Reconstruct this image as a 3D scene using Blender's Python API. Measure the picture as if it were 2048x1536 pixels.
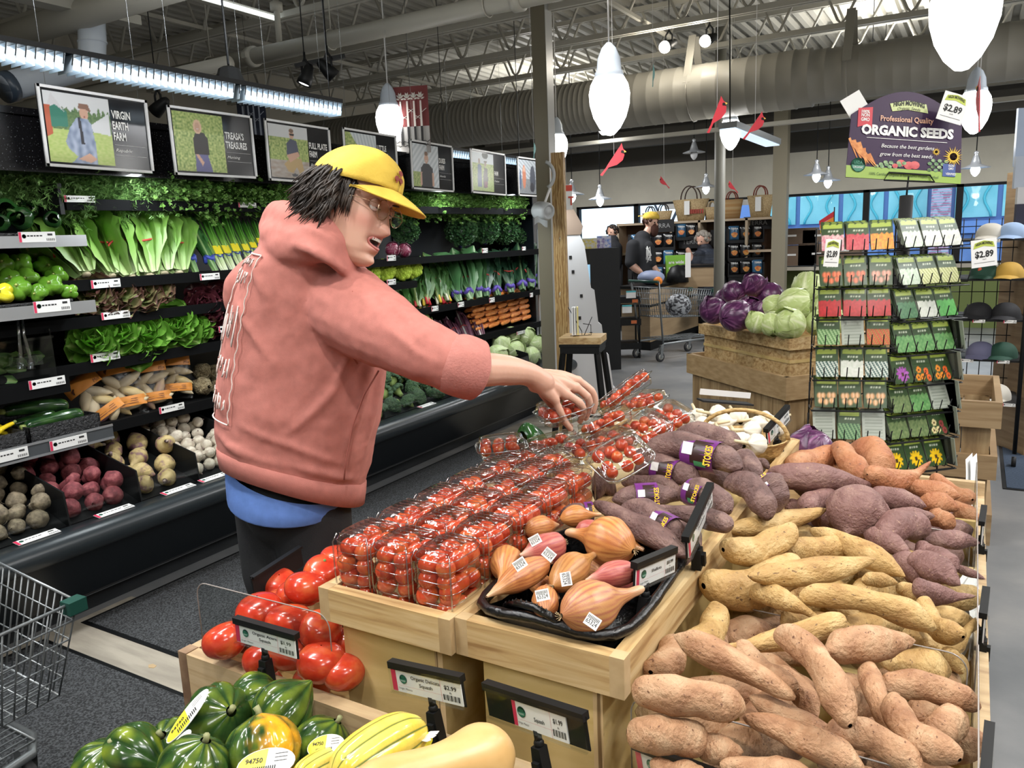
import bpy,math,random
from math import sin,cos,pi,radians as Rd
from mathutils import Vector as V,Matrix,noise
import mathutils
SC = bpy.context.scene
for o in list(bpy.data.objects): bpy.data.objects.remove(o)
# ------------------------------------------------------------------ camera, sky, light, exposure
CZ = 1.6; F = 1560.0
PITCH,ROLL,YAW = Rd(10.6),Rd(2.35),Rd(30.7)
_fw = V((-sin(YAW)*cos(PITCH),cos(YAW)*cos(PITCH),-sin(PITCH)))
_r0 = V((cos(YAW),sin(YAW),0)); _u0 = _r0.cross(_fw)
_r = cos(ROLL)*_r0 - sin(ROLL)*_u0; _u = cos(ROLL)*_u0 + sin(ROLL)*_r0
cam = bpy.data.cameras.new('camera'); cam.sensor_width = 36; cam.lens = F/2048*36; cam.clip_start = .05; cam.clip_end = 200
camo = bpy.data.objects.new('camera',cam); SC.collection.objects.link(camo); SC.camera = camo
m3 = Matrix((_r,_u,-_fw)).transposed()
camo.matrix_world = Matrix.Translation((0,0,CZ)) @ m3.to_4x4()
def ray(x,y): return _r*((x-1024)/F) + _u*(-(y-768)/F) + _fw
def hz(x,y,z): d = ray(x,y); return V((0,0,CZ)) + d*((z-CZ)/d.z)      # photo pixel -> point at height z
def hx(x,y,X): d = ray(x,y); return V((0,0,CZ)) + d*(X/d.x)
def hy(x,y,Y): d = ray(x,y); return V((0,0,CZ)) + d*(Y/d.y)
def hd(x,y,D): return V((0,0,CZ)) + ray(x,y)*D
W = bpy.data.worlds.new('sky'); SC.world = W; W.use_nodes = True
_bg = W.node_tree.nodes['Background']; _bg.inputs[0].default_value = (.72,.86,1,1); _bg.inputs[1].default_value = 2.2
SC.view_settings.view_transform = 'Standard'; SC.view_settings.look = 'None'; SC.view_settings.gamma = 1
SC.view_settings.exposure = 0.0
SC.view_settings.use_curve_mapping = False
SC.cycles.max_bounces = 7; SC.cycles.diffuse_bounces = 3; SC.cycles.glossy_bounces = 3; SC.cycles.transmission_bounces = 5
SC.cycles.transparent_max_bounces = 24; SC.cycles.caustics_reflective = False; SC.cycles.caustics_refractive = False
SC.cycles.sample_clamp_indirect = 4
def lamp(name,typ,loc,power,col=(1,1,1),size=.1,aim=None,spot=None,sy=None):
    l = bpy.data.lights.new(name,typ); l.energy = power; l.color = col
    if typ == 'AREA':
        l.size = size
        if sy: l.shape = 'RECTANGLE'; l.size_y = sy
    else: l.shadow_soft_size = size
    if spot: l.spot_size = Rd(spot); l.spot_blend = .6
    o = bpy.data.objects.new(name,l); o.location = loc; SC.collection.objects.link(o)
    if aim is not None: o.rotation_euler = (V(aim)-V(loc)).to_track_quat('-Z','Y').to_euler()
    return o
WARM = (1,.93,.82); COOL = (.86,.95,1)
# added fill lights over the shop floor; their tube housings follow with the ceiling
CEIL_FILLS = [(-2.2,-1.2),(1.6,-1.2),(-2.2,1.0),(1.6,1.2),(1.9,3.4),(1.9,6.6),(-1.0,9.6),(-5.2,10.2),(2.6,10.4)]
for i,(x,y) in enumerate(CEIL_FILLS):
    lamp('ceiling_fill_light','AREA',(x,y,3.12),50 if i < 5 else 115,(.98,.98,1),.25,(x,y,0),sy=1.5); lamp('ceiling_fill_uplight','AREA',(x,y,3.24),46,(1,.98,.94),.25,(x,y,5),sy=1.5)  # the upward lights are added to brighten the roof deck
# track spots above the produce tables
for (x,y,ax,ay,p) in [(-.2,.2,-.75,1.3,105),(.9,1.6,-.15,1.5,95),(-1.6,.3,-1.0,1.0,75),(.5,3.0,-.5,2.2,75),(-1.6,3.2,-.9,4.9,80),(1.2,3.0,-.1,4.4,60)]:
    lamp('track_spot_light','SPOT',(x,y,3.2),p,(1,.96,.9),.06,(ax,ay,.9),70)
# cool case tubes over the produce wall
for y in (1.2,2.5,3.8,5.1,6.2):
    lamp('case_tube_light','AREA',(-3.47,y,1.96),13,(.9,.97,1),.06,(-3.72,y,.7),sy=1.25)
lamp('louvre_fill_uplight','AREA',(-3.0,2.0,2.375),26,(.93,.97,1),.09,(-3.0,2.0,5),sy=2.4)  # uplight added over the louvred fixture to brighten the ceiling corner
# ------------------------------------------------------------------ materials
MATS = {}
def _mat(name):
    m = bpy.data.materials.new(name); m.use_nodes = True; MATS[name] = m
    return m,m.node_tree.nodes,m.node_tree.links,m.node_tree.nodes['Principled BSDF']
def M(name,col,rough=.5,metal=0,emit=0,alpha=1,spec=None,coat=0,bump=None,sss=0):
    if name in MATS: return MATS[name]
    m,N,L,b = _mat(name)
    b.inputs['Base Color'].default_value = (*col,1); b.inputs['Roughness'].default_value = rough; b.inputs['Metallic'].default_value = metal
    if emit: b.inputs['Emission Color'].default_value = (*col,1); b.inputs['Emission Strength'].default_value = emit
    if spec is not None: b.inputs['Specular IOR Level'].default_value = spec
    if coat: b.inputs['Coat Weight'].default_value = coat; b.inputs['Coat Roughness'].default_value = .12
    if sss: b.inputs['Subsurface Weight'].default_value = sss; b.inputs['Subsurface Radius'].default_value = (.01,.004,.002)
    if bump: _bump(N,L,b,*bump)
    return m
def _tc(N): return N.new('ShaderNodeTexCoord')
def _noise(N,L,vec,scale,detail=5,rough=.55,dist=0):
    n = N.new('ShaderNodeTexNoise'); n.inputs['Scale'].default_value = scale; n.inputs['Detail'].default_value = detail
    n.inputs['Roughness'].default_value = rough; n.inputs['Distortion'].default_value = dist
    if vec: L.new(vec,n.inputs['Vector'])
    return n
def _bump(N,L,b,scale,strength,dist=.002):
    n = _noise(N,L,_tc(N).outputs['Object'],scale,6); bp = N.new('ShaderNodeBump')
    bp.inputs['Strength'].default_value = strength; bp.inputs['Distance'].default_value = dist
    L.new(n.outputs[0],bp.inputs['Height']); L.new(bp.outputs[0],b.inputs['Normal'])
def MN(name,cols,scale=8,rough=.5,stretch=(1,1,1),bump=0,bscale=60,dist=.002,metal=0,detail=5,spots=None,coat=0,wave=None,ndist=0,sss=0):
    """noise-driven mix of several colours [(pos, rgb)...]; spots=(scale, thr, rgb) adds small flecks"""
    if name in MATS: return MATS[name]
    m,N,L,b = _mat(name)
    tc = _tc(N); mp = N.new('ShaderNodeMapping'); mp.inputs['Scale'].default_value = stretch
    oi = N.new('ShaderNodeObjectInfo'); ad = N.new('ShaderNodeVectorMath'); ad.operation = 'MULTIPLY_ADD'
    ad.inputs[1].default_value = (7,5,3); L.new(oi.outputs['Random'],ad.inputs[0]); L.new(tc.outputs['Object'],ad.inputs[2])
    L.new(ad.outputs[0],mp.inputs[0])
    if wave:
        n = N.new('ShaderNodeTexWave'); n.wave_type = wave[0]; n.inputs['Scale'].default_value = scale; n.inputs['Distortion'].default_value = wave[1]
        n.inputs['Detail'].default_value = 3; n.inputs['Detail Scale'].default_value = wave[2]; L.new(mp.outputs[0],n.inputs[0])
    else: n = _noise(N,L,mp.outputs[0],scale,detail,.55,ndist)
    r = N.new('ShaderNodeValToRGB'); e = r.color_ramp.elements
    while len(e) < len(cols): e.new(.5)
    for i,(p,c) in enumerate(cols): e[i].position = p; e[i].color = (*c,1)
    L.new(n.outputs[0],r.inputs[0]); out = r.outputs[0]
    if spots:
        s = _noise(N,L,mp.outputs[0],spots[0],2); rr = N.new('ShaderNodeValToRGB'); rr.color_ramp.elements[0].position = spots[1]; rr.color_ramp.elements[1].position = spots[1]+.05
        L.new(s.outputs[0],rr.inputs[0]); mx = N.new('ShaderNodeMix'); mx.data_type = 'RGBA'; L.new(rr.outputs[0],mx.inputs[0]); L.new(out,mx.inputs[6]); mx.inputs[7].default_value = (*spots[2],1); out = mx.outputs[2]
    L.new(out,b.inputs['Base Color']); b.inputs['Roughness'].default_value = rough; b.inputs['Metallic'].default_value = metal
    if coat: b.inputs['Coat Weight'].default_value = coat; b.inputs['Coat Roughness'].default_value = .1
    if sss: b.inputs['Subsurface Weight'].default_value = sss; b.inputs['Subsurface Radius'].default_value = (.01,.004,.002)
    if bump:
        n2 = _noise(N,L,mp.outputs[0],bscale,6); bp = N.new('ShaderNodeBump'); bp.inputs['Strength'].default_value = bump; bp.inputs['Distance'].default_value = dist
        L.new(n2.outputs[0],bp.inputs['Height']); L.new(bp.outputs[0],b.inputs['Normal'])
    return m
def MC(name,rough=.5,bump=0,bscale=80,dist=.002,coat=0,mottle=0,mscale=30):
    """colour comes from the mesh's own colour attribute (printed pictures, leaf ribs, peel patterns)"""
    if name in MATS: return MATS[name]
    m,N,L,b = _mat(name)
    a = N.new('ShaderNodeVertexColor'); a.layer_name = 'Col'; out = a.outputs[0]
    if mottle:
        n = _noise(N,L,_tc(N).outputs['Object'],mscale,5); r = N.new('ShaderNodeMapRange'); r.inputs[1].default_value = .3; r.inputs[2].default_value = .7; r.inputs[3].default_value = 1-mottle; r.inputs[4].default_value = 1+mottle
        L.new(n.outputs[0],r.inputs[0]); mx = N.new('ShaderNodeVectorMath'); mx.operation = 'SCALE'; L.new(out,mx.inputs[0]); L.new(r.outputs[0],mx.inputs['Scale']); out = mx.outputs[0]
    L.new(out,b.inputs['Base Color']); b.inputs['Roughness'].default_value = rough
    if coat: b.inputs['Coat Weight'].default_value = coat; b.inputs['Coat Roughness'].default_value = .1
    if bump: _bump(N,L,b,bscale,bump,dist)
    return m
def MCLEAR(name,tint=(1,1,1),gloss=.12,rough=.03,edge=.5,bump=None):
    """thin clear plastic or glass sheet: looks through, reflects at grazing angles"""
    if name in MATS: return MATS[name]
    m = bpy.data.materials.new(name); m.use_nodes = True; MATS[name] = m; N = m.node_tree.nodes; L = m.node_tree.links; N.clear()
    o = N.new('ShaderNodeOutputMaterial'); t = N.new('ShaderNodeBsdfTransparent'); t.inputs[0].default_value = (*tint,1)
    g = N.new('ShaderNodeBsdfGlossy'); g.inputs['Roughness'].default_value = rough; lw = N.new('ShaderNodeLayerWeight'); lw.inputs[0].default_value = edge
    mr = N.new('ShaderNodeMapRange'); pw = N.new('ShaderNodeMath'); pw.operation = 'POWER'; pw.inputs[1].default_value = 3; L.new(lw.outputs['Facing'],pw.inputs[0]); mr.inputs[3].default_value = gloss*.5; mr.inputs[4].default_value = min(.9,gloss*6); L.new(pw.outputs[0],mr.inputs[0])
    mx = N.new('ShaderNodeMixShader'); L.new(mr.outputs[0],mx.inputs[0]); L.new(t.outputs[0],mx.inputs[1]); L.new(g.outputs[0],mx.inputs[2]); L.new(mx.outputs[0],o.inputs[0])
    if bump:
        n = _noise(N,L,_tc(N).outputs['Object'],bump[0],3); bp = N.new('ShaderNodeBump'); bp.inputs['Strength'].default_value = bump[1]; bp.inputs['Distance'].default_value = .003
        L.new(n.outputs[0],bp.inputs['Height']); L.new(bp.outputs[0],g.inputs['Normal']); L.new(bp.outputs[0],lw.inputs['Normal'])
    return m
# ------------------------------------------------------------------ mesh builder
class B:
    def __init__(s): s.v = []; s.f = []; s.m = []; s.c = {}; s.sm = []
    def add(s,vs,fs,mat=0,col=None,smooth=False):
        n = len(s.v); s.v += [tuple(p) for p in vs]; s.f += [tuple(i+n for i in f) for f in fs]
        s.m += [mat]*len(fs); s.sm += [smooth]*len(fs)
        if col is not None:
            if isinstance(col,tuple) and not isinstance(col[0],tuple):
                for i in range(len(vs)): s.c[n+i] = col
            else:
                for i,c in enumerate(col): s.c[n+i] = c
        return s
    def box(s,c,d,rz=0,mat=0,col=None,R=None):
        hx_,hy_,hz_ = d[0]/2,d[1]/2,d[2]/2; Rm = R if R is not None else Matrix.Rotation(rz,3,'Z')
        vs = [V(c)+Rm@V((x*hx_,y*hy_,z*hz_)) for z in (-1,1) for y in (-1,1) for x in (-1,1)]
        return s.add(vs,[(0,2,3,1),(4,5,7,6),(0,1,5,4),(2,6,7,3),(0,4,6,2),(1,3,7,5)],mat,col)
    def bb(s,x0,x1,y0,y1,z0,z1,mat=0,col=None): return s.box(((x0+x1)/2,(y0+y1)/2,(z0+z1)/2),(abs(x1-x0),abs(y1-y0),abs(z1-z0)),0,mat,col)
    def quad(s,a,b,c,d,mat=0,col=None): return s.add([a,b,c,d],[(0,1,2,3)],mat,col)
    def beam(s,a,b,w,h=None,mat=0,col=None):
        a,b = V(a),V(b); d = (b-a); q = d.to_track_quat('Z','Y').to_matrix(); return s.box((a+b)/2,(w,h or w,d.length),0,mat,col,q)
    def tube(s,pts,r,seg=8,mat=0,col=None,cap=True,closed=False,flat=1):
        pts = [V(p) for p in pts]; n = len(pts); rs = r if isinstance(r,(list,tuple)) else [r]*n; vs = []; cs = []; prev = None
        for i,p in enumerate(pts):
            t = (pts[(i+1) % n]-pts[i-1]) if (closed or 0 < i < n-1) else (pts[1]-pts[0] if i == 0 else pts[-1]-pts[-2])
            if t.length < 1e-9: t = V((0,0,1))
            t.normalize()
            if prev is None:
                up = V((0,0,1)) if abs(t.z) < .9 else V((1,0,0)); a = t.cross(up).normalized()
            else: a = (prev-t*prev.dot(t)); a = a.normalized() if a.length > 1e-6 else t.orthogonal().normalized()
            prev = a; b = t.cross(a)
            for k in range(seg):
                th = 2*pi*k/seg; vs.append(p+(a*cos(th)+b*sin(th)*flat)*rs[i])
            if isinstance(col,list): cs += [col[i]]*seg
        fs = []; m = n if closed else n-1
        for i in range(m):
            for k in range(seg):
                fs.append((i*seg+k,i*seg+(k+1) % seg,((i+1) % n)*seg+(k+1) % seg,((i+1) % n)*seg+k))
        if cap and not closed: fs += [tuple(range(seg))[::-1],tuple((n-1)*seg+k for k in range(seg))]
        return s.add(vs,fs,mat,cs if isinstance(col,list) else col,True)
    def lathe(s,prof,c=(0,0,0),seg=24,mat=0,col=None,axis=None,smooth=True):
        q = V(axis).to_track_quat('Z','Y').to_matrix() if axis is not None else Matrix.Identity(3)
        vs = [V(c)+q@V((r*cos(2*pi*k/seg),r*sin(2*pi*k/seg),z)) for r,z in prof for k in range(seg)]
        fs = [(i*seg+k,i*seg+(k+1) % seg,(i+1)*seg+(k+1) % seg,(i+1)*seg+k) for i in range(len(prof)-1) for k in range(seg)]
        if prof[0][0] > 1e-5: fs.append(tuple(range(seg))[::-1])
        if prof[-1][0] > 1e-5: fs.append(tuple((len(prof)-1)*seg+k for k in range(seg)))
        cs = [cc for cc in col for k in range(seg)] if isinstance(col,list) else col
        return s.add(vs,fs,mat,cs,smooth)
    def ball(s,c,r,seg=16,rings=10,mat=0,col=None,R=None):
        r3 = r if isinstance(r,(tuple,list)) else (r,r,r); vs = []
        for i in range(rings+1):
            ph = pi*i/rings
            for k in range(seg):
                p = V((sin(ph)*cos(2*pi*k/seg)*r3[0],sin(ph)*sin(2*pi*k/seg)*r3[1],cos(ph)*r3[2])); vs.append(V(c)+(R@p if R is not None else p))
        fs = [(i*seg+k,(i+1)*seg+k,(i+1)*seg+(k+1) % seg,i*seg+(k+1) % seg) for i in range(rings) for k in range(seg)]
        return s.add(vs,fs,mat,col,True)
    def grid(s,fn,nu,nv,mat=0,smooth=True):
        vs = []; cs = []
        for i in range(nu+1):
            for j in range(nv+1):
                p = fn(i/nu,j/nv)
                if isinstance(p,tuple) and len(p) == 2: vs.append(p[0]); cs.append(p[1])
                else: vs.append(p)
        w = nv+1; fs = [(i*w+j,(i+1)*w+j,(i+1)*w+j+1,i*w+j+1) for i in range(nu) for j in range(nv)]
        return s.add(vs,fs,mat,cs or None,smooth)
    def prism(s,pts,a,n,d,mat=0,col=None,b=None):
        """polygon pts (2-D) in the plane a + u*x + v*y, thickened along n"""
        u,v = (V(b[0]),V(b[1])); nn = V(n)*d; P = [V(a)+u*p[0]+v*p[1] for p in pts]; k = len(P)
        fs = [tuple(range(k)),tuple(range(2*k-1,k-1,-1))]+[(i,i+k,(i+1) % k+k,(i+1) % k) for i in range(k)]
        return s.add(P+[p+nn for p in P],fs,mat,col)
    def xf(s,M4):
        s.v = [tuple(M4@V(p)) for p in s.v]; return s
    def join(s,o,M4=None,mat=0):
        n = len(s.v); s.v += [tuple(M4@V(p)) if M4 is not None else p for p in o.v]; s.f += [tuple(i+n for i in f) for f in o.f]; s.m += [mm+mat for mm in o.m]; s.sm += o.sm
        for k,c in o.c.items(): s.c[n+k] = c
        return s
    def mesh(s,name,mats):
        me = bpy.data.meshes.new(name); me.from_pydata(s.v,[],s.f)
        mats = mats if isinstance(mats,(list,tuple)) else [mats]
        for m in mats: me.materials.append(m)
        me.polygons.foreach_set('material_index',[min(i,len(mats)-1) for i in s.m]); me.polygons.foreach_set('use_smooth',s.sm)
        if s.c:
            ca = me.color_attributes.new('Col','FLOAT_COLOR','POINT'); buf = []
            for i in range(len(s.v)): c = s.c.get(i,(.5,.5,.5)); buf += [c[0],c[1],c[2],1]
            ca.data.foreach_set('color',buf)
        me.update(); return me
    def obj(s,name,mats,parent=None,kind=None,label=None,link=True,mod=None,off=None):
        o = bpy.data.objects.new(name,s.mesh(name,mats))
        if link: SC.collection.objects.link(o)
        if parent is not None: par(o,parent)
        if kind: o['kind'] = kind
        if label: o['label'] = label
        return o
KIDS = {}
def par(o,p):
    o.parent = p
    if p.get('at') is not None: o.location = -V(p['at'])       # children are modelled in world space
    KIDS.setdefault(p.name,[]).append(o)
def tag(o,label,cat,group=None):
    o['label'] = label; o['category'] = cat
    if group: o['group'] = group
    return o
def thing(name,label,cat,at=None,group=None,link=True):
    """Empty at the thing's base. at given: children are in world space"""
    o = bpy.data.objects.new(name,None); o.empty_display_size = .05
    if link: SC.collection.objects.link(o)
    if at is not None: o.location = at; o['at'] = tuple(at)
    return tag(o,label,cat,group)
def dup(o,loc=None,rot=None,sc=None,label=None,group=None,cat=None,parent=None,M4=None):
    c = o.copy(); SC.collection.objects.link(c)
    if parent is not None: c.parent = parent
    if loc is not None: c.location = loc
    if rot is not None: c.rotation_euler = rot
    if sc is not None: c.scale = sc if isinstance(sc,(tuple,list)) else (sc,sc,sc)
    if M4 is not None: c.matrix_world = M4
    if label: c['label'] = label
    if group: c['group'] = group
    if cat: c['category'] = cat
    for k in KIDS.get(o.name,[]): dup(k,parent=c)
    return c
def fit(a,b,L=1.0,sc=None,roll=0):
    """matrix that lays a kind modelled along +X, length L, from a to b"""
    a,b = V(a),V(b); d = b-a; s = d.length/L; X = d.normalized(); Z = V((0,0,1)); Z = (Z-X*Z.dot(X)); Z = Z.normalized() if Z.length > 1e-3 else V((1,0,0)); Y = Z.cross(X)
    Rm = Matrix((X,Y,Z)).transposed() @ Matrix.Rotation(roll,3,'X'); k = sc if sc else (s,s,s)
    return Matrix.Translation((a+b)/2) @ Rm.to_4x4() @ Matrix.Diagonal((k[0],k[1],k[2],1))
# lettering -------------------------------------------------------------
_TX = {}
def text_mesh(txt,bold=0,shear=0):
    k = (txt,bold,shear)
    if k not in _TX:
        cu = bpy.data.curves.new('t','FONT'); cu.body = txt; cu.size = 1; cu.resolution_u = 2; cu.offset = bold; cu.shear = shear
        o = bpy.data.objects.new('t',cu); SC.collection.objects.link(o); dg = bpy.context.evaluated_depsgraph_get(); dg.update()
        me = o.evaluated_get(dg).to_mesh(); _TX[k] = ([v.co.copy() for v in me.vertices],[tuple(p.vertices) for p in me.polygons])
        o.evaluated_get(dg).to_mesh_clear(); bpy.data.objects.remove(o); bpy.data.curves.remove(cu)
    return _TX[k]
def letters(b,txt,o,u,v,h,width=None,mat=0,col=None,align='l',bold=0,shear=0,lift=.0006,curve=None):
    """write txt on the plane at o, u along the line, v up, cap height h, squeezed to width"""
    vs,fs = text_mesh(txt,bold,shear)
    if not vs: return
    x0 = min(p.x for p in vs); x1 = max(p.x for p in vs); u,v = V(u).normalized(),V(v).normalized(); n = u.cross(v)*lift
    sy = h/.7; sx = sy if width is None else width/(x1-x0); w = (x1-x0)*sx; sh = {'l': 0,'c': -w/2,'r': -w}[align]
    P = []
    for p in vs:
        X = (p.x-x0)*sx+sh; Y = p.y*sy
        if curve: Y += curve*(1-(2*X/w)**2)
        P.append(V(o)+u*X+v*Y+n)
    b.add(P,fs,mat,col)
def lerp(a,b,t): return tuple(x+(y-x)*t for x,y in zip(a,b))
def nz(x,y,z): return noise.noise(V((x,y,z)))
def rng(s): return random.Random(s)
def tex4(name,ks,fn): pass
# ================================================================== THE ROOM
m_conc = MN('polished_concrete',[(.3,(.13,.138,.145)),(.52,(.20,.203,.205)),(.72,(.28,.272,.26))],1.6,.38,bump=.15,bscale=40,detail=8)
m_cream = MN('cream_paint',[(.4,(.66,.63,.53)),(.6,(.70,.67,.56))],3,.7)
m_dark = M('dark_brown_paint',(.075,.07,.062),.8)
m_tan = M('tan_paint',(.42,.39,.32),.8)
m_green = M('olive_paint',(.13,.17,.045),.6)
m_deck = M('painted_deck',(.40,.385,.335),.55)
m_steel = M('painted_steel',(.43,.415,.36),.5)
m_col = M('column_paint',(.20,.178,.125),.45)
m_colg = M('column_grey_face',(.42,.43,.43),.35)
m_black = M('black_metal',(.005,.0055,.006),.5,spec=.3)
m_blackm = M('black_matte',(.008,.008,.009),.7)
m_white = M('white_plastic',(.8,.8,.8),.35)
m_paper = M('white_paper',(.82,.82,.8),.6)
m_chrome = M('chrome',(.75,.77,.8),.12,1)
m_grey = M('grey_metal',(.32,.34,.35),.35,.7)
m_glow = M('lamp_glow',(1,.985,.95),.3,emit=7)
m_tube = M('tube_glow',(.88,.96,1),.3,emit=4.5)
m_clear = MCLEAR('clear_plastic',(.97,.98,.98),.10,.04)
m_acr = MCLEAR('acrylic_sheet',(.90,.91,.90),.05,.03)
m_glass = MCLEAR('window_glass',(.93,.97,1),.04,.02)
m_ink = M('black_ink',(.02,.02,.02),.6)
m_red = M('tag_red',(.62,.03,.09),.5)
m_col_attr = MC('printed_colours',.35)
m_matt_attr = MC('coloured_surface',.6)
YB,XL,XR,YF,ZT = 13.5,-8.2,6.5,-4.0,3.9
def structure(b,name,mats): o = b.obj(name,mats); o['kind'] = 'structure'; return o
b = B(); b.bb(XL,XR,YF,YB,-.1,0); structure(b,'floor',m_conc)
b = B(); n = 96; w = (XR-XL)/n
pr_ = []
for i in range(n):
    x = XL+i*w; pr_ += [(x,ZT),(x+w*.42,ZT),(x+w*.52,ZT-.055),(x+w*.9,ZT-.055)]
pr_.append((XR,ZT)); vs = [(x,YF,z) for x,z in pr_]+[(x,YB,z) for x,z in pr_]; k = len(pr_)
b.add(vs,[(i,i+1,k+i+1,k+i) for i in range(k-1)]); b.bb(XL,XR,YF,YB,ZT+.02,ZT+.12); structure(b,'ceiling',m_deck)
b = B(); b.bb(XL-.15,XL,YF,YB,0,ZT); structure(b,'wall_left',m_tan)
b = B(); b.bb(XR,XR+.15,YF,YB,0,ZT); structure(b,'wall_right',m_cream)
b = B(); b.bb(XL,XR,YF-.15,YF,0,ZT); structure(b,'wall_front',m_cream)
WX0,WX1,WZ0,WZ1 = -6.45,.48,.96,2.11
b = B(); T = .2
b.bb(XL,XR,YB,YB+T,2.76,ZT,1); b.bb(XL,XR,YB,YB+T,WZ1,2.76); b.bb(XL,WX0,YB,YB+T,0,WZ1); b.bb(WX1,XR,YB,YB+T,0,WZ1)
b.bb(WX0,WX1,YB,YB+T,.9,WZ0); b.bb(WX0,WX1,YB,YB+T,0,.9,2); structure(b,'wall_back',[m_cream,m_dark,m_green])
b = B(); b.bb(WX0,WX1,YB-.06,YB+.02,WZ0-.06,WZ0); structure(b,'trim_1',m_tan)
ms = [WX0,-5.28,-3.98,-2.75,-1.5,-.24,WX1]
for i in range(6):
    b = B(); x0,x1 = ms[i],ms[i+1]
    for a,c,d,e in ((x0,x0+.05,WZ0,WZ1),(x1-.04,x1,WZ0,WZ1),(x0,x1,WZ1-.04,WZ1),(x0,x1,WZ0,WZ0+.03)): b.bb(a,c,YB-.02,YB+.08,d,e)
    b.bb(x0+.05,x1-.04,YB+.05,YB+.06,WZ0+.03,WZ1-.04,1); structure(b,'window_%d' % (i+1),[m_black,m_glass])
b = B(); b.bb(-4.72,-2.95,YB-.09,YB-.03,1.98,2.07); structure(b,'trim_2',m_paper)
# taupe bulkhead behind the end of the produce wall
b = B(); b.bb(-7.6,-6.7,12.2,YB,0,ZT); structure(b,'wall_corner',M('taupe_paint',(.17,.155,.14),.7))
# outdoors -----------------------------------------------------------
b = B(); b.bb(-60,40,YB+.3,90,-.3,-.2); o = b.obj('ground',M('snowy_ground',(.55,.58,.62),.8)); o['kind'] = 'structure'
m_fblue = M('blue_frame_paint',(.13,.23,.48),.5); m_fturq = MN('turquoise_glass',[(.35,(.17,.47,.50)),(.6,(.26,.58,.60))],.8,.25)
m_fturq2 = M('turquoise_etching',(.08,.47,.52),.4); m_fdk = MN('dark_blue_glass',[(.4,(.09,.15,.30)),(.6,(.16,.26,.5))],.6,.2)
m_brick = MN('brick_pillar',[(.45,(.40,.16,.24)),(.52,(.55,.38,.48))],6,.8)
YFc = 27.0
t = thing('storefront_building','blue framed storefront with turquoise panes seen through the far windows','building',(0,YFc,0))
b = B(); b.bb(-7.5,14,YFc+.3,YFc+6,-.3,4.2); b.obj('wall',m_fblue,t)
zt,zm,zb = 3.8,1.55,1.2; xs = [-6.5,-5.05,-3.75,-2.45,-1.25]; xs2 = [-.65,.55,1.75,2.95,4.3,5.6,7.0]
for seg in (xs,xs2):
    for i in range(len(seg)-1):
        x0,x1 = seg[i]+.07,seg[i+1]-.07; b = B(); b.bb(x0,x1,YFc+.2,YFc+.28,zm+.1,zt)
        c = (x0+x1)/2
        for sg in (-1,1):
            pts = [V((c+sg*(.38*(x1-x0))*(.75+.25*cos(k/16*4*pi)),YFc+.18,zm+.1+(zt-zm-.1)*k/16)) for k in range(17)]; b.tube(pts,.035,4,1)
        b.obj('window_pane',[m_fturq,m_fturq2],t)
        b = B(); b.bb(x0+.1,x1-.1,YFc+.2,YFc+.28,-.1,zb-.05); b.obj('lower_pane',m_fdk,t)
b = B(); b.bb(-7.5,14,YFc-.05,YFc+.3,zb,zm); b.obj('ledge',m_fblue,t)
b = B(); b.bb(-1.2,-.68,YFc-.1,YFc+.3,-.3,4.2)
for i in range(56): b.bb(-1.2,-.68,YFc-.112,YFc-.1,-.28+i*.08,-.265+i*.08,1)
b.obj('brick_pillar',[m_brick,m_fturq],t)
m_bark = M('bark',(.05,.05,.06),.8); R_ = rng(5)
for i,(tx,ty) in enumerate([(-13.2,26),(-15.5,30),(-10.8,31),(-18,28)]):
    b = B(); base = V((tx,ty,-.3)); 
    def br(p,d,l,r,dep):
        q = p+d*l; b.tube([p,q],[r,r*.6],5)
        if dep:
            for _ in range(3): br(q,(d+V((R_.uniform(-.7,.7),R_.uniform(-.7,.7),R_.uniform(-.1,.5)))).normalized(),l*.68,r*.6,dep-1)
    br(base,V((0,0,1)),1.9,.12,5); o = b.obj('bare_tree',m_bark); tag(o,['bare tree straight beyond the white window by the checkout','smaller bare tree farther off past the street','bare tree next to the blue storefront','bare tree at the far end of the street'][i],'tree','bare trees outside')
# roof structure --------------------------------------------------------
def joist(Y,x0=-7.9,x1=6.2,z0=3.34,z1=3.80,kind='roof_beam'):
    b = B()
    for z,h in ((z0,.045),(z1,.045)):
        for s in (-1,1): b.bb(x0,x1,Y+s*.012,Y+s*.045,z-h/2,z+h/2)
    p = .56; n = int((x1-x0)/p); pts = []
    for i in range(n+1):
        x = x0+i*p
        pts += [(x,z0+.06),(x+.03,z0+.025),(x+.07,z0+.06),(x+p/2-.02,z1-.03),(x+p/2+.05,z1),(x+p/2+.12,z1-.03)]
    b.tube([(q[0],Y,q[1]) for q in pts],.013,6); structure(b,kind,m_steel)
for Y in (3.55,4.68,5.80,6.88,7.95,9.0,10.2,11.4,12.6): joist(Y)
for X in (-5.6,-2.6,.6): b = B(); b.beam((X,3.5,3.40),(X,12.8,3.40),.03,.03); structure(b,'roof_brace_beam',m_steel)
b = B(); b.bb(-8,6.3,12.2,12.35,2.95,3.2); structure(b,'ceiling_beam',m_dark)
b = B(); b.bb(-7,6,8.55,8.62,2.62,2.66); structure(b,'ceiling_rail_beam',m_steel)
def column(x,y,w,d,name,mats,z1=3.85): b = B(); b.bb(x-w/2,x+w/2,y-d/2,y+d/2,0,z1); return structure(b,name,mats)
c0 = hy(1066,200,5.7)
CX = -3.02
b = B(); b.bb(CX-.06,CX+.06,5.70,5.82,0,3.85)
b.bb(CX+.06,CX+.063,5.703,5.817,0,3.85,1); structure(b,'support_column',[m_col,m_colg])
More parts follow.
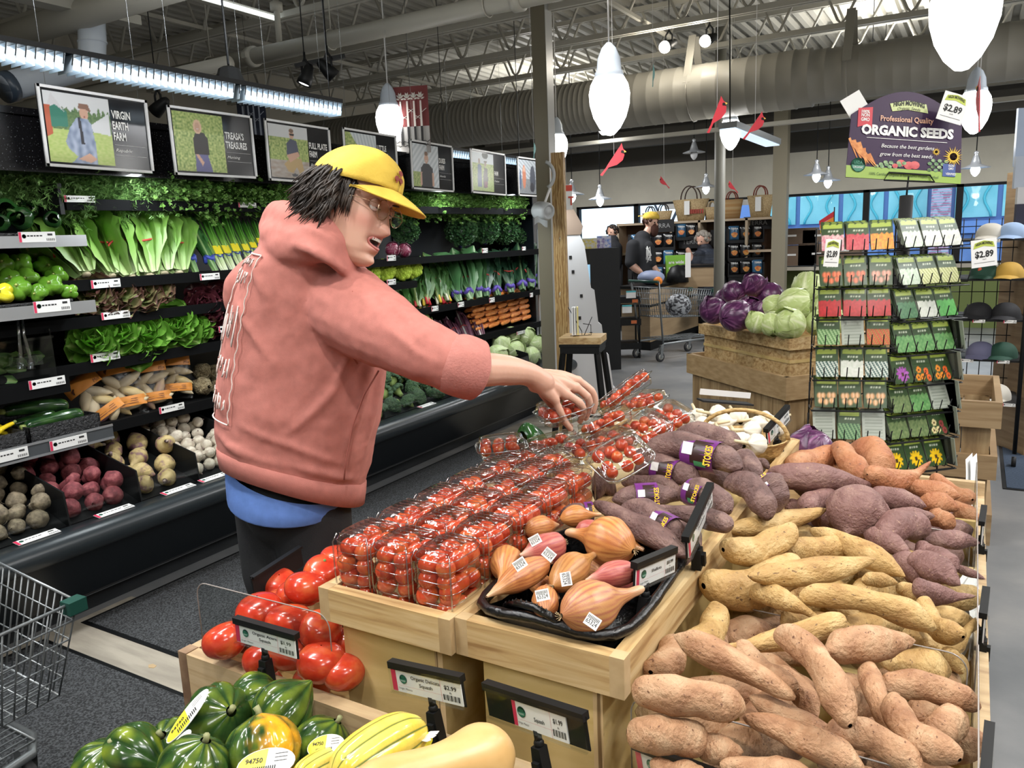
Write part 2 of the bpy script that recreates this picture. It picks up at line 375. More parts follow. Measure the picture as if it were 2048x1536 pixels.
q = hd(1438,560,9.2); b = B(); b.tube([(q.x,q.y,0),(q.x,q.y,3.85)],.062,16); structure(b,'round_column',M('column_taupe',(.24,.235,.2),.5))
q = hd(1561,400,11.0); column(q.x,q.y,.19,.17,'square_column',m_col)
m_duct = M('duct_paint',(.25,.238,.205),.5,spec=.4)
# big spiral duct
prof = []; x = -8.1
while x < 6.3:
    r = .245 if x < -1.45 else (.245-.03*min(1,(x+1.45)/.2)); st = .055 if x < -3.4 else .13
    prof += [(r,x),(r,x+st*.8),(r+.003,x+st*.87),(r+.003,x+st*.93)]; x += st
b = B(); b.lathe(prof,(0,7.5,2.86),40,axis=(1,0,0)); o = b.obj('spiral_duct',m_duct); tag(o,'large beige ribbed round air duct crossing under the roof joists','duct')
for xx in (-5.95,-2.35,-1.0,2.2):
    b = B(); pts = [V((xx,7.5-.11,3.36)),V((xx,7.5-.25,2.95))]
    for s in (-1,1): b.beam((xx,7.5+s*.04,3.36),(xx,7.5+s*.235,2.92),.07,.008)
    b.tube([(xx,7.5+.256*cos(a),2.86-.256*sin(a)) for a in [Rd(-10+i*20) for i in range(11)]],.006,4); o = b.obj('duct_hanger',m_duct); tag(o,'sheet metal strap holding the ribbed duct, %s' % {-5.95: 'over the far produce wall',-2.35: 'beside the egg shaped lamp',-1.0: 'above the seed sign',2.2: 'past the seed sign'}[xx],'hanger','straps of the ribbed duct')
# sprinkler main and conduits
PZ = 3.17; q = hy(600,93,4.4)
t = thing('water_pipe','long cream painted water pipe crossing below the ceiling','pipe',(0,q.y,q.z))
b = B(); b.tube([(-7.8,q.y,q.z),(5.5,q.y,q.z)],.058,20); b.obj('pipe',m_steel,t)
for px_ in (505,1040):
    c = hy(px_,110,q.y); b = B(); b.tube([(c.x-.03,q.y,q.z),(c.x+.03,q.y,q.z)],.074,20); b.bb(c.x-.02,c.x+.02,q.y-.09,q.y+.09,q.z-.02,q.z+.02); b.obj('coupling',m_steel,t)
for px_ in (420,665,980):
    c = hy(px_,110,q.y); b = B(); b.tube([(c.x,q.y+.066*cos(a),q.z+.066*sin(a)) for a in [2*pi*i/20 for i in range(20)]],.005,5,closed=True); b.tube([(c.x,q.y,q.z+.066),(c.x,q.y,3.85)],.005,5); b.obj('hanger_ring',m_steel,t)
c = hy(555,40,q.y); b = B(); b.tube([(c.x,q.y,q.z),(c.x,q.y,3.6)],.022,10); b.tube([(c.x,q.y,3.28),(c.x,q.y,3.34)],.045,10); b.obj('riser',m_steel,t)
q = hd(60,60,5.2); b = B(); b.tube([(q.x-1.8,q.y,q.z),(q.x+2.6,q.y,q.z)],.085,20); tag(b.obj('vent_pipe',m_steel),'thick cream pipe in the corner above the tube light','pipe')
q = hd(60,212,6.4); b = B(); b.tube([(q.x-1.5,q.y,q.z),(q.x+2.4,q.y,q.z)],.045,14); tag(b.obj('drain_pipe',m_steel),'cream pipe low behind the black canopy','pipe')
# white elbow duct above the case
t = thing('elbow_duct','glossy white elbow duct turning down beside the tube light','duct',tuple(hd(190,120,5.0)))
D5 = 5.0; pa,pb,pc,pd = hd(182,30,D5),hd(186,105,D5),hd(150,138,D5),hd(5,176,D5-.35)
b = B(); m_pvc = M('white_pvc',(.62,.68,.76),.25)
b.tube([pa,pa.lerp(pb,.6),pb.lerp(pc,.08)+V((0,0,-.02)),pb.lerp(pc,.5)+V((.0,0,-.035)),pc,pd],.083,20,cap=True); b.obj('pipe',m_pvc,t)
b = B(); b.tube([pd,pd.lerp(pc,.12)],.09,20); b.obj('collar',M('dark_blue_band',(.05,.07,.1),.3),t)
b = B(); m_ = pa.lerp(pb,.75); b.tube([m_,m_+V((0,0,.01))],.088,20); b.obj('joint_ring',m_pvc,t)
# bare strip lights near the roof
e = hz(272,47,3.12); b = B(); b.bb(e.x-.06,e.x+.06,e.y-2.4,e.y,3.1,3.16); t = thing('strip_light','cream strip light housing above the white elbow duct','light',tuple(e)); b.obj('housing',m_steel,t)
e = hz(548,44,3.3); t = thing('strip_light','lit white strip light high above the water pipe','light',tuple(e)); b = B(); b.bb(e.x-.03,e.x+.03,e.y-1.3,e.y,3.30,3.35); b.obj('housing',m_steel,t); b = B(); b.bb(e.x+.03,e.x+.045,e.y-1.3,e.y,3.305,3.33); b.obj('tube',m_tube,t)
for i,(x,y) in enumerate(CEIL_FILLS):  # tube housings added to carry the ceiling fill lights
    t = thing('added_tube_fixture','added white tube fixture under the roof, ' + ['behind the camera over the mats','behind the camera over the sales floor','over the mat by the cart','over the aisle beside the tubers','over the aisle before the seed rack','over the aisle past the duct','above the chip racks','above the far checkout lane','above the far aisle'][i],'light',(x,y,3.2),'added roof tube fixtures')
    b = B(); b.bb(x-.16,x+.16,y-.8,y+.8,3.16,3.22); b.obj('housing',m_white,t)
    b = B()
    for s in (-1,1): b.tube([(x+s*.07,y-.74,3.145),(x+s*.07,y+.74,3.145)],.014,8)
    b.obj('tube',m_tube,t)
    b = B()
    for s in (-1,1): b.tube([(x,y+s*.6,3.22),(x,y+s*.6,3.85)],.004,4)
    b.obj('wire',m_black,t)
# louvred tube lights in front of the case
def louvre(name,label,X,Y0,Y1,z,dark=()):
    t = thing(name,label,'light',(X,(Y0+Y1)/2,z)); b = B(); b.bb(X-.055,X+.055,Y0,Y1,z+.03,z+.05); b.obj('housing',m_black,t)
    b = B(); seg = []; y = Y0
    cuts = [Y0]+[c for d in dark for c in d]+[Y1]
    for i in range(0,len(cuts),2): b.tube([(X,cuts[i],z+.008),(X,cuts[i+1],z+.008)],.02,10)
    b.obj('tube',m_tube,t); b = B()
    n = int((Y1-Y0)/.034)
    for i in range(n+1):
        y = Y0+i*.034
        b.add([(X+.052,y,z+.03),(X+.052,y+.003,z+.03),(X-.052,y+.003,z+.03),(X-.052,y,z+.03),(X+.045,y-.012,z-.034),(X+.045,y-.009,z-.034),(X-.045,y-.009,z-.034),(X-.045,y-.012,z-.034)],[(0,1,5,4),(1,2,6,5),(2,3,7,6),(3,0,4,7),(4,5,6,7)])
        b.beam((X+.05,y,z+.03),(X+.05,y-.01,z-.01),.003,.003,1)
    b.obj('louvre_slats',[M('louvre_white',(.62,.74,.85),.25,.3),m_black],t)
    for yy in (Y0+.35,Y1-.04):
        if yy < Y1: b = B(); b.tube([(X,yy,z+.05),(X,yy,3.85)],.003,4); b.obj('cable',m_black,t)
e1 = hx(672,226,-3.0)
louvre('louvred_light','long bright louvred tube light hanging above the farm posters',-3.0,.6,e1.y,2.31,((hx(113,135,-3).y,hx(140,140,-3).y),(hx(447,187,-3).y,hx(478,192,-3).y)))
louvre('louvred_light','farther louvred tube light half hidden behind the posters',-3.72,5.0,6.6,2.285)
e = hx(462,180,-3.25); t = thing('ceiling_speaker','black hanging box speaker above the louvred light','speaker',tuple(e)); b = B(); b.lathe([(.03,.11),(.05,.1),(.085,.0),(.09,-.02),(.075,-.03),(.07,-.03)],tuple(e),8,smooth=False); b.obj('body',m_black,t); b = B(); b.tube([e+V((0,0,.1)),(e.x,e.y,3.8)],.006,5); b.obj('rod',m_black,t)
# track spots
def trackhead(p,d,lit,name='track_spot',label='',rail=None,g=None):
    t = thing(name,label,'spotlight',tuple(p),g); p = V(p); d = V(d).normalized()
    b = B(); b.tube([p+V((0,0,.16)),(p.x,p.y,3.84)],.004,5); b.tube([p+V((0,0,.16)),p+V((0,0,.12)),p+V((.03,0,.08)),p+V((.03,0,-.02))],.008,6); b.tube([p+V((0,0,.12)),p+V((-.03,0,.08)),p+V((-.03,0,-.02))],.008,6); b.obj('yoke',m_black,t)
    b = B(); b.lathe([(.018,-.09),(.03,-.07),(.045,0),(.05,.05),(.046,.05),(.04,.0)],tuple(p),16,axis=d); b.obj('can',m_black if not lit == 2 else m_grey,t)
    b = B(); b.lathe([(.0001,.045),(.03,.045),(.042,.04)],tuple(p),16,axis=d); b.obj('lens',m_glow if lit else m_white,t)
    return t
r1,r2 = hd(590,132,5.2),hd(690,112,5.2)
b = B(); b.beam(r1,r2,.035,.025); tag(b.obj('light_track',m_black),'black lighting track with two spot heads under the joist','track')
for px_,py_,dd in ((612,155,(-.3,-.3,-1)),(657,142,(.5,.6,-.8))): p = hd(px_,py_,5.2); trackhead(p,dd,px_ == 612,label='black track spot, %s' % ('lit and aimed down at the case' if px_ == 612 else 'turned away towards the aisle'),g='track spots over the produce wall')
p = hd(318,215,5.4); trackhead(p,(-.7,-.2,-.5),1,label='lit black spot glowing between the first two posters',g='track spots over the produce wall')
for px_,py_,l in ((1338,90,'glaring warm flood lamp in the roof, lower of the pair'),(1419,78,'warm flood lamp in the roof beside its twin')):
    p = hd(px_,py_,6.9); t = trackhead(p,(-.5,-.75,-.4),0,'flood_lamp',l,g='flood lamps under the roof'); b = B(); d = V((-.5,-.75,-.4)).normalized(); b.ball(p+d*.05,.052,16,10); b.obj('bulb',m_glow,t)
    lamp('flood_light','POINT',tuple(p+d*.14),10,(1,.92,.78),.05)
# egg shaped pendants
m_gl = M('milk_glass',(1,.99,.96),.2,emit=9); m_glc = M('blue_grey_enamel',(.55,.62,.72),.2)
def egg(px_,py_,D,label,s=1.0):
    p = hd(px_,py_,D); t = thing('egg_pendant',label,'pendant lamp',tuple(p),'egg shaped pendant lamps')
    pr0 = [(0,-.175),(.02,-.17),(.05,-.14),(.078,-.09),(.095,-.03),(.098,.02),(.09,.06),(.07,.095)]
    b = B(); b.lathe([(r*s,z*s) for r,z in pr0],tuple(p),28); b.obj('glass_shade',m_gl,t)
    b = B(); b.lathe([(r*s,z*s) for r,z in [(.066,.088),(.07,.10),(.068,.115),(.06,.125),(.054,.18),(.035,.225),(.012,.25)]],tuple(p),24); CP = b.obj('cap',m_glc,t)
    b = B(); b.tube([p+V((0,0,.24*s)),(p.x,p.y,3.85)],.004,5); b.obj('cord',m_white,CP)
    lamp('egg_pendant_light','POINT',(p.x,p.y,p.z-.22*s),4,(1,.97,.92),.07)
egg(1219,196,3.75,'bright egg shaped pendant in front of the ribbed duct'); egg(1930,20,2.35,'large egg shaped pendant cut off above the seed sign'); egg(1207,238,8.7,'egg shaped pendant whose tip shows under the duct')
egg(1114,292,6.5,'egg shaped pendant half hidden by the tall column',.92); egg(1461,262,7.3,'egg shaped pendant behind the perched red bird and round column'); egg(1950,214,5.2,'egg shaped pendant behind the price card of the seed sign'); egg(779,240,5.6,'egg shaped pendant behind the red tree banner')
# small barn pendants over the registers
m_bulb = M('small_bulb',(.85,.95,1),.2,emit=5)
def barn(px_,py_,D,label,lit=1):
    p = hd(px_,py_,D); t = thing('barn_pendant',label,'pendant lamp',tuple(p),'small barn pendant lamps')
    b = B(); b.lathe([(.012,.19),(.03,.17),(.018,.15),(.03,.13),(.05,.07),(.062,.03),(.16,-.005),(.165,-.012),(.06,.0),(.05,-.0)],tuple(p),24); b.obj('shade',M('galvanised',(.55,.58,.62),.3,.5),t)
    b = B(); b.lathe([(0,-.115),(.02,-.105),(.045,-.07),(.055,-.03),(.045,.0)],tuple(p),16); b.obj('bulb',m_bulb if lit else m_white,t)
    b = B(); b.tube([p+V((0,0,.18)),(p.x,p.y,3.85)],.006,5); b.obj('cord',m_black,t)
for a in ((1388,304,11.5,'unlit barn pendant against the dark band of wall',0),(1412,373,11.5,'barn pendant beside the round column above the baskets'),(1200,397,11,'barn pendant above the cashier with the back turned cap'),(1144,388,10.5,'barn pendant next to the wooden post'),
          (1633,348,10.5,'higher barn pendant of the pair by the square column'),(1656,360,10.8,'lower barn pendant of the pair by the square column'),(1951,334,9.5,'barn pendant beside the seed sign over the window')): barn(*a)
q1,q2 = hd(1455,250,6.4),hd(1545,285,7.2); t = thing('bar_light','slim suspended bar light behind two red birds','light',tuple(q1)); b = B(); b.beam(q1,q2,.16,.05); b.obj('housing',m_grey,t); b = B(); b.beam(q1+V((0,0,-.028)),q2+V((0,0,-.028)),.13,.01); b.obj('diffuser',M('dim_diffuser',(.7,.85,1),.3,emit=.9),t); b = B(); b.tube([q1+(q2-q1)*.05,V((q1.x,q1.y,3.85))],.006,5); b.obj('cord',m_black,t)
# cardinals on threads
m_card = M('cardinal_red',(.62,.03,.05),.5); m_beak = M('beak_yellow',(.85,.55,.1),.5)
def bird(px_,py_,D,L,face,label,col=None,tilt=0,yaw=0):
    p = hd(px_,py_,D); t = thing('hanging_bird',label,'bird ornament',tuple(p),'flat birds on threads'); s = face
    ax = V((cos(YAW+yaw),sin(YAW+yaw),0))*s; up = V((0,0,1)); R2 = Matrix.Rotation(tilt,2)
    out = [(-.5,-.52),(-.42,-.56),(-.2,-.28),(.1,-.2),(.3,-.05),(.36,.12),(.34,.22),(.38,.27),(.32,.33),(.27,.52),(.2,.4),(.12,.3),(-.02,.1),(-.14,-.06),(-.3,-.3)]
    out = [tuple((R2@mathutils.Vector(o_)) * L) for o_ in out]
    b = B(); b.prism(out,p,ax.cross(up),.004,b=(ax,up)); b.obj('body',col or m_card,t)
    if not col:
        f_ = [tuple((R2@mathutils.Vector(o_)) * L) for o_ in [(.24,.2),(.36,.16),(.35,.24),(.3,.29),(.25,.27)]]; b = B(); b.prism(f_,p-ax.cross(up)*.002,ax.cross(up),.008,b=(ax,up)); b.obj('face',m_blackm,t)
        f_ = [tuple((R2@mathutils.Vector(o_)) * L) for o_ in [(.35,.2),(.43,.22),(.36,.28)]]; b = B(); b.prism(f_,p-ax.cross(up)*.003,ax.cross(up),.01,b=(ax,up)); b.obj('beak',m_beak,t)
    b = B(); b.tube([p+V((0,0,L*.1)),(p.x,p.y,3.8)],.0012,4); b.obj('thread',m_white,t)
bird(1228,318,4.2,.155,1,'red cardinal cutout hanging over the cashiers, beak pointing at the column light'); bird(1434,227,4.2,.155,1,'red cardinal cutout against the ribbed duct',tilt=.25); bird(1510,250,4.6,.145,1,'red cardinal cutout in front of the bar light')
bird(1328,364,8,.12,-1,'small red cardinal cutout above the tall haired basket shelf'); bird(1465,373,8,.12,-1,'small red cardinal cutout right of the round column'); bird(1957,205,3.6,.2,1,'edge-on red cardinal in front of the milk glass lamp',tilt=.4,yaw=1.25)
bird(1306,150,5.6,.12,1,'pale teal bird cutout near the flood lamps',M('teal_paper',(.3,.6,.6),.5),.5,1.1); bird(1068,300,5.3,.08,1,'pale teal bird cutout peeking beside the column',M('teal_paper',(.3,.6,.6),.5),.5,1.1)
# banners with trees
def banner(c,w,h,label,top,bot,fg,yaw,clipz=None):
    c = V(c); u = V((cos(yaw),sin(yaw),0)); v = V((0,0,1)); n = u.cross(v)
    t = thing('tree_banner',label,'banner',tuple(c),'tree banners'); b = B(); o = c-u*w/2-v*h/2
    b.box(c,(w,.004,h),0,0,None,Matrix((u,-n,v)).transposed()); b.obj('cloth',top,t); b = B(); b.tube([c+v*h/2,(c.x,c.y,3.84)],.0015,4); b.obj('wire',m_black,t)
    b = B(); o2 = o+n*.004
    b.quad(o2,o2+u*w,o2+u*w+v*h*.4,o2+v*h*.4); b.obj('lower_panel',bot,t)
    b = B(); o3 = o+n*.008
    for i in range(4):
        x = w*(.22+.19*i); b.prism([(x-.008,h*.4),(x+.008,h*.4),(x+.006,h*.78),(x-.006,h*.78)],o3,n,.002,b=(u,v))
        for k in range(9):
            a = -1.2+k*.3; cx,cy = x+sin(a)*w*.07,h*.8+cos(a)*h*.07+.01*((k % 2)-.5); l = h*.035
            b.prism([(cx+l*sin(a),cy+l*cos(a)),(cx+l*.4*cos(a),cy-l*.4*sin(a)),(cx-l*sin(a),cy-l*cos(a)),(cx-l*.4*cos(a),cy+l*.4*sin(a))],o3,n,.002,b=(u,v))
        for k in range(2): b.beam(o3+u*x+v*h*(.5+.1*k),o3+u*(x+.04*(1-2*((k+i) % 2)))+v*h*(.56+.1*k),.007,.003)
    b.obj('tree_print',fg,t); b = B()
    for i in range(4):
        x = w*(.22+.19*i); b.prism([(x-.008,h*.13),(x+.008,h*.13),(x+.008,h*.4),(x-.008,h*.4)],o3,n,.002,b=(u,v))
    for k in range(2):
        pts = [o3+n*.002+u*(w*j/14)+v*h*(.1+.06*k+.025*((j+k) % 2)) for j in range(15)]
        for j in range(14): b.beam(pts[j],pts[j+1],.006,.003)
    b.obj('root_print',m_blackm if clipz is None else fg,t); return t
banner(hd(823,240,5.6),.26,.46,'maroon and grey banner with four printed trees',M('maroon_cloth',(.17,.035,.035),.8),M('grey_cloth',(.4,.39,.38),.8),M('pale_print',(.62,.58,.54),.8),YAW-.15)
banner(hd(505,245,6.2),.26,.46,'navy banner with pale printed trees behind the posters',M('navy_cloth',(.02,.025,.045),.8),M('navy_cloth2',(.03,.035,.06),.8),M('pale_print2',(.35,.38,.45),.8),YAW-.3,1)
# floor mats
m_mat = MN('ribbed_mat',[(.42,(.012,.013,.014)),(.6,(.075,.08,.085))],140,.95,bump=.8,bscale=180,detail=3)
def matt(x0,x1,y0,y1,label,m=m_mat,g=None): b = B(); b.bb(x0,x1,y0,y1,0,.008); b.bb(x0-.02,x1+.02,y0-.02,y1+.02,0,.005,1); tag(b.obj('floor_mat',[m,m_black]),label,'mat',g)
ya = hz(250,1338,0).y; yb = hz(290,1305,0).y
matt(-3.30,-.6,-1.2,ya-.03,'speckled charcoal floor mat under the shopping cart',g='charcoal mats'); matt(-3.30,-1.3,yb+.05,5.0,'speckled charcoal floor mat running along the produce case',g='charcoal mats')
matt(.25,3.2,5.35,6.35,'dark blue floor mat beyond the slatted bin',MN('blue_mat',[(.4,(.02,.035,.06)),(.6,(.035,.055,.09))],90,.95))
m_tile = MN('sandy_stone',[(.35,(.30,.27,.22)),(.6,(.42,.38,.31))],3,.6,(1,6,1)); b = B(); b.bb(-3.36,-1.2,ya-.3,yb+.3,0,.003); b.bb(-3.36,-2.2,5.05,6.6,0,.003); structure(b,'floor_strip_1',m_tile)
b = B(); q = hz(303,1333,.003); b.prism([(-.02,0),(.0,-.012),(.02,-.004),(.015,.012),(-.01,.014)],q,(0,0,1),.002,b=((1,0,0),(0,1,0))); tag(b.obj('dry_leaf',M('dry_leaf',(.5,.36,.2),.7)),'small dry leaf scrap on the sandy floor strip','leaf')
# ================================================================== THE PRODUCE CASE
def inpoly(x,y,P):
    c = False; j = len(P)-1
    for i in range(len(P)):
        if (P[i][1] > y) != (P[j][1] > y) and x < (P[j][0]-P[i][0])*(y-P[i][1])/(P[j][1]-P[i][1])+P[i][0]: c = not c
        j = i
    return c
def paint(base,shapes):
    def fn(s,t):
        c = base(s,t)
        for sh in shapes:
            k = sh[0]
            if k == 'e':
                if ((s-sh[1])/sh[3])**2+((t-sh[2])/sh[4])**2 < 1: c = sh[5](s,t) if callable(sh[5]) else sh[5]
            elif inpoly(s,t,sh[1]): c = sh[2](s,t) if callable(sh[2]) else sh[2]
        return c
    return fn
def picture(b,o,u,v,w,h,nx,ny,fn,mat=0):
    o,u,v = V(o),V(u),V(v); b.grid(lambda i,j: (o+u*(w*i)+v*(h*j),fn(i,j)),nx,ny,mat,False)
def sp(c,amp,sc=30):
    return lambda s,t: tuple(max(0,x*(1+amp*nz(s*sc,t*sc,c[0]*9))) for x in c)
CY0,CY1 = .15,6.75
case = thing('produce_case','long black open refrigerated produce case stacked with greens','display case',(-3.7,3.0,0))
def ext(prof,y0,y1,b,mat=0,smooth=False):
    k = len(prof); b.add([(x,y0,z) for x,z in prof]+[(x,y1,z) for x,z in prof],[(i,i+1,k+i+1,k+i) for i in range(k-1)],mat,None,smooth)
b = B(); m_case = M('case_black',(.005,.007,.009),.3); m_shelf = M('shelf_black',(.0022,.0024,.0028),.8,spec=.12); m_bump = M('bumper_rubber',(.02,.026,.03),.28)
ext([(-3.42,0),(-3.42,.1),(-3.33,.105),(-3.30,.13),(-3.22,.37)],CY0,CY1,b); ext([(-3.27,.45),(-3.33,.30),(-4.15,.36)],CY0,CY1,b)
b.bb(-4.3,-4.2,CY0,CY1,0,2.3); b.bb(-4.2,-3.42,CY0,CY0+.03,.0,.45); b.obj('body',m_case,case)
b = B(); ext([(-3.22,.37)]+[(-3.165+.055*cos(Rd(a)),.425+.055*sin(Rd(a))) for a in range(-110,111,20)]+[(-3.2,.475),(-3.265,.468),(-3.27,.45)],CY0,CY1,b,0,True); b.obj('bumper',m_bump,case)
b = B(); ext([(-3.335,.108),(-3.325,.108),(-3.325,.12)],CY0,CY1,b); b.obj('kick_trim',m_grey,case)
b = B(); b.bb(-4.2,-4.17,CY0,CY1,.36,2.1); b.obj('back_panel',M('case_back',(.022,.024,.028),.4),case)
m_holes = M('punched_hole',(.001,.001,.001),.9)
b = B()
for y in (4.95,5.2,6.4):
    b.bb(-4.17,-4.155,y-.03,y+.03,1.3,1.85)
b.obj('upright',M('upright_steel',(.03,.032,.036),.35,.5),case)
b = B()
for y in (4.95,5.2,6.4):
    for k in range(12):
        for s in (-1,1): b.bb(-4.156,-4.153,y+s*.015-.005,y+s*.015+.005,1.52+k*.026,1.53+k*.026)
b.obj('upright_slots',m_holes,case)
b = B(); b.bb(-4.2,-3.6,CY0,CY1,1.97,2.24); b.bb(-3.605,-3.585,CY0,CY1,1.97,2.0); b.bb(-3.605,-3.59,CY0,CY1,2.21,2.24)
b.obj('canopy',MN('crackle_black',[(.66,(.006,.006,.007)),(.7,(.12,.13,.14))],150,.25,detail=2),case)
SH = [(-3.65,1.85,2.16),(-3.65,1.475,.3),(-3.65,1.30,.3),(-3.65,1.085,.3),(-3.62,.78,.3)]
for X,z,y0 in SH:
    y1 = 4.78 if z == 1.30 else CY1
    b = B(); b.bb(-4.17,X,y0,y1,z-.012,z); b.bb(X-.01,X+.012,y0,y1,z-.04,z+.012); b.obj('shelf',m_shelf,case)
# nearer, deeper shelves with silver ledges
YS = 2.14; sil = M('brushed_ledge',(.52,.54,.57),.28,.8)
for z,h in ((1.672,.05),(1.375,.055),(.78,.06)):
    b = B(); b.bb(-4.17,-3.5,CY0,YS-.02,z-.01,z+.01); b.obj('deep_shelf',m_shelf,case); b = B(); b.bb(-3.5,-3.485,CY0,YS,z-h/2-.005,z+h/2-.005); b.obj('ledge',sil if z > 1 else M('dark_ledge',(.10,.11,.12),.25,.4),case)
    if z < 1: b = B(); b.bb(-3.487,-3.481,CY0,YS,z+.02,z+.03); b.bb(-3.487,-3.481,CY0,YS,z-.04,z-.03); b.obj('ledge_trim',sil,case)
b = B(); b.bb(-4.17,-3.55,CY0,2.0,1.04,1.06); b.bb(-3.56,-3.54,CY0,2.0,.99,1.06); b.obj('deep_shelf',m_shelf,case)
# glazed end panel with its bent rail
b = B(); pts = [(q.x,q.z) for q in [hy(x,y,6.75) for x,y in ((1070,340),(1088,343),(1102,350),(1108,368),(1103,395),(1085,430),(1074,460),(1076,560),(1079,683),(1091,709),(1112,738))]]
b.tube([(x,CY1+.02,z) for x,z in pts],.014,8); b.obj('end_rail',M('pale_rail',(.5,.51,.52),.3,.6),case)
b = B(); b.add([(x-.01,CY1+.02,z) for x,z in pts]+[(-4.2,CY1+.02,.1),(-4.2,CY1+.02,2.2)],[tuple(range(len(pts)+2))]); b.obj('end_glass',m_clear,case)
b = B(); b.bb(-4.2,-3.70,CY1+.0,CY1+.012,.4,2.2); b.bb(-4.3,-3.15,CY1+.025,CY1+.05,0,.42); b.obj('end_panel',m_case,case)
# dividers and clear guards of the bottom bins
for px_,py_ in ((95,930),(240,1010),(345,940),(412,900)): pass
for y in (1.10,1.78,2.124,2.449,2.80,3.1,3.40,3.84,4.75,5.3,5.9):
    b = B(); b.add([(-3.3,y,.33),(-4.1,y,.38),(-4.1,y,.78),(-3.33,y,.60),(-3.3,y+.008,.33),(-4.1,y+.008,.38),(-4.1,y+.008,.78),(-3.33,y+.008,.60)],[(0,1,2,3),(7,6,5,4),(0,3,7,4),(2,6,7,3),(1,5,6,2)]); b.obj('divider',m_black,case)
ys = [.3,1.10,1.78,2.124,2.449,2.80,3.1,3.40,3.84,4.75,5.3,5.9,6.7]
for i in range(len(ys)-1): b = B(); b.bb(-3.315,-3.31,ys[i]+.012,ys[i+1]-.004,.46,.585); b.obj('front_guard',m_acr,case)
# shelf tags
def ptag(parent,c,w,h,u,v,lines=0,text=None,bar=True,mats=None,name='price_tag',thick=.002):
    """paper tag: white card, red band, small print, bar code"""
    c,u,v = V(c),V(u).normalized(),V(v).normalized(); n = u.cross(v); b = B(); o = c-u*w/2-v*h/2
    b.box(c-n*thick/2,(w,h,thick),0,0,None,Matrix((u,v,n)).transposed())
    b.quad(*[o+n*.0004+u*a*w+v*t*h for a,t in ((.0,.02),(.07,.02),(.07,.98),(.0,.98))],1)
    R = rng(int(abs(c.x*977+c.y*3517+c.z*791)))
    if text is None:
        x = .22
        while x < .62: l = R.uniform(.03,.09); b.quad(*[o+n*.0004+u*a*w+v*t*h for a,t in ((x,.55),(x+l,.55),(x+l,.68),(x,.68))],2); x += l+.02
        b.quad(*[o+n*.0004+u*a*w+v*t*h for a,t in ((.78,.62),(.92,.62),(.92,.82),(.78,.82))],2)
        b.lathe([(0,.0003),(h*.2,.0003)],o+u*w*.14+v*h*.58,12,3,axis=n)
    else: text(b,o,u,v,w,h)
    for i in range(14):
        x = .74+i*.017; b.quad(*[o+n*.0004+u*a*w+v*t*h for a,t in ((x,.12),(x+.006+.007*(i % 3 == 0),.12),(x+.006+.007*(i % 3 == 0),.36),(x,.36))],2)
    return b.obj(name,[m_paper,m_red,m_ink,M('seal_green',(.03,.2,.12),.5)],parent)
Yd,Zd = V((0,1,0)),V((0,0,1))
for px_,py_,X,w,h in ((160,398,-3.63,.15,.03),(495,410,-3.63,.13,.028),(212,567,-3.63,.15,.04),(420,553,-3.63,.13,.035),(232,630,-3.63,.15,.036),(455,657,-3.63,.12,.035),(211,713,-3.63,.15,.04),(344,816,-3.60,.15,.035),
      (970,501,-3.63,.09,.04),(1048,497,-3.63,.07,.035),(783,516,-3.63,.1,.04),(783,564,-3.63,.1,.04),(870,617,-3.63,.09,.04),(922,609,-3.63,.09,.04),(984,600,-3.63,.09,.04),(1063,590,-3.63,.06,.04),(1042,665,-3.60,.16,.03),
      (75,474,-3.482,.155,.044),(105,612,-3.482,.16,.05),(95,765,-3.535,.16,.04),(138,884,-3.478,.17,.045),(15,912,-3.478,.17,.045)):
    ptag(case,hx(px_,py_,X),w,h,Yd,Zd)
for px_,py_ in ((85,1077),(242,1025),(369,981),(434,955),(714,853),(805,806),(884,805-22),(1014,771),(948,777)):
    p = hz(px_,py_,.478); ptag(case,(-3.235,p.y,.480),.17,.045,Yd,V((-1,0,.12)))
# ------------------------------------------------------------------ farm posters
skin = (.62,.38,.28); grass = lambda s,t: lerp((.22,.36,.08),(.5,.6,.22),.5+.5*nz(s*22,t*30,1)); leafy = lambda s,t: lerp((.08,.2,.03),(.62,.68,.26),.5+.6*nz(s*26,t*26,5))
def base1(s,t):
    if t < .48+.02*nz(s*9,0,0): return lerp((.35,.5,.12),(.55,.62,.25),.5+.5*nz(s*20,t*40,1))
    h = .72+.12*abs(nz(s*14,1,3))+.04*abs(math.sin(s*40))
    if t < h: return lerp((.05,.12,.05),(.2,.3,.12),.5+.5*nz(s*30,t*30,2))
    return (.66,.68,.70)
shirt = lambda s,t: lerp((.18,.24,.36),(.42,.48,.62),.5+.9*nz(s*14,t*10,7))
P1 = paint(base1,[('p',[(.0,.35),(.09,.4),(.09,.8),(.0,.8)],(.5,.12,.06)),('p',[(.08,.5),(.33,.52),(.33,.74),(.16,.82),(.08,.78)],(.04,.2,.14)),('p',[(.55,.5),(.98,.45),(.98,.78)],(.66,.68,.7)),('p',[(.04,.8),(.16,.82),(.3,.72),(.12,.98)],(.6,.6,.62)),
    ('p',[(.32,.0),(.72,.0),(.72,.3),(.68,.6),(.60,.68),(.46,.66),(.34,.5),(.26,.3),(.3,.2),(.42,.1)],shirt),('p',[(.5,.28),(.55,.28),(.52,.68),(.48,.67)],(.03,.03,.04)),('p',[(.42,.06),(.62,.02),(.72,.08),(.6,.16)],skin),('e',.585,.74,.065,.1,skin),('p',[(.53,.66),(.64,.66),(.66,.6),(.56,.58)],shirt),('p',[(.5,.8),(.52,.88),(.66,.88),(.7,.78),(.68,.77),(.6,.81)],(.24,.13,.09)),('e',.59,.69,.025,.008,(.35,.12,.1))])
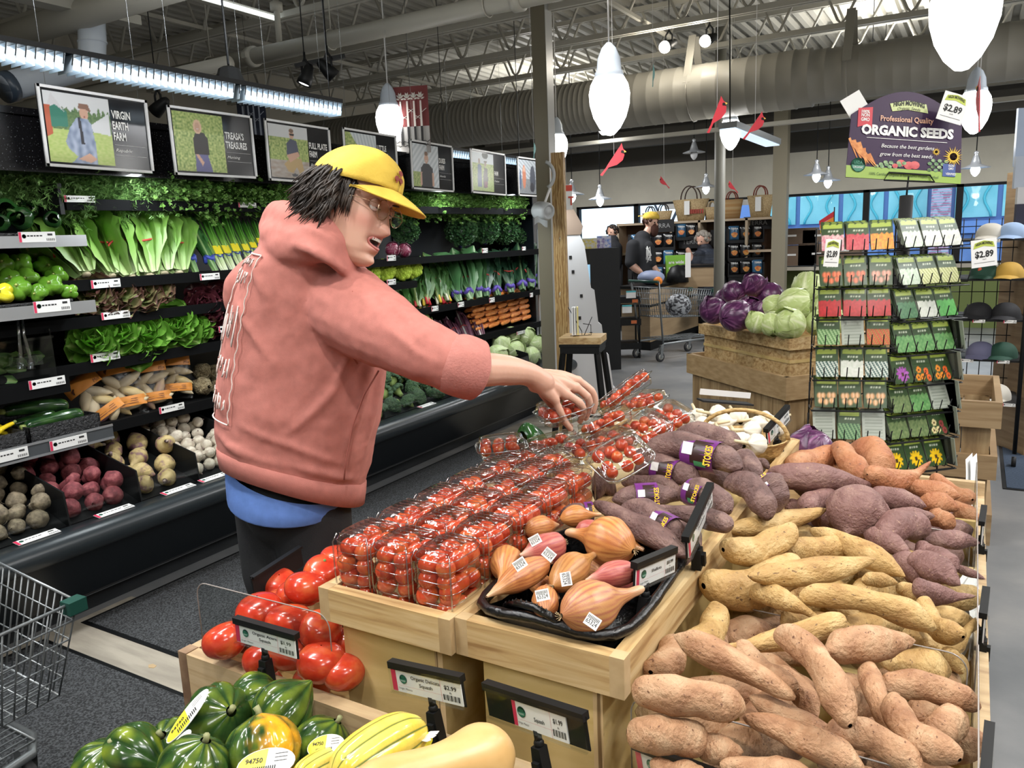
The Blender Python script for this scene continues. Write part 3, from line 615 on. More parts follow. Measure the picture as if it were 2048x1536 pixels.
P2 = paint(leafy,[('p',[(.36,.0),(.38,.3),(.42,.34),(.62,.34),(.70,.0)],(.13,.13,.28)),('p',[(.36,.3),(.36,.56),(.42,.66),(.58,.68),(.66,.58),(.66,.3)],(.035,.03,.028)),('e',.47,.77,.085,.12,(.72,.5,.34)),('e',.47,.76,.05,.085,skin),('e',.47,.73,.025,.008,(.7,.6,.6)),('p',[(.38,.3),(.44,.3),(.54,.16),(.5,.1)],skin)])
P3 = paint(lambda s,t: (.62,.64,.66) if t > .76 else (leafy(s,t) if t > .34 else lerp((.34,.26,.2),(.5,.48,.46),.5+.6*nz(s*8,t*20,3))),[('p',[(.34,.26),(.52,.4),(.8,.38),(.86,.1),(.76,.04),(.66,.22),(.56,.1),(.44,.12)],(.5,.36,.18)),('p',[(.42,.42),(.44,.66),(.54,.76),(.7,.72),(.76,.42)],(.08,.09,.14)),('p',[(.42,.44),(.5,.3),(.76,.44),(.72,.52)],skin),('e',.58,.84,.06,.085,skin),('e',.58,.91,.06,.04,(.2,.12,.08)),('p',[(.53,.85),(.65,.85),(.64,.82),(.54,.82)],(.02,.02,.02)),('e',.6,.06,.08,.03,(.1,.1,.11))])
P4 = paint(lambda s,t: leafy(s,t) if s+t < 1.15 else lerp((.45,.52,.56),(.7,.75,.78),.5+.5*math.sin(s*60+t*20)),[('e',.62,.34,.1,.1,skin),('e',.62,.42,.11,.07,(.3,.08,.1)),('p',[(.42,0),(.46,.2),(.8,.2),(.84,0)],(.1,.12,.2))])
P5 = paint(lambda s,t: lerp((.5,.56,.6),(.72,.76,.8),.5+.5*math.sin((s-t)*40)) if t > .35 or s > .55 else leafy(s,t),[('p',[(.3,0),(.3,.45),(.42,.56),(.6,.56),(.76,.45),(.76,0)],(.02,.02,.025)),('p',[(.25,.02),(.32,.02),(.34,.34),(.28,.34)],skin),('p',[(.72,.02),(.8,.02),(.8,.34),(.72,.34)],skin),('e',.52,.68,.075,.12,skin),('e',.52,.79,.07,.05,(.25,.15,.1)),('e',.52,.63,.03,.01,(.75,.68,.66))])
P6 = paint(lambda s,t: (.62,.68,.72) if t > .72 else (leafy(s,t) if t > .3 else grass(s,t)),[('p',[(.22,.1),(.24,.66),(.32,.72),(.42,.66),(.42,.1)],(.04,.09,.24)),('e',.32,.78,.05,.07,(.3,.22,.18)),('p',[(.5,.08),(.5,.4),(.56,.64),(.7,.6),(.72,.3),(.68,.1)],(.05,.04,.05)),('p',[(.54,.25),(.68,.25),(.7,.1),(.54,.1)],(.16,.03,.08)),('e',.61,.72,.05,.07,(.3,.22,.18)),('e',.61,.78,.08,.025,(.1,.08,.06)),('e',.6,.95,.14,.1,(.06,.07,.06))])
P7 = paint(lambda s,t: lerp((.3,.36,.42),(.55,.6,.66),.5+.5*math.sin(s*30+t*50)) if t > .45 else lerp((.12,.14,.16),(.3,.32,.34),.5+.5*nz(s*20,t*20,3)),[('e',.3,.5,.1,.35,(.5,.18,.1)),('e',.3,.72,.06,.08,skin),('e',.8,.45,.16,.4,(.05,.06,.09)),('e',.75,.2,.12,.14,(.02,.02,.03)),('e',.08,.4,.05,.3,(.06,.1,.2))])
POST = [([(78,167),(298,203),(302,346),(86,332)],P1,['VIRGIN','EARTH','FARM'],'Republic',.62,'poster of a man in cap and suspenders in a meadow'),
        ([(333,209),(503,233),(513,357),(350,350)],P2,["TREASA'S",'TREASURES'],'Munising',.62,'poster of a long haired woman in a dark top among tall sunflowers'),
        ([(529,236),(660,257),(664,369),(537,361)],P3,['FULL PLATE','FARM'],'Skandia',.63,'poster of a crouching farmer in sunglasses and tan trousers'),
        ([(687,255),(793,272),(796,385),(690,378)],P4,['LITTLE','PARSLEY','FARM'],'',.6,'poster half hidden by the yellow cap'),
        ([(821,279),(905,292),(907,385),(823,377)],P5,['DUKES','FARM'],'Skandia',.64,'poster of a man in a plain black tee before a greenhouse'),
        ([(941,297),(1010,308),(1012,392),(943,385)],P6,['','FARM'],'Chatham',.64,'poster of two people standing side by side in long clothes'),
        ([(1034,313),(1090,320),(1092,395),(1037,391)],P7,['SPIRES','FAMILY','FARM'],'',.64,'small dim poster hanging next to the tall column')]
m_fr = M('poster_frame',(.75,.76,.77),.35); m_pblk = M('poster_black',(.014,.015,.018),.16)
for i,(c4,fn,ti,sub,fr,lab) in enumerate(POST):
    X = -3.45; tl,tr,br,bl = [hx(x,y,X) for x,y in c4]; u = (tr-tl+br-bl)/2; v = (tl-bl+tr-br)/2; w,h = u.length,v.length; u.normalize(); v = (v-u*v.dot(u)).normalized(); c = (tl+tr+br+bl)/4; n = u.cross(v)
    t = thing('farm_poster',lab,'poster',tuple(c),'farm posters over the case'); Rm = Matrix((u,v,n)).transposed(); o = c-u*w/2-v*h/2
    b = B(); b.box(c-n*.006,(w,h,.008),0,0,None,Rm); BK = b.obj('backing',m_pblk,t)
    b = B(); f = .012
    for cc,dd in ((c+v*(h/2-f/2),(w,f,.012)),(c-v*(h/2-f/2),(w,f,.012)),(c+u*(w/2-f/2),(f,h,.012)),(c-u*(w/2-f/2),(f,h,.012))): b.box(cc,dd,0,0,None,Rm)
    b.obj('frame',m_fr,t)
    mg = .022; b = B(); nx = 84 if i < 3 else 56; picture(b,o+u*mg+v*mg,u,v,w*fr-mg,h-2*mg,nx,int(nx*.95),fn); b.obj('photograph',m_col_attr,BK)
    b = B(); x0 = w*fr+.008; tw = w-x0-.03; y = h*(.70 if len(ti) > 2 else .60); lh = .034 if i < 6 else .028
    for s in ti:
        if s: letters(b,s,o+u*x0+v*y,u,v,lh,min(tw,lh*.46*len(s)),bold=.03)
        y -= lh*1.42
    if sub: y -= .004; letters(b,sub,o+u*(x0+.003)+v*y,u,v,.014,min(tw*.7,.0105*len(sub)),shear=.35)
    for yy in (y+.03,y-.016): b.quad(*[o+n*.0006+u*a+v*q for a,q in ((x0,yy),(w-.03,yy),(w-.03,yy+.0008),(x0,yy+.0008))])
    b.obj('lettering',m_paper,BK)
    b = B()
    for s in (-.42,.42): b.tube([c+u*w*s+v*h*.48,V((c.x,(c+u*w*s).y,3.85))],.0012,4)
    b.obj('cable',m_grey,t)
# ================================================================== KINDS OF PRODUCE
def smp(keys,t):
    for i in range(len(keys)-1):
        if t <= keys[i+1][0]:
            k0,a,b_,k3 = keys[max(0,i-1)],keys[i],keys[i+1],keys[min(len(keys)-1,i+2)]; h = b_[0]-a[0]; f = (t-a[0])/max(1e-9,h)
            m0 = (b_[1]-k0[1])/max(1e-6,b_[0]-k0[0])*h*(1 if i else 1.6); m1 = (k3[1]-a[1])/max(1e-6,k3[0]-a[0])*h*(1 if i+2 < len(keys) else 1.6)
            return max(.002,(2*f**3-3*f*f+1)*a[1]+(f**3-2*f*f+f)*m0+(3*f*f-2*f**3)*b_[1]+(f**3-f*f)*m1)
    return keys[-1][1]
ROOT = [(0,.004),(.03,.05),(.12,.105),(.3,.15),(.6,.15),(.85,.09),(.95,.04),(1,.004)]
def tuber(prof=ROOT,bend=(0,0),namp=.01,nf=5,seed=0,ribs=None,col=None,seg=20,rings=26,sq=1.0,even=False):
    """body along +X, length 1"""
    b = B(); vs = []; cs = []
    for i in range(rings+1):
        t = i/rings
        if not even: t = .5-.5*cos(pi*t)*(.35)-.5*(1-2*t)*.65
        r = smp(prof,t); x = t-.5; c = V((x,bend[0]*(1-(2*x)**2)-bend[0]*.5,bend[1]*(1-(2*x)**2)-bend[1]*.5))
        for k in range(seg):
            th = 2*pi*k/seg; rr = r
            if ribs: rr *= 1-ribs[1]*(1-abs(sin(ribs[0]*th/2)))**ribs[2]
            d = V((0,cos(th),sin(th)*sq)); p = c+d*rr; n_ = noise.noise(V((p.x*nf,p.y*nf,p.z*nf))+V((seed*3.1,seed*1.7,0)))*namp+noise.noise(V((p.x*nf*3,p.y*nf*3,p.z*nf*3))+V((seed,0,9)))*namp*.35
            vs.append(p+d*n_*min(1,r*12))
            if col: cs.append(col(t,th,p))
    fs = [(i*seg+k,i*seg+(k+1) % seg,(i+1)*seg+(k+1) % seg,(i+1)*seg+k) for i in range(rings) for k in range(seg)]
    b.add(vs,fs,0,cs or None,True); return b
def proto(name,parts):
    """parts: [(name, B, mats)]: first is the thing when alone, else children of an Empty"""
    if len(parts) == 1: return parts[0][1].obj(name,parts[0][2],link=False)
    t = bpy.data.objects.new(name,None); t.empty_display_size = .02
    for n_,b_,m_ in parts:
        o = b_.obj(n_,m_,link=False); o.parent = t; KIDS.setdefault(t.name,[]).append(o)
    return t
_used = {}
def put(pr,M4,label,cat,group=None):
    c = dup(pr,M4=None); c.matrix_world = M4; tag(c,label,cat,group); return c
def at(p,sc=1,rx=0,ry=0,rz=0):
    s = sc if isinstance(sc,(tuple,list)) else (sc,sc,sc)
    return Matrix.Translation(V(p)) @ mathutils.Euler((rx,ry,rz)).to_matrix().to_4x4() @ Matrix.Diagonal((*s,1))
def look(p,axis,sc=1,roll=0):
    """a kind modelled with its crown along +Z, turned to face axis"""
    q = V(axis).normalized().to_track_quat('Z','Y').to_matrix() @ Matrix.Rotation(roll,3,'Z'); s = sc if isinstance(sc,(tuple,list)) else (sc,sc,sc)
    return Matrix.Translation(V(p)) @ q.to_4x4() @ Matrix.Diagonal((*s,1))
def shade(c,k): return tuple(min(1,x*k) for x in c)
# leaves ---------------------------------------------------------------
def leaf(b,M4,L,Wd,curl=.3,cup=.25,ruf=.03,rf=9,cb=(.1,.3,.05),cr=(.7,.78,.5),ribw=.16,seed=0,nu=9,nv=8,tip=.75,base=.25,ce=None):
    def fn(i,j):
        u = i; s = (j-.5)*2; w = Wd*(base+(1-base)*math.sin(min(1,u/tip)*pi/2)**1.2)*(1 if u < tip else math.sqrt(max(0,1-((u-tip)/(1-tip+.001))**2))*.97+.03)
        e = s*s; rr = ruf*L*e*u*(sin(rf*u*2.3+seed*2+s*2)+.6*nz(u*rf,s*3,seed)*2)
        x = u*L; a = curl*u; z = L*math.sin(a*1.3)*u*.55+cup*w*e+rr; y = s*w*.5
        p = M4@V((x*cos(a*.5),y,z))
        k = abs(s); g = .5+.5*nz(u*14+seed,s*7,seed*2); blade = lerp(shade(cb,.75),shade(cb,1.3),g)
        if ce: blade = lerp(blade,ce,min(1,max(0,(u-.45)*1.6+k*.3)))
        rb = max(0,1-k/(ribw*(1.5-u)+.001)); vein = max(0,1-abs(((k*3+u*7) % 1)-.5)*9)*.35*(1-k*.5)
        c = lerp(blade,cr,min(1,max(rb,vein*.6)+max(0,.35-u)*1.6*(1-k*.4))); return (p,c)
    b.grid(fn,nu,nv)
def headX(n,L,R,cb,cr,seed,open_=.12,ruf=.03,curl=.15,ribw=.2,Wd=.3,base=.3,nv=8,ce=None):
    """elongated head or bunch along +X, length 1, butt at -0.5"""
    b = B(); R_ = rng(seed)
    for k in range(n):
        a = 2*pi*k/n*1.0+R_.uniform(-.3,.3); lay = (k % 3)/3; r0 = R*(1-.5*lay)
        M4 = Matrix.Rotation(a,4,'X') @ Matrix.Translation((-.5,0,-r0*.55)) @ Matrix.Rotation(open_*(1-lay)+R_.uniform(-.03,.03),4,'Y')
        leaf(b,M4,L*R_.uniform(.86,1.05)*(1-.08*lay),Wd*R_.uniform(.85,1.15),curl*R_.uniform(-.2,1),.55,ruf,9,cb,cr,ribw,seed+k,10,nv,.72,base,ce)
    return b
def rosette(layers,R,cb,cr,seed,ruf=.08,rf=9,cup=.3,nv=8,ce=None,ribw=.15,tight=1.0):
    """open head facing +Z, diameter about 1"""
    b = B(); R_ = rng(seed)
    for li,(n,tilt,L) in enumerate(layers):
        for k in range(n):
            a = 2*pi*(k+.5*(li % 2))/n+R_.uniform(-.2,.2)
            M4 = Matrix.Rotation(a,4,'Z') @ Matrix.Translation((.02,0,-.28+.06*li)) @ Matrix.Rotation(-tilt+R_.uniform(-.12,.12),4,'Y')
            leaf(b,M4,L*R*R_.uniform(.85,1.1),L*R*1.0*R_.uniform(.85,1.15),R_.uniform(.1,.5)*tight,cup,ruf,rf,shade(cb,.8+.12*li),cr,ribw,seed*7+li*13+k,8,nv,.7,.3,ce)
    return b
m_leaf = MC('leaf_surface',.38,.25,120,.0015); m_leafg = MC('leaf_gloss',.28,.2,90,.0015); m_peel = MC('peel_surface',.42,.15,90,.001,mottle=.12)
m_gloss = MC('gloss_peel',.16,.05,40,.0006,mottle=.08); m_band = M('rubber_band',(.62,.07,.06),.5); m_tagv = M('violet_tag',(.12,.08,.42),.4); m_tagy = M('yellow_tag',(.85,.7,.03),.4)
m_tagb = M('blue_tag',(.05,.08,.45),.4); m_tie = M('white_tie',(.8,.82,.84),.4)
def ringX(x,r,w=.012,sx=1): b = B(); b.tube([(x+.03*sin(3*a),r*cos(a),r*sin(a)*.92) for a in [2*pi*i/20 for i in range(20)]],w,5,closed=True); return b
ROM = proto('romaine_lettuce',[('leaves',headX(9,1.0,.10,(.18,.36,.06),(.76,.80,.50),3,.09,.055,.16,.2,.56,.34,12),m_leaf),('butt',B().lathe([(0,-.02),(.045,-.02),(.05,0),(.045,.03)],(-.5,0,0),14,axis=(1,0,0)),M('cut_butt',(.6,.52,.34),.6)),('band',ringX(-.08,.19,.013),m_band)])
DAND = proto('dandelion_bunch',[('leaves',headX(14,1.0,.06,(.04,.16,.035),(.35,.5,.2),8,.1,.06,.1,.1,.16,.18),m_leaf),('band',ringX(.32,.075,.014),m_band),('paper_tag',ringX(-.25,.055,.03),m_tagb)])
def chard_like(cb,stem,seed): return headX(12,1.0,.07,cb,stem,seed,.13,.07,.2,.13,.27,.16)
COLL = proto('collard_bunch',[('leaves',headX(10,1,.09,(.07,.2,.07),(.45,.6,.35),11,.1,.02,.1,.07,.36,.2),m_leaf),('band',ringX(-.08,.11,.012),m_band),('paper_tag',ringX(-.33,.06,.04),m_tagv)])
LAC = proto('lacinato_kale_bunch',[('leaves',headX(15,1,.09,(.02,.07,.035),(.16,.28,.12),12,.14,.05,.1,.06,.25,.2),m_leaf),('band',ringX(-.05,.11,.012),m_band),('paper_tag',ringX(-.36,.06,.035),m_tagv)])
CHA = proto('chard_bunch',[('leaves',headX(12,1,.08,(.05,.14,.035),(.3,.35,.12),14,.16,.06,.2,.09,.3,.16),m_leaf),('band',ringX(-.05,.1,.012),m_band)]+[('stalk',B().tube([(-.52,.05*sin(a),.05*cos(a)),(-.2,.03*sin(a),.03*cos(a))],.02,6),m) for a,m in ((0,M('red_stalk',(.5,.02,.03),.4)),(1.2,M('yellow_stalk',(.8,.55,.05),.4)),(2.4,M('pale_stalk',(.75,.7,.55),.4)),(4,M('red_stalk',(.5,.02,.03),.4)),(5.2,M('red_stalk',(.5,.02,.03),.4)))])
NAP = proto('treviso_bundle',[('leaves',headX(9,1,.1,(.17,.06,.10),(.72,.72,.66),17,.03,.01,.05,.35,.22,.6),m_leaf),('band',ringX(.05,.1,.01),m_band)])
BOK = proto('bok_choy',[('leaves',headX(9,1,.1,(.08,.22,.05),(.62,.70,.45),18,.12,.03,.2,.3,.3,.4),m_leaf)])
def gonion():
    b = B(); R_ = rng(4)
    for k in range(15):
        a = R_.uniform(0,6.28); r = R_.uniform(0,.05); r2 = R_.uniform(.02,.14); pts = [V((-.5+t+R_.uniform(-.01,.01),(r+(r2-r)*t)*cos(a),(r+(r2-r)*t)*sin(a)*.8)) for t in (0,.15,.35,.6,.85,1.0+R_.uniform(-.1,.05))]
        b.tube(pts,[.014,.013,.013,.015,.012,.003],6,0,[(.75,.78,.62),(.72,.8,.5),(.4,.6,.16),(.14,.38,.05),(.07,.26,.04),(.05,.2,.03)])
    return b
GON = proto('green_onion_bunch',[('leaves',gonion(),m_leafg),('paper_tag',B().box((-.12,0,.055),(.13,.11,.01)),m_tagy),('band',ringX(-.2,.062,.008),m_tagb)])
RED = proto('red_leaf_lettuce',[('leaves',rosette([(9,.25,.62),(8,.6,.55),(6,1.0,.42)],.95,(.20,.29,.08),(.45,.55,.22),31,.13,11,.3,8,(.17,.065,.06)),m_leaf)])
DRK = proto('dark_red_lettuce',[('leaves',rosette([(10,.25,.6),(9,.6,.55),(8,1.0,.45),(5,1.3,.3)],.95,(.09,.02,.025),(.24,.08,.07),37,.16,14,.3,8,(.07,.014,.022)),m_leafg)])
BUT = proto('butter_lettuce',[('leaves',rosette([(8,.15,.62),(8,.5,.55),(7,.9,.45),(5,1.25,.32)],.95,(.18,.43,.055),(.50,.70,.22),41,.07,7,.45,8),m_leafg)])
def frizz():
    b = B(); R_ = rng(12)
    for k in range(620):
        z = 1-2*R_.random()*.8; th = R_.uniform(0,6.28); s = math.sqrt(max(0,1-z*z)); n = V((s*cos(th),s*sin(th),z)); q = n*R_.uniform(.36,.5); q.z *= .85; e = n.orthogonal().normalized(); e = Matrix.Rotation(R_.uniform(0,6),3,n)@e; f_ = n.cross(e); w = R_.uniform(.03,.055); c = lerp((.025,.085,.03),(.09,.20,.07),R_.random())
        b.add([q-n*.05,q+e*w+n*.01,q+e*w*.5+f_*w*.9+n*.03,q-e*w*.4+f_*w+n*.0,q-e*w+n*.03,q-f_*w*.8+n*.01],[(0,1,2),(0,2,3),(0,3,4),(0,4,5),(0,5,1)],0,c)
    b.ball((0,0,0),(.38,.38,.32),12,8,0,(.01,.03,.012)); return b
CUR = proto('curly_kale_bunch',[('leaves',frizz(),m_leaf),('stems',B().join(gonion(),Matrix.Translation((0,0,-.35)) @ Matrix.Rotation(-pi/2,4,'Y') @ Matrix.Scale(.3,4)),m_leaf),('paper_tag',B().tube([(.0,-.12,-.5),(.0,-.12,-.36)],.07,8),m_tagv)])
def cabbage(cA,cB,vein,seed,outer=5):
    b = B(); R_ = rng(seed)
    def fn(i,j):
        ph = pi*i; th = 2*pi*j; d = V((sin(ph)*cos(th),sin(ph)*sin(th),cos(ph)))
        wv = abs(math.sin(th*4+2.2*nz(d.x*2,d.y*2,d.z*2+seed)+ph*1.2)); v2 = abs(math.sin(th*11+ph*5+3*nz(d.x*3,d.y*3,seed)))
        r = .5*(1+.03*nz(d.x*2,d.y*2,d.z*2+seed)+.02*wv); ve = max(0,1-wv*5)*.9+max(0,1-v2*4)*.4*sin(ph)
        return (d*r*(1-.06*abs(d.z)),lerp(lerp(cA,cB,.5+.8*nz(d.x*3,d.y*3,d.z*3+seed)),vein,min(1,ve)))
    b.grid(fn,22,44)
    for k in range(outer):
        a = 2*pi*k/outer+R_.uniform(-.3,.3); tl = R_.uniform(.1,.5)
        def f2(i,j,a=a,k=k):
            ph = pi*(.98-.72*i); th = a+(j-.5)*2.1*math.sin(pi*(.12+.8*i))*1.2; d = V((sin(ph)*cos(th),sin(ph)*sin(th),cos(ph)))
            r = .515+.012*k/outer+.02*i*abs(j-.5)*2+.01*sin(j*30+k)*i+(.05*(i > .9)); s = abs(j-.5)*2; ve = max(0,1-s*9)+max(0,1-abs(((s*3+i*5) % 1)-.5)*7)*.6
            return (d*r,lerp(lerp(cA,cB,.5+.8*nz(d.x*4,d.y*4,d.z*4+k)),vein,min(1,ve)))
        b.grid(f2,12,14)
    return b
CABG = proto('green_cabbage',[('head',cabbage((.42,.54,.17),(.58,.68,.30),(.82,.86,.56),3),m_leaf)])
CABP = proto('red_cabbage',[('head',cabbage((.045,.012,.05),(.10,.02,.085),(.30,.12,.26),5),m_leafg)])
CABL = proto('pale_lettuce_head',[('head',cabbage((.42,.55,.22),(.58,.68,.36),(.78,.82,.6),9),m_leaf)])
RADI = proto('radicchio',[('head',cabbage((.22,.02,.06),(.30,.03,.09),(.85,.8,.8),13,4),m_leaf)])
def bumpy(n,r0,r1,cA,cB,seed,flat=.6,stem=(.3,.42,.12)):
    b = B(); R_ = rng(seed)
    for k in range(n):
        z = 1-(k+.5)/n*1.15; th = k*2.39996; s = math.sqrt(max(0,1-z*z)); p = V((s*cos(th),s*sin(th),z*flat))*r0*R_.uniform(.93,1.05)
        b.ball(p,r1*R_.uniform(.8,1.2),7,5,0,lerp(cA,cB,R_.random()))
    b.lathe([(.12,-.42),(.13,-.3),(.2,-.1),(.3,.05)],(0,0,0),12,0,stem); return b
BROC = proto('broccoli_crown',[('crown',bumpy(150,.4,.075,(.045,.10,.05),(.09,.17,.07),3),MC('floret',.6,.6,260,.004))])
ROMA = proto('green_cauliflower',[('crown',bumpy(90,.38,.1,(.38,.55,.03),(.5,.66,.06),7),MC('floret',.6)),('leaves',rosette([(6,.1,.5)],.9,(.12,.3,.12),(.4,.55,.3),51,.03),m_leaf)])
def pepper(cA,cB,seed):
    P = [(0,.06),(.04,.22),(.15,.34),(.4,.37),(.7,.32),(.9,.22),(1,.02)]
    return tuber(P,(0,0),.03,2.5,seed,(4,.26,1.3),lambda t,th,p: lerp(cA,cB,.5+.8*nz(p.x*2,p.y*2,p.z*2+seed)),28,16)
def star(c,r,col,n=5,ax=(-1,0,0)):
    b = B(); q = V(ax).to_track_quat('Z','Y').to_matrix()
    for k in range(n):
        a = 2*pi*k/n; d = q@V((cos(a),sin(a),0)); e = q@V((-sin(a),cos(a),0)); z = q@V((0,0,1))
        b.add([V(c)+e*r*.16+z*.01,V(c)+d*r+z*.012,V(c)-e*r*.16+z*.01,V(c)+z*.03],[(0,1,3),(1,2,3),(0,3,2)],0,col)
    b.tube([V(c),V(c)+q@V((0,.02,.16))],.035,6,0,col); return b
PEPG = proto('green_bell_pepper',[('body',pepper((.10,.26,.02),(.16,.36,.035),2),m_gloss),('stem',star((-.46,0,0),.14,(.42,.52,.12),6),m_leaf)])
PEPY = proto('yellow_bell_pepper',[('body',pepper((.75,.65,.02),(.8,.72,.04),3),m_gloss),('stem',star((-.46,0,0),.12,(.3,.45,.06),6),m_leaf)])
PEPD = proto('poblano_pepper',[('body',tuber([(0,.16),(.06,.24),(.2,.27),(.5,.2),(.8,.1),(1,.01)],(0,.03),.02,3,2,(3,.12,1.4),lambda t,th,p: lerp((.008,.035,.01),(.02,.08,.015),.5+nz(p.x*2,p.y*3,p.z*3)),24,18),m_gloss),('stem',B().tube([(-.5,0,0),(-.6,.02,.03),(-.68,.03,.09)],[.04,.025,.03],6),M('pepper_stem',(.08,.16,.04),.5))])
def zcol(t,th,p): return lerp((.008,.03,.01),(.035,.09,.02),max(0,min(1,.35+nz(p.x*6,p.y*16,p.z*16)+(.25 if int(th*6) % 3 == 0 else 0))))
ZUC = proto('zucchini',[('body',tuber([(0,.04),(.04,.075),(.3,.085),(.8,.1),(.95,.085),(1,.01)],(0,.02),.004,3,1,None,zcol),m_gloss),('stem',B().tube([(-.5,0,-.01),(-.57,0,-.005)],[.045,.04],6),M('squash_stem',(.25,.3,.08),.6))])
YSQ = proto('yellow_squash',[('body',tuber([(0,.05),(.1,.06),(.4,.07),(.75,.14),(.95,.1),(1,.01)],(0,.03),.006,4,2,(6,.06,1),lambda t,th,p: (.82,.6,.02)),m_gloss),('stem',B().tube([(-.5,0,-.01),(-.6,0,.0)],[.05,.045],6),M('squash_stem',(.25,.3,.08),.6))])
RND = [(0,.01),(.05,.12),(.2,.34),(.45,.46),(.7,.4),(.88,.2),(.95,.06),(1,.012)]
def earth(cA,cB,cC,seed): return MN('root_%d' % seed,[(.35,cA),(.52,cB),(.68,cC)],4,.7,bump=.3,bscale=25,dist=.01,spots=(26,.66,shade(cA,.5)))
def rootk(name,mat,seed,prof=RND,bend=(0,0),namp=.05,tail=None,crown=None,nf=3):
    ps = [('root',tuber(prof,bend,namp,nf,seed,None,None,18,16),mat)]
    if crown: ps.append(('crown',B().tube([(-.5,0,0),(-.56,.0,.01),(-.6,0,.015)],[crown[0],crown[0]*.8,crown[0]*.85],8),crown[1]))
    if tail: ps.append(('root_tail',B().tube([(.49,0,0),(.62,.03,.02),(.78,.0,.1),(.9,-.05,.12)],[.03,.015,.008,.003],5),tail))
    return proto(name,ps)
m_gb = earth((.11,.085,.055),(.21,.17,.11),(.32,.26,.17),1); m_rb = earth((.13,.025,.03),(.24,.05,.06),(.36,.11,.11),2); m_ru = MN('rutabaga_skin',[(.4,(.22,.11,.13)),(.5,(.5,.38,.16)),(.66,(.66,.52,.26))],1.8,.6,(2.2,1,1),.3,20,.01)
m_tu = MN('turnip_skin',[(.4,(.5,.42,.33)),(.6,(.68,.62,.5))],3,.5,bump=.1); m_pt = MN('purple_turnip',[(.45,(.28,.05,.13)),(.6,(.62,.5,.48))],1.3,.4)
GBE = [rootk('golden_beet',m_gb,s,RND if s < 3 else [(0,.02),(.1,.2),(.4,.33),(.75,.3),(.95,.08),(1,.01)],(0,0),.07,m_gb if s % 2 else None) for s in (1,2,3)]
RBE = [rootk('red_beet',m_rb,s,RND if s < 6 else [(0,.02),(.1,.2),(.4,.33),(.75,.3),(.95,.08),(1,.01)],(0,0),.07,m_rb if s % 2 else None) for s in (4,5,6)]
m_rc = MN('rutabaga_neck',[(.45,(.25,.16,.18)),(.6,(.5,.42,.3))],12,.7)
RUT = [rootk('rutabaga',m_ru,s,[(0,.08),(.08,.1),(.25,.26),(.5,.4),(.75,.3),(.9,.12),(1,.03)],(0,.05*(s-7)),.05,None,(.075,m_rc),2.5) for s in (7,8)]
TUR = [rootk('white_turnip',m_tu,s,RND,(0,0),.03,m_tu,(.05,m_rc)) for s in (9,)]; PTU = rootk('purple_turnip',m_pt,10,RND,(0,0),.03,m_pt)
m_ce = MN('celeriac_skin',[(.35,(.22,.16,.08)),(.55,(.50,.40,.22)),(.7,(.66,.56,.36))],5,.8,bump=1,bscale=12,dist=.04); CEL = rootk('celeriac',m_ce,11,[(0,.05),(.08,.3),(.3,.46),(.6,.46),(.9,.3),(1,.06)],(0,0),.14,m_ce,None,4)
# herbs ----------------------------------------------------------------
def sprigs(n,L,leafy_,cA,cB,seed,spread=.5,fine=False):
    b = B(); R_ = rng(seed)
    for k in range(n):
        a = R_.uniform(-pi,pi); tl = R_.uniform(.05,spread); d = V((1,tl*cos(a),tl*sin(a))).normalized(); p = V((-.5,0,0)); l = L*R_.uniform(.6,1.0); droop = R_.uniform(.1,.5); pts = []
        for i in range(5): t = i/4; pts.append(p+d*l*t+V((0,0,-droop*t*t*.3)))
        b.tube(pts,.006,3,0,shade(cA,.9),False)
        for j in range(leafy_):
            t = R_.uniform(.35,1.02); q = p+d*l*t+V((0,0,-droop*t*t*.3)); c = lerp(cA,cB,R_.random())
            e = V((R_.uniform(-.2,1),R_.uniform(-1,1),R_.uniform(-1,1))).normalized(); f_ = e.orthogonal().normalized()
            if fine:
                s = R_.uniform(.05,.11)
                for m_ in range(4): e2 = (e+f_*R_.uniform(-.7,.7)+V((0,0,R_.uniform(-.3,.3)))).normalized(); w_ = e2.orthogonal().normalized()*.0045; b.add([q-w_,q+w_,q+e2*s],[(0,1,2)],0,c)
            else:
                s = R_.uniform(.035,.06); g = e.cross(f_)*s*.3; b.add([q,q+e*s*.5+f_*s*.75+g,q+e*s*.95+f_*s*.3,q+e*s*1.3+g,q+e*s*.95-f_*s*.3,q+e*s*.5-f_*s*.75+g],[(0,1,2),(0,2,3),(0,3,4),(0,4,5)],0,c)
    return b
DILL = proto('dill_bunch',[('sprigs',sprigs(60,1,16,(.10,.23,.05),(.27,.46,.15),3,.55,True),m_leaf)])
PARS = proto('parsley_bunch',[('sprigs',sprigs(46,1,13,(.09,.22,.035),(.25,.44,.11),5,.5),m_leaf)])
CPAR = proto('curly_parsley_bunch',[('sprigs',sprigs(60,.9,16,(.07,.18,.03),(.22,.40,.09),9,.6),m_leaf)])
SAL = proto('salad_leaf',[('blade',headX(1,1,.01,(.12,.25,.05),(.3,.42,.15),5,0,.08,.6,.1,.5,.3),m_leaf)])
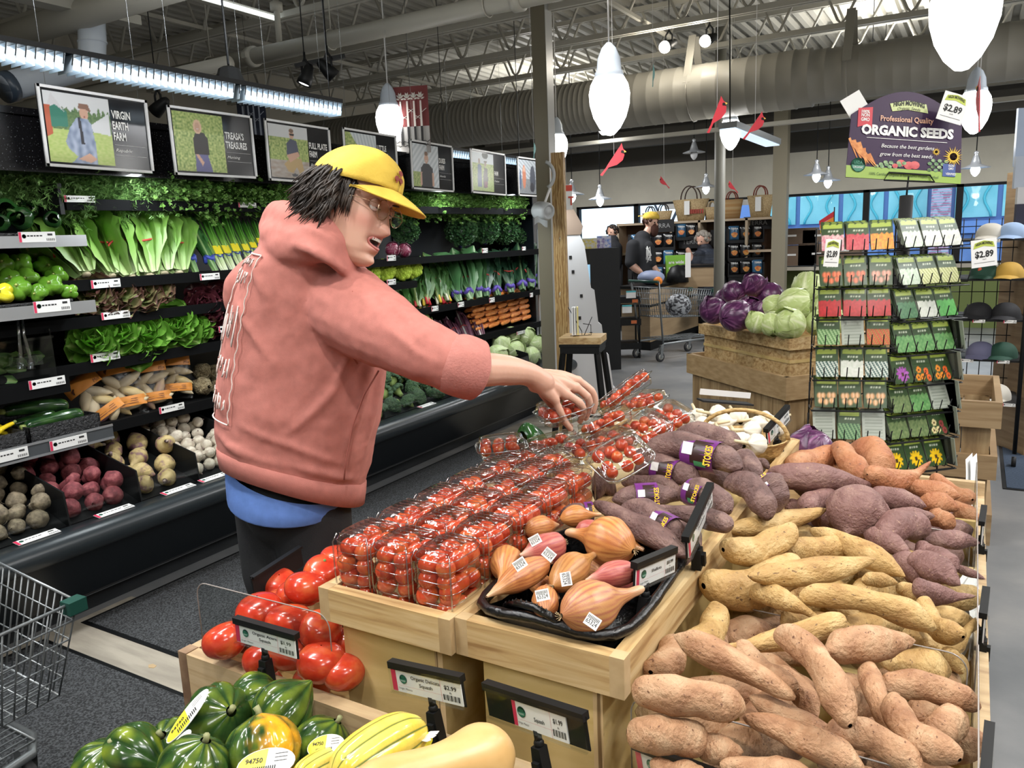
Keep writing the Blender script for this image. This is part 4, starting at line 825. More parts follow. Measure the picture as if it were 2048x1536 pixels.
# carrots in a bag
def carrot_bag():
    R_ = rng(8); P = []; cm = MN('carrot_skin',[(.4,(.80,.24,.045)),(.6,(.90,.36,.09))],8,.5,(1,1,1),.2,30)
    cb = tuber([(0,.02),(.04,.07),(.15,.085),(.7,.05),(1,.006)],(0,0),.006,5,1,None,None,10,8)
    for k in range(7):
        s = R_.uniform(.8,.98); M4 = Matrix.Translation(((k % 2-.5)*.08,(k-3)*.085,.04*(k % 3-1)+.03)) @ Matrix.Rotation(R_.uniform(-.12,.12)+pi*(k % 2),4,'Z') @ Matrix.Scale(s,4); b = B(); b.join(cb,M4); P.append(('carrot',b,cm))
    P.append(('bag',tuber([(0,.28),(.02,.3),(.2,.34),(.8,.32),(.98,.26),(1,.26)],(0,0),.03,6,3,None,None,18,12,.45),MCLEAR('bag_film',(.98,.97,.96),.05,.2,.3,(30,.8)))); return proto('carrot_bag',P)
CARB = carrot_bag()
BEAN = proto('green_bean',[('pod',tuber([(0,.005),(.05,.03),(.9,.03),(1,.004)],(0,.06),.004,5,1,None,None,6,8),M('bean_green',(.14,.26,.05),.45))])
# ================================================================== FILLING THE CASE
ORD = ['first','second','third','fourth','fifth','sixth','seventh','eighth','ninth','tenth','eleventh','twelfth','thirteenth','fourteenth','fifteenth','sixteenth','seventeenth','eighteenth','nineteenth','twentieth']
def ordn(i): return ORD[i] if i < 20 else 'twenty-'+ORD[i-20]
R_ = rng(11)
for i,(a,c,xa) in enumerate([((172,548),(100,436),-3.70),((222,551),(140,430),-3.69),((262,553),(182,428),-3.68),((298,550),(250,422),-3.68),((328,546),(288,436),-3.69),((358,545),(318,438),-3.68)]):
    A_,B_ = hx(*a,xa),hx(*c,xa-.22); k = (B_-A_).length; put(ROM,fit(A_,B_,1,(k*1.02,k*1.22,k*1.15),R_.uniform(-1,1)),'romaine head with a red band, %s along the shelf from the peppers' % ORD[i],'lettuce','romaine heads')
put(ROM,fit(hx(150,520,-3.95),hx(95,412,-4.1),1,(.36,.4,.38)),'romaine head lying behind the row, only its leaf tips showing','lettuce','romaine heads')
for i,(a,c) in enumerate([((392,545),(340,428)),((432,543),(372,436))]):
    A_,B_ = hx(*a,-3.68),hx(*c,-3.9); k = (B_-A_).length; put(DAND,fit(A_,B_,1,(k*1.1,k*1.2,k*1.1)),'dark dandelion greens bunch, %s' % ['beside the last romaine','beside the green onions'][i],'greens','dandelion bunches')
for i,(a,c) in enumerate([((452,546),(398,432)),((468,542),(418,434)),((486,538),(438,432)),((505,532),(462,440)),((520,522),(480,446)),((530,510),(500,442))]):
    A_,B_ = hx(*a,-3.68-.02*(i % 2)),hx(*c,-3.88); k = (B_-A_).length; put(GON,fit(A_,B_,1,(k*1.1,k*1.15,k)),'green onion bunch, %s from the dandelion greens' % ORD[i],'onions','green onion bunches')
for i,(x,y,X,d) in enumerate([(38,580,-3.60,.125),(77,585,-3.58,.095),(104,573,-3.62,.12),(138,583,-3.60,.09),(57,556,-3.72,.12),(115,553,-3.74,.11),(17,560,-3.72,.115),(42,530,-3.85,.12),(89,533,-3.86,.125),(66,507,-3.95,.12),(3,532,-3.82,.12)]):
    p = hx(x,y,X); a = (V((0,0,1.6))-p).normalized()+V((R_.uniform(-.4,.4),R_.uniform(-.4,.4),R_.uniform(-.1,.5))); a.normalize()
    put(PEPG,fit(p+a*d/2,p-a*d/2,1,(d,d*1.22,d*1.1),R_.uniform(0,3)),'green bell pepper, %s' % ['biggest in the front row','small, between two big ones in front','in front with a small white sticker','small, nearest the red leaf lettuce','second row over the biggest one','second row over the stickered one','second row behind the yellow pepper','third row, dull green','third row, darkest of all','on top of the heap','at the frame edge in the third row'][i],'pepper','green bell peppers')
p = hx(3,588,-3.58); a = V((.7,-.5,.2)); put(PEPY,fit(p+a*.06,p-a*.06,1,(.12,.15,.13)),'yellow bell pepper at the end of the green ones','pepper')
for i,(x,y,X,sc) in enumerate([(46,438,-3.66,.15),(102,440,-3.64,.11),(8,424,-3.72,.16),(4,446,-3.62,.11),(26,408,-3.85,.15),(60,420,-3.85,.13)]):
    p = hx(x,y,X); a = V((.75,-.45+R_.uniform(-.3,.3),.05)).normalized(); put(PEPD,fit(p+a*sc*.4,p-a*sc*.6,1,(sc,sc*1.3,sc*1.3),R_.uniform(0,6)),'glossy dark poblano pepper, %s' % ['long stemmed, in the middle of the tray','small, alone at the tray end','big, at the frame edge','small, low at the frame edge','at the back of the tray','behind the long stemmed one'][i],'pepper','poblano peppers')
m_wick = MN('black_wicker',[(.4,(.004,.004,.005)),(.62,(.03,.03,.032))],70,.35,bump=1,bscale=90,dist=.01)
def tray(x0,x1,y0,y1,z,h,label): b = B(); b.bb(x0,x1,y0,y1,z,z+.01); b.bb(x0,x1,y0,y0+.008,z,z+h); b.bb(x0,x1,y1-.008,y1,z,z+h); b.bb(x1-.008,x1,y0,y1,z,z+h); b.bb(x0,x0+.008,y0,y1,z,z+h); return tag(b.obj('display_tray',m_wick),label,'tray','black trays in the case')
tray(-4.1,-3.51,.9,1.98,1.685,.02,'black tray under the poblano peppers'); tray(-4.1,-3.51,1.72,2.06,1.39,.02,'black tray under the green bell peppers'); tray(-4.1,-3.51,1.0,1.70,1.39,.02,'black tray under the yellow bell pepper')
tray(-4.0,-3.51,1.78,2.10,.795,.075,'black wicker basket of zucchini'); tray(-4.0,-3.51,1.2,1.76,.795,.07,'black wicker basket of yellow squash')
for i,(a,c,X,r) in enumerate([((8,822),(136,810),-3.72,.17),((50,853),(166,826),-3.58,.2),((24,850),(112,828),-3.66,.15)]):
    A_,B_ = hx(*a,X),hx(*c,X); k = (B_-A_).length; put(ZUC,fit(A_,B_,1,(k,k*1.25,k*1.2)),'dark green zucchini, %s' % ['lying at the back','large, lying in front','mostly hidden in the middle'][i],'zucchini','zucchini in the basket')
for i,(a,c) in enumerate([((-30,880),(26,845)),((-40,862),(24,868)),((-20,850),(20,858))]):
    A_,B_ = hx(*a,-3.6-.05*i),hx(*c,-3.6-.05*i); k = (B_-A_).length; put(YSQ,fit(B_,A_,1,(k,k*1.3,k*1.2)),'yellow summer squash at the frame edge, %s' % ['uppermost','lowest','behind the others'][i],'squash','yellow squashes')
for i,(x,y,s) in enumerate([(182,585,.19),(232,588,.2),(275,590,.2),(310,580,.17),(205,605,.16)]):
    put(RED,look(hx(x,y,-3.70),(1,-.5,.5+.1*i),s*1.15,i),'red leaf lettuce with brownish ruffled edges, %s' % ['touching the bell peppers','above the price tag','with one pale folded leaf','at the far end of the row','hanging low in front'][i],'lettuce','red leaf lettuces')
for i,(x,y,s) in enumerate([(405,607,.18),(442,600,.2),(425,635,.2),(455,645,.17),(475,615,.2)]):
    put(DRK,look(hx(x,y,-3.70),(1,-.5,.4+.1*i),s*1.15,i*2),'dark burgundy leafy lettuce beside the pink hoodie, %s' % ['with a green outer leaf','uppermost','in the middle of the heap','lowest over the tag','half hidden by the sleeve'][i],'lettuce','burgundy lettuces')
for i,(x,y,s) in enumerate([(185,680,.2),(238,668,.19),(290,668,.22),(345,650,.22),(390,655,.17),(272,700,.15)]):
    put(BUT,look(hx(x,y,-3.70),(1,-.55+.1*(i % 3),.45),s*1.2,i*1.3),'bright green butter lettuce, %s' % ['nearest the salad box','small, second in the row','big one above the soup mix bags','high, with cupped leaves','at the end by the burgundy heads','loose leaves hanging over the bags'][i],'lettuce','butter lettuces')
# salad box
t = thing('salad_box','clear bin of loose salad greens','bin',(-3.8,1.6,1.06)); b = B()
for x0,x1,y0,y1,z0,z1 in ((-3.6,-3.595,1.0,1.98,1.065,1.25),(-4.1,-3.6,1.975,1.98,1.065,1.28),(-3.6,-3.58,1.0,1.98,1.24,1.25),(-4.1,-3.6,1.62,1.625,1.065,1.25)): b.bb(x0,x1,y0,y1,z0,z1)
b.obj('wall',m_acr,t); b = B(); R2 = rng(77)
for k in range(70):
    M4 = look((R2.uniform(-3.95,-3.64),R2.uniform(1.3,1.95),R2.uniform(1.08,1.17)),(R2.uniform(-.5,1),R2.uniform(-1,1),R2.uniform(-.2,1)),1) ; leaf(b,M4 @ Matrix.Rotation(-pi/2,4,'Y'),.09,.05,.5,.3,.01,9,(.09,.2,.05) if k % 3 else (.16,.3,.07),(.3,.42,.15),.1,k,4,4)
tag(b.obj('salad_leaves',m_leaf),'loose mixed salad leaves in the clear bin','salad greens')['kind'] = 'stuff'
t = thing('serving_tongs','clear plastic tongs standing in a clear cup','tongs',tuple(hx(48,700,-3.56)))
for x1,x2 in ((30,42),(40,62)):
    b = B(); p = [hx(x1+5,630,-3.56),hx(x1+8,670,-3.55),hx(x2,720,-3.54),hx(x2,738,-3.54)]; b.tube(p,[.006,.007,.01,.018],6,flat=.4); b.obj('tong_arm',MCLEAR('tong_plastic',(.9,.92,.93),.3,.08),t)
b = B(); a,c = hx(25,735,-3.54),hx(74,708,-3.54); b.bb(-3.56,-3.5,a.y,c.y,a.z,c.z); b.obj('cup',MCLEAR('tong_plastic',()),t)
# soup mix bags
m_or = M('orange_film',(.70,.27,.05),.35); m_film = MCLEAR('bag_film',())
m_par = MN('parsnip_skin',[(.4,(.5,.4,.24)),(.6,(.66,.56,.38))],6,.6)
def soupbag(p,s,tilt,label):
    t = thing('soup_mix_bag',label,'bag of roots',tuple(p),'soup mix bags'); n = V((.8,-.5,.25)).normalized(); u = V((.5,.85,0)).normalized(); u = (u-n*u.dot(n)).normalized(); v = n.cross(u); Rt = Matrix.Rotation(tilt,3,n); u = Rt@u; v = Rt@v; Rm = Matrix((u,v,n)).transposed(); p = V(p)
    RB = rng(int(p.y*1000))
    for k in range(6):
        c = p+u*s*(k % 2-.5)*.4+v*s*((k//2)*.34-.5)+n*.0; b = tuber(ROOT,(0,0),.02,4,k,None,None,12,12); d = (u*RB.uniform(.3,1)+v*RB.uniform(-.9,.9)).normalized()*s*.4; b.xf(fit(c-d,c+d,1,(s*.8,s*1.1,s*.9))); b.obj('root',m_par if k % 3 else m_ru,t)
    b = B(); b.grid(lambda i,j: p+u*s*(i-.5)*1.05*(1-.1*abs(j-.5))+v*s*(j-.5)*1.7+n*s*(.22*math.sqrt(max(0,1-(2*i-1)**2)*max(0,1-(2*j-1)**4))+.03*nz(i*7,j*7,p.y)),14,18); b.grid(lambda i,j: p+u*s*(i-.5)*1.05*(1-.1*abs(j-.5))+v*s*(j-.5)*1.7-n*s*.15*math.sqrt(max(0,1-(2*i-1)**2)*max(0,1-(2*j-1)**4)),8,10); b.obj('film',m_film,t)
    def band(j0,j1,nm):
        b = B(); b.grid(lambda i,j: p+u*s*(i-.5)*1.06*(1-.1*abs(j0+(j1-j0)*j-.5))+v*s*(j0+(j1-j0)*j-.5)*1.7+n*(s*.225*math.sqrt(max(0,1-(2*i-1)**2)*max(0,1-(2*(j0+(j1-j0)*j)-1)**4))+.004+.004*nz(i*9,j*5,p.y)),12,6)
        return b.obj(nm,m_or,t)
    band(.72,1.0,'header'); band(.16,.33,'printed_band'); b = B(); letters(b,'Soup Mix',p-u*s*.02+v*s*(.42)*1.0+n*(s*.21),u,v,s*.11,s*.5,shear=.2); b.lathe([(0,0),(s*.1,0)],p-u*s*.28+v*s*.5+n*s*.2,6,axis=n)
    for k in range(3): b.box(p+v*s*(-.50+k*.06)+n*(s*.235),(s*.6,s*.015,.001),0,0,None,Rm)
    b.obj('lettering',M('brown_ink',(.16,.05,.02),.5),t)
for x,y,s,ti,l in ((192,800,.17,.55,'soup mix bag slumped sideways next to the zucchini basket'),(245,775,.185,.1,'soup mix bag, second, with its printed header facing out'),(303,768,.165,.05,'soup mix bag, third along the shelf'),(352,752,.15,-.05,'soup mix bag nearest the knobbly celeriac')): soupbag(hx(x,y,-3.76),s,ti,l)
for i,(x,y,X) in enumerate([(405,772,-3.72),(432,748,-3.85),(442,778,-3.72),(403,745,-3.86),(458,730,-3.95),(462,765,-3.78)]):
    d = .105; put(CEL,at(hx(x,y,X),(d*1.1,d,d),i,i*.7,i*2),'knobbly celeriac root, %s' % ['front one next to the soup bags','in the second layer','front one by the hoodie','behind the front one','topmost','half hidden by the hoodie'][i],'celeriac','celeriac roots')
# sloped piles in the bottom bins
ybin = [1.12]+[hx(x,y,-3.31).y for x,y in ((140,1045),(283,1000),(400,965))]+[2.80]
def pile(kinds,y0,y1,size,label,cat,group,seed,rows=6,xs=(-3.39,-4.0),zs=(.50,.74),layer2=.5,asp=1.0,tidy=.5):
    R = rng(seed); n = max(1,int((y1-y0-.02)/(size*.98))); 
    for r in range(rows):
        x = xs[0]-size*.86*r
        if x < xs[1]: break
        for k in range(n+(r % 2 == 0)):
            y = y0+size*.5+(k+.5*(r % 2))*(y1-y0-size)/max(1,n-.5); 
            if y > y1-size*.45: continue
            f = (x-xs[0])/(xs[1]-xs[0]); z = zs[0]+(zs[1]-zs[0])*f; s = size*R.uniform(.82,1.12)
            kd = kinds[R.randrange(len(kinds))]; put(kd,Matrix.Translation((x+R.uniform(-.1,.1)*size,y+R.uniform(-.1,.1)*size,z)) @ mathutils.Euler((R.uniform(0,6),R.uniform(-.8,.8)*tidy*2,R.uniform(0,6))).to_matrix().to_4x4() @ Matrix.Diagonal((s*asp,s,s,1)),label,cat,group)
            if R.random() < layer2: s *= .95; put(kinds[R.randrange(len(kinds))],Matrix.Translation((x-size*.3,y+size*.4,z+size*.72)) @ mathutils.Euler((R.uniform(0,6),R.uniform(-.6,.6),R.uniform(0,6))).to_matrix().to_4x4() @ Matrix.Diagonal((s*asp,s,s,1)),label,cat,group)
b = B(); ext([(-3.335,.36),(-3.335,.45),(-4.1,.70),(-4.17,.70)],CY0+.03,CY1-.01,b); b.obj('bin_deck',m_black,case)
pile(GBE,ybin[0],ybin[1],.088,'dusty golden beet in the bin nearest the shopping cart','beet','golden beets',1,7)
pile(RBE,ybin[1]+.01,ybin[2],.092,'dull red beet in the bin after the golden beets','beet','red beets',2,7)
pile(RUT,ybin[2]+.01,ybin[3],.125,'yellow rutabaga with a purple shoulder in the third bin','rutabaga','rutabagas',3,5,asp=1.3,layer2=.45)
pile(TUR,ybin[3]+.01,ybin[4],.078,'round white turnip in the bin beside the hoodie','turnip','white turnips',4,8)
pile([PTU],ybin[4]+.02,3.09,.085,'purple and white turnip behind the hoodie hem','turnip','purple turnips',5,4)
pile([BROC],3.86,4.72,.155,'dark green broccoli crown in the bottom bin under the sleeve','broccoli','broccoli crowns',6,5,layer2=.35)
for i,(x,y,X) in enumerate([(1003,690,-3.6),(1030,700,-3.5),(1050,672,-3.65),(1022,672,-3.7),(1075,690,-3.55),(995,712,-3.45),(1062,712,-3.45),(1085,690,-3.7)]):
    put(CABL,at(hx(x,y,X),.17+.01*(i % 3),i,.5*i,i),'pale round lettuce head at the glazed end of the case, %s' % ['by the cuff','low beside the wrist','top of the pile','second from the top','against the end glass','lowest, over the forearm','front, over the wrist','back corner'][i],'lettuce','pale lettuce heads')
R2 = rng(9)
for k in range(70):
    p = V((R2.uniform(-3.85,-3.38),R2.uniform(3.44,3.80),0)); p.z = .50+.24*(-3.38-p.x)/.5+R2.uniform(0,.06); d = V((R2.uniform(-.6,.6),R2.uniform(-1,1),R2.uniform(-.25,.25))).normalized()*.06
    put(BEAN,fit(p-d,p+d,1,(.13,.17,.17),R2.uniform(0,6)),'slim green bean in the bin next to the broccoli','bean','green beans')
# far shelves
for i,(x,y,s) in enumerate([(922,462,.30),(966,458,.31),(1010,462,.29),(810,460,.24),(1040,470,.2)]):
    put(CUR,look(hx(x,y,-3.86),(.5,-.5,.8),s,i),'tight curly kale bunch, %s' % ['nearest the cap brim of the row','with a red band in the middle','darkest, towards the column','alone, just behind the cap brim','partly behind the paper roll'][i],'kale','curly kale bunches')
for i,(x,y) in enumerate([(785,499),(808,501)]): put(RADI,look(hx(x,y,-3.74),(.7,-.7,.3),.105,i),'small purple and white radicchio, %s' % ['by the chin','second one'][i],'radicchio','radicchio heads')
for i,(x,y) in enumerate([(768,541),(800,541),(822,538),(738,545)]): put(ROMA,look(hx(x,y,-3.76),(.7,-.5,.6),.19,i),'lime green cauliflower, %s' % ['with a big grey leaf','middle of the row','next to the chard','half hidden by the shoulder'][i],'cauliflower','green cauliflowers')
def row(kind,lst,names,cat,group,base,X0=-3.7,X1=-3.92,w=1.3,sh=None):
    for i,(a,c) in enumerate(lst):
        A_,B_ = hx(*a,X0),hx(*c,X1); k = (B_-A_).length; put(kind,fit(A_,B_,1,(k*1.08,k*w,k*w),i*1.1),base+', '+names[i],cat,group)
row(CHA,[((853,607),(832,525)),((880,604),(856,522)),((895,600),(870,530)),((835,612),(820,545))],['with red stalks','with a yellow stalk','beside the collards','lowest, in shadow'],'chard','rainbow chard bunches','dark rainbow chard bunch')
row(COLL,[((918,600),(884,514)),((940,597),(908,512)),((958,594),(935,508))],['beside the chard','in the middle','tallest, with broad leaves'],'collards','collard bunches','flat leaved collard bunch with a red band')
row(LAC,[((972,592),(955,516)),((995,590),(978,512)),((1022,584),(1003,508)),((1045,578),(1030,505)),((1062,574),(1052,505)),((1072,568),(1068,500))],['beside the collards','second with a wide red band','third of the row','fourth of the row','fifth of the row','at the glazed end'],'kale','lacinato kale bunches','blue green lacinato kale bunch')
row(BOK,[((812,640),(790,575)),((822,640),(806,578))],['over the shoulder seam','towards the cabbages'],'bok choy','bok choy heads','bok choy with pale stems',X0=-3.7,X1=-3.85)
row(NAP,[((902,692),(872,645)),((922,690),(893,640)),((944,690),(918,628)),((964,688),(940,625))],['lowest over the sleeve','second','third','beside the carrot bags'],'radicchio','white and purple leaf bundles','long white and purple leaf bundle',X0=-3.66,X1=-3.85,w=1.35)
put(CABG,at(hx(838,648,-3.75),.2,.4,.3,1),'round green cabbage peeking over the pink sleeve','cabbage'); put(CABG,at(hx(862,690,-3.62),.18,1,.3,2),'lower green cabbage against the pink sleeve','cabbage')
y0,y1 = hx(955,640,-3.7).y,6.70; n = 5
for r in range(6):
    for k in range(n):
        put(CARB,at((-3.76-.01*r,y0+(k+.5)*(y1-y0)/n+.01*(r % 2),.83+.052*r),(.25,.17,.24),0,.0,pi/2+.06*((k+r) % 3-1)),'bag of orange carrots in the %s layer of the stack, %s' % (['lowest','second','third','fourth','fifth','topmost'][r],['beside the leaf bundles','second from the leaf bundles','in the middle','second from the glazed end','at the glazed end'][k]),'carrot bag','carrot bags')
# herbs along the top shelf
R2 = rng(21); y = 1.95; i = j = k = 0
while y < 6.62:
    if y < 2.72: kind,nm,cnt = DILL,'dill',i; i += 1
    elif y < 4.05: kind,nm,cnt = PARS,'flat parsley',j; j += 1
    else: kind,nm,cnt = CPAR,'curly parsley',k; k += 1
    for lay in (0,1):
        l = R2.uniform(.42,.5) if y > 2.1 else .36; a = V((-4.05+.03*lay,y+R2.uniform(-.03,.03),1.93+.07*lay)); c = a+V((l,R2.uniform(-.1,.1),-.04-R2.uniform(0,.07)-.02*lay))
        put(kind,fit(a,c,1,(l,l*.62,l*.62),R2.uniform(-.5,.5)),'bunch of fresh green %s on the top shelf, %s, %s from its start' % (nm,'upper layer' if lay else 'lower layer',ordn(cnt)),'herbs',nm+' bunches')
    y += .115
t = thing('shelf_end_bracket','black bracket closing the herb shelf above the poblano tray','bracket',(-3.8,2.15,1.85)); b = B(); b.bb(-4.15,-3.64,2.13,2.15,1.79,1.93); b.obj('plate',m_black,t)
# ================================================================== THE WOODEN TABLES
m_wood = MN('pale_maple',[(.34,(.33,.19,.075)),(.5,(.52,.35,.16)),(.64,(.62,.46,.245))],2.6,.5,(1.4,20,20),.12,60,.001,ndist=.6,detail=6)
m_woody = MN('pale_maple_y',[(.34,(.33,.19,.075)),(.5,(.52,.35,.16)),(.64,(.62,.46,.245))],2.6,.5,(20,1.4,20),.12,60,.001,ndist=.6,detail=6)
m_woodz = MN('oak_slats',[(.3,(.23,.145,.07)),(.5,(.36,.24,.12)),(.7,(.46,.33,.18))],2.2,.5,(9,9,1),.1,60,.001,ndist=.8)
m_ply = MN('birch_plywood',[(.3,(.52,.37,.14)),(.55,(.62,.46,.20)),(.75,(.68,.52,.26))],1.6,.42,(1.5,5,7),.04,50,.001,ndist=1.5,spots=(9,.72,(.45,.3,.12)))
m_plye = MN('plywood_edge',[(.42,(.20,.12,.05)),(.5,(.62,.45,.24))],1,.6,(140,2,2))
m_endg = MN('end_grain',[(.35,(.40,.27,.13)),(.6,(.55,.40,.22))],10,.6)
m_oldw = MN('worn_plank',[(.3,(.36,.24,.13)),(.5,(.50,.36,.20)),(.72,(.60,.46,.28))],2.4,.6,(1.0,9,18),.25,70,.0015,ndist=1)
def Pz(px_,py_,z): return hz(px_,py_,z)
def crate(name,label,x0,x1,y0,y1,zt,h,th=.024,posts=True,g=None):
    t = thing(name,label,'crate',((x0+x1)/2,(y0+y1)/2,zt-h),g)
    for nm,bx,m in (('front_board',(x0+th,x1-th,y0,y0+th),m_wood),('back_board',(x0+th,x1-th,y1-th,y1),m_wood),('side_board',(x0,x0+th,y0+th,y1-th),m_woody),('side_board',(x1-th,x1,y0+th,y1-th),m_woody)):
        b = B(); b.bb(*bx,zt-h,zt); b.obj(nm,m,t)
    for x in (x0,x1-th):
        for y in (y0,y1-th): b = B(); b.bb(x,x+th,y,y+th,zt-h,zt+.0003); b.obj('corner_post',m_endg,t)
    b = B(); b.bb(x0+th,x1-th,y0+th,y1-th,zt-h+.012,zt-h+.022); b.obj('bottom',m_ply,t); return t
crate('display_crate','pale maple crate holding the clamshells of cherry tomatoes',-1.012,-.7165,.972,2.42,.98,.064,g='pale maple crates on the tiered table')
crate('display_crate','pale maple crate holding shallots, banded tubers and garlic',-.7155,-.412,.985,2.36,.98,.066,g='pale maple crates on the tiered table')
for x0,x1,l in ((-.985,-.757,'birch plywood riser under the tomato crate'),(-.672,-.455,'birch plywood riser under the shallot crate')):
    t = thing('crate_riser',l,'riser',((x0+x1)/2,1.6,0),'plywood risers'); b = B(); b.bb(x0,x1-.016,1.0,1.015,.62,.914); b.obj('front_board',m_ply,t); b = B(); b.bb(x1-.016,x1,1.0,2.3,.62,.914); b.bb(x0,x0+.016,1.015,2.3,.62,.914); b.bb(x0+.016,x1-.016,2.285,2.3,.62,.914); b.obj('side_board',m_ply,t)
    b = B(); b.bb(x1-.016,x1+.0004,.9995,1.0002,.62,.914); b.obj('ply_edge',m_plye,t)
# main table: plank between squash bin and tomato bin, tray floors, legs
t = thing('produce_table','wooden tiered produce table carrying the tomato, squash and tuber bins','table',(-.66,1.6,0))
b = B(); b.bb(-1.385,-.40,.925,.955,.56,.78); b.obj('middle_plank',m_oldw,t)
b = B(); b.bb(-1.385,-1.36,.955,2.45,.56,.78); b.obj('side_plank',m_oldw,t)
b = B(); b.bb(-1.386,-1.36,.9245,.955,.555,.782); b.obj('end_grain_post',MN('dark_end',[(.4,(.16,.09,.05)),(.6,(.33,.22,.13))],8,.7),t)
b = B(); b.bb(-1.385,.055,.955,2.72,.60,.62); b.obj('table_board',m_ply,t); b = B(); b.bb(-1.27,-.38,.50,.925,.61,.63); b.obj('squash_board',m_ply,t)
b = B(); b.bb(-1.27,-.38,.475,.50,.52,.68); b.bb(-1.275,-1.255,.5,.925,.52,.66); b.obj('front_plank',m_oldw,t)
b = B(); b.bb(.045,.07,.96,2.72,.56,.76); b.obj('side_plank',m_oldw,t); b = B(); b.bb(-.40,.07,.965,.99,.56,.77); b.obj('tuber_plank',m_oldw,t); b = B(); b.bb(-1.385,.07,2.70,2.725,.56,.80); b.obj('back_plank',m_oldw,t)
for x in (-1.34,.02):
    for y in (1.05,2.6): b = B(); b.bb(x-.04,x+.04,y-.04,y+.04,0,.6); b.obj('leg',m_oldw,t)
for x in (-1.22,-.46): b = B(); b.bb(x-.03,x+.03,.51,.57,0,.61); b.obj('leg',m_oldw,t)
for y in (1.42,2.0,2.34): b = B(); b.bb(-.40,.045,y-.008,y+.008,.62,.80); b.obj('divider',m_ply,t)
# clear guards
def guard(a,bq,z0,z1,label,r=.03,g='clear acrylic guards'):
    """upright sheet from a to b (x,y) with rounded upper corners"""
    a,bq = V((a[0],a[1],0)),V((bq[0],bq[1],0)); u = (bq-a); L = u.length; u.normalize(); h = z1-z0
    pts = [(0,0),(L,0)]+[(L-r+r*cos(Rd(k)),h-r+r*sin(Rd(k))) for k in range(0,91,15)]+[(r-r*cos(Rd(90-k)),h-r+r*sin(Rd(90-k))) for k in range(0,91,15)]
    t = thing('acrylic_guard',label,'guard',tuple(a+V((0,0,z0))),g); b = B(); o = a+V((0,0,z0)); n = u.cross(V((0,0,1))); b.prism(pts,o-n*.0015,n,.003,b=(u,(0,0,1))); SH_ = b.obj('sheet',m_acr,t)
    b = B(); b.tube([o+u*p[0]+V((0,0,p[1])) for p in pts[1:]]+[o],.0012,5); b.obj('polished_edge',M('acrylic_edge',(.30,.27,.25),.2),SH_); return t
guard((-1.352,.962),(-.992,.972),.782,.928,'clear guard in front of the big red tomatoes'); guard((-.408,1.0),(.03,1.0),.775,.918,'clear guard in front of the nearest sweet potatoes')
guard((-.392,1.375),(.03,1.36),.76,.905,'clear guard between orange and cream sweet potatoes'); guard((-.392,2.0),(.03,1.98),.76,.89,'clear guard before the purple skinned sweet potatoes')
guard((.042,1.02),(.042,1.38),.77,.93,'clear side guard by the nearest sweet potatoes'); guard((.042,1.40),(.042,1.98),.77,.92,'clear side guard by the cream sweet potatoes'); guard((.042,2.0),(.042,2.6),.77,.9,'clear side guard by the purple skinned sweet potatoes')
# ---------------------------------------------------------------- tags in holders
m_hold = MCLEAR('holder_plastic',(.97,.98,.98),.05,.08)
seal = lambda b,c,r,u,v: (b.lathe([(0,.0006),(r,.0006)],c,20,0,axis=V(u).cross(V(v))),b.lathe([(r*.88,.0008),(r,.0008)],c,20,3,axis=V(u).cross(V(v))),b.prism([(r*.86*cos(Rd(k)),r*.86*sin(Rd(k))) for k in range(180,361,15)],V(c)+V(u).cross(V(v))*.0008,V(u).cross(V(v)),.0002,3,b=(u,v)),letters(b,'USDA',V(c)+V(v)*r*.15,u,v,r*.42,r*1.2,3,align='c',lift=.0012,bold=.03),letters(b,'ORGANIC',V(c)-V(v)*r*.45,u,v,r*.3,r*1.4,0,align='c',lift=.0016))
def label_text(lines,price,x_off=.0):
    def f(b,o,u,v,w,h):
        seal(b,o+u*w*(.175)+v*h*.60,h*.2,u,v); n = u.cross(v)
        for i,s in enumerate(lines): letters(b,s,o+u*w*.50+v*h*(.66-.26*i if len(lines) > 1 else .52),u,v,h*.15,min(w*.42,w*.032*len(s)),2,align='c',bold=.012)
        letters(b,'Origin: Mexico',o+u*w*.09+v*h*.14,u,v,h*.085,w*.2,2)
        if price: letters(b,price,o+u*w*.85+v*h*.58,u,v,h*.17,w*.17,2,align='c',bold=.02); letters(b,'lb',o+u*w*.85+v*h*.42,u,v,h*.08,w*.03,2,align='c')
        for x,y,a,c in ((.09,.30,.66,.006),(.715,.0,.003,1)): b.quad(*[o+n*.0005+u*w*p+v*h*q for p,q in ((x,y),(x+a,y),(x+a,y+c),(x,y+c))],1)
    return f
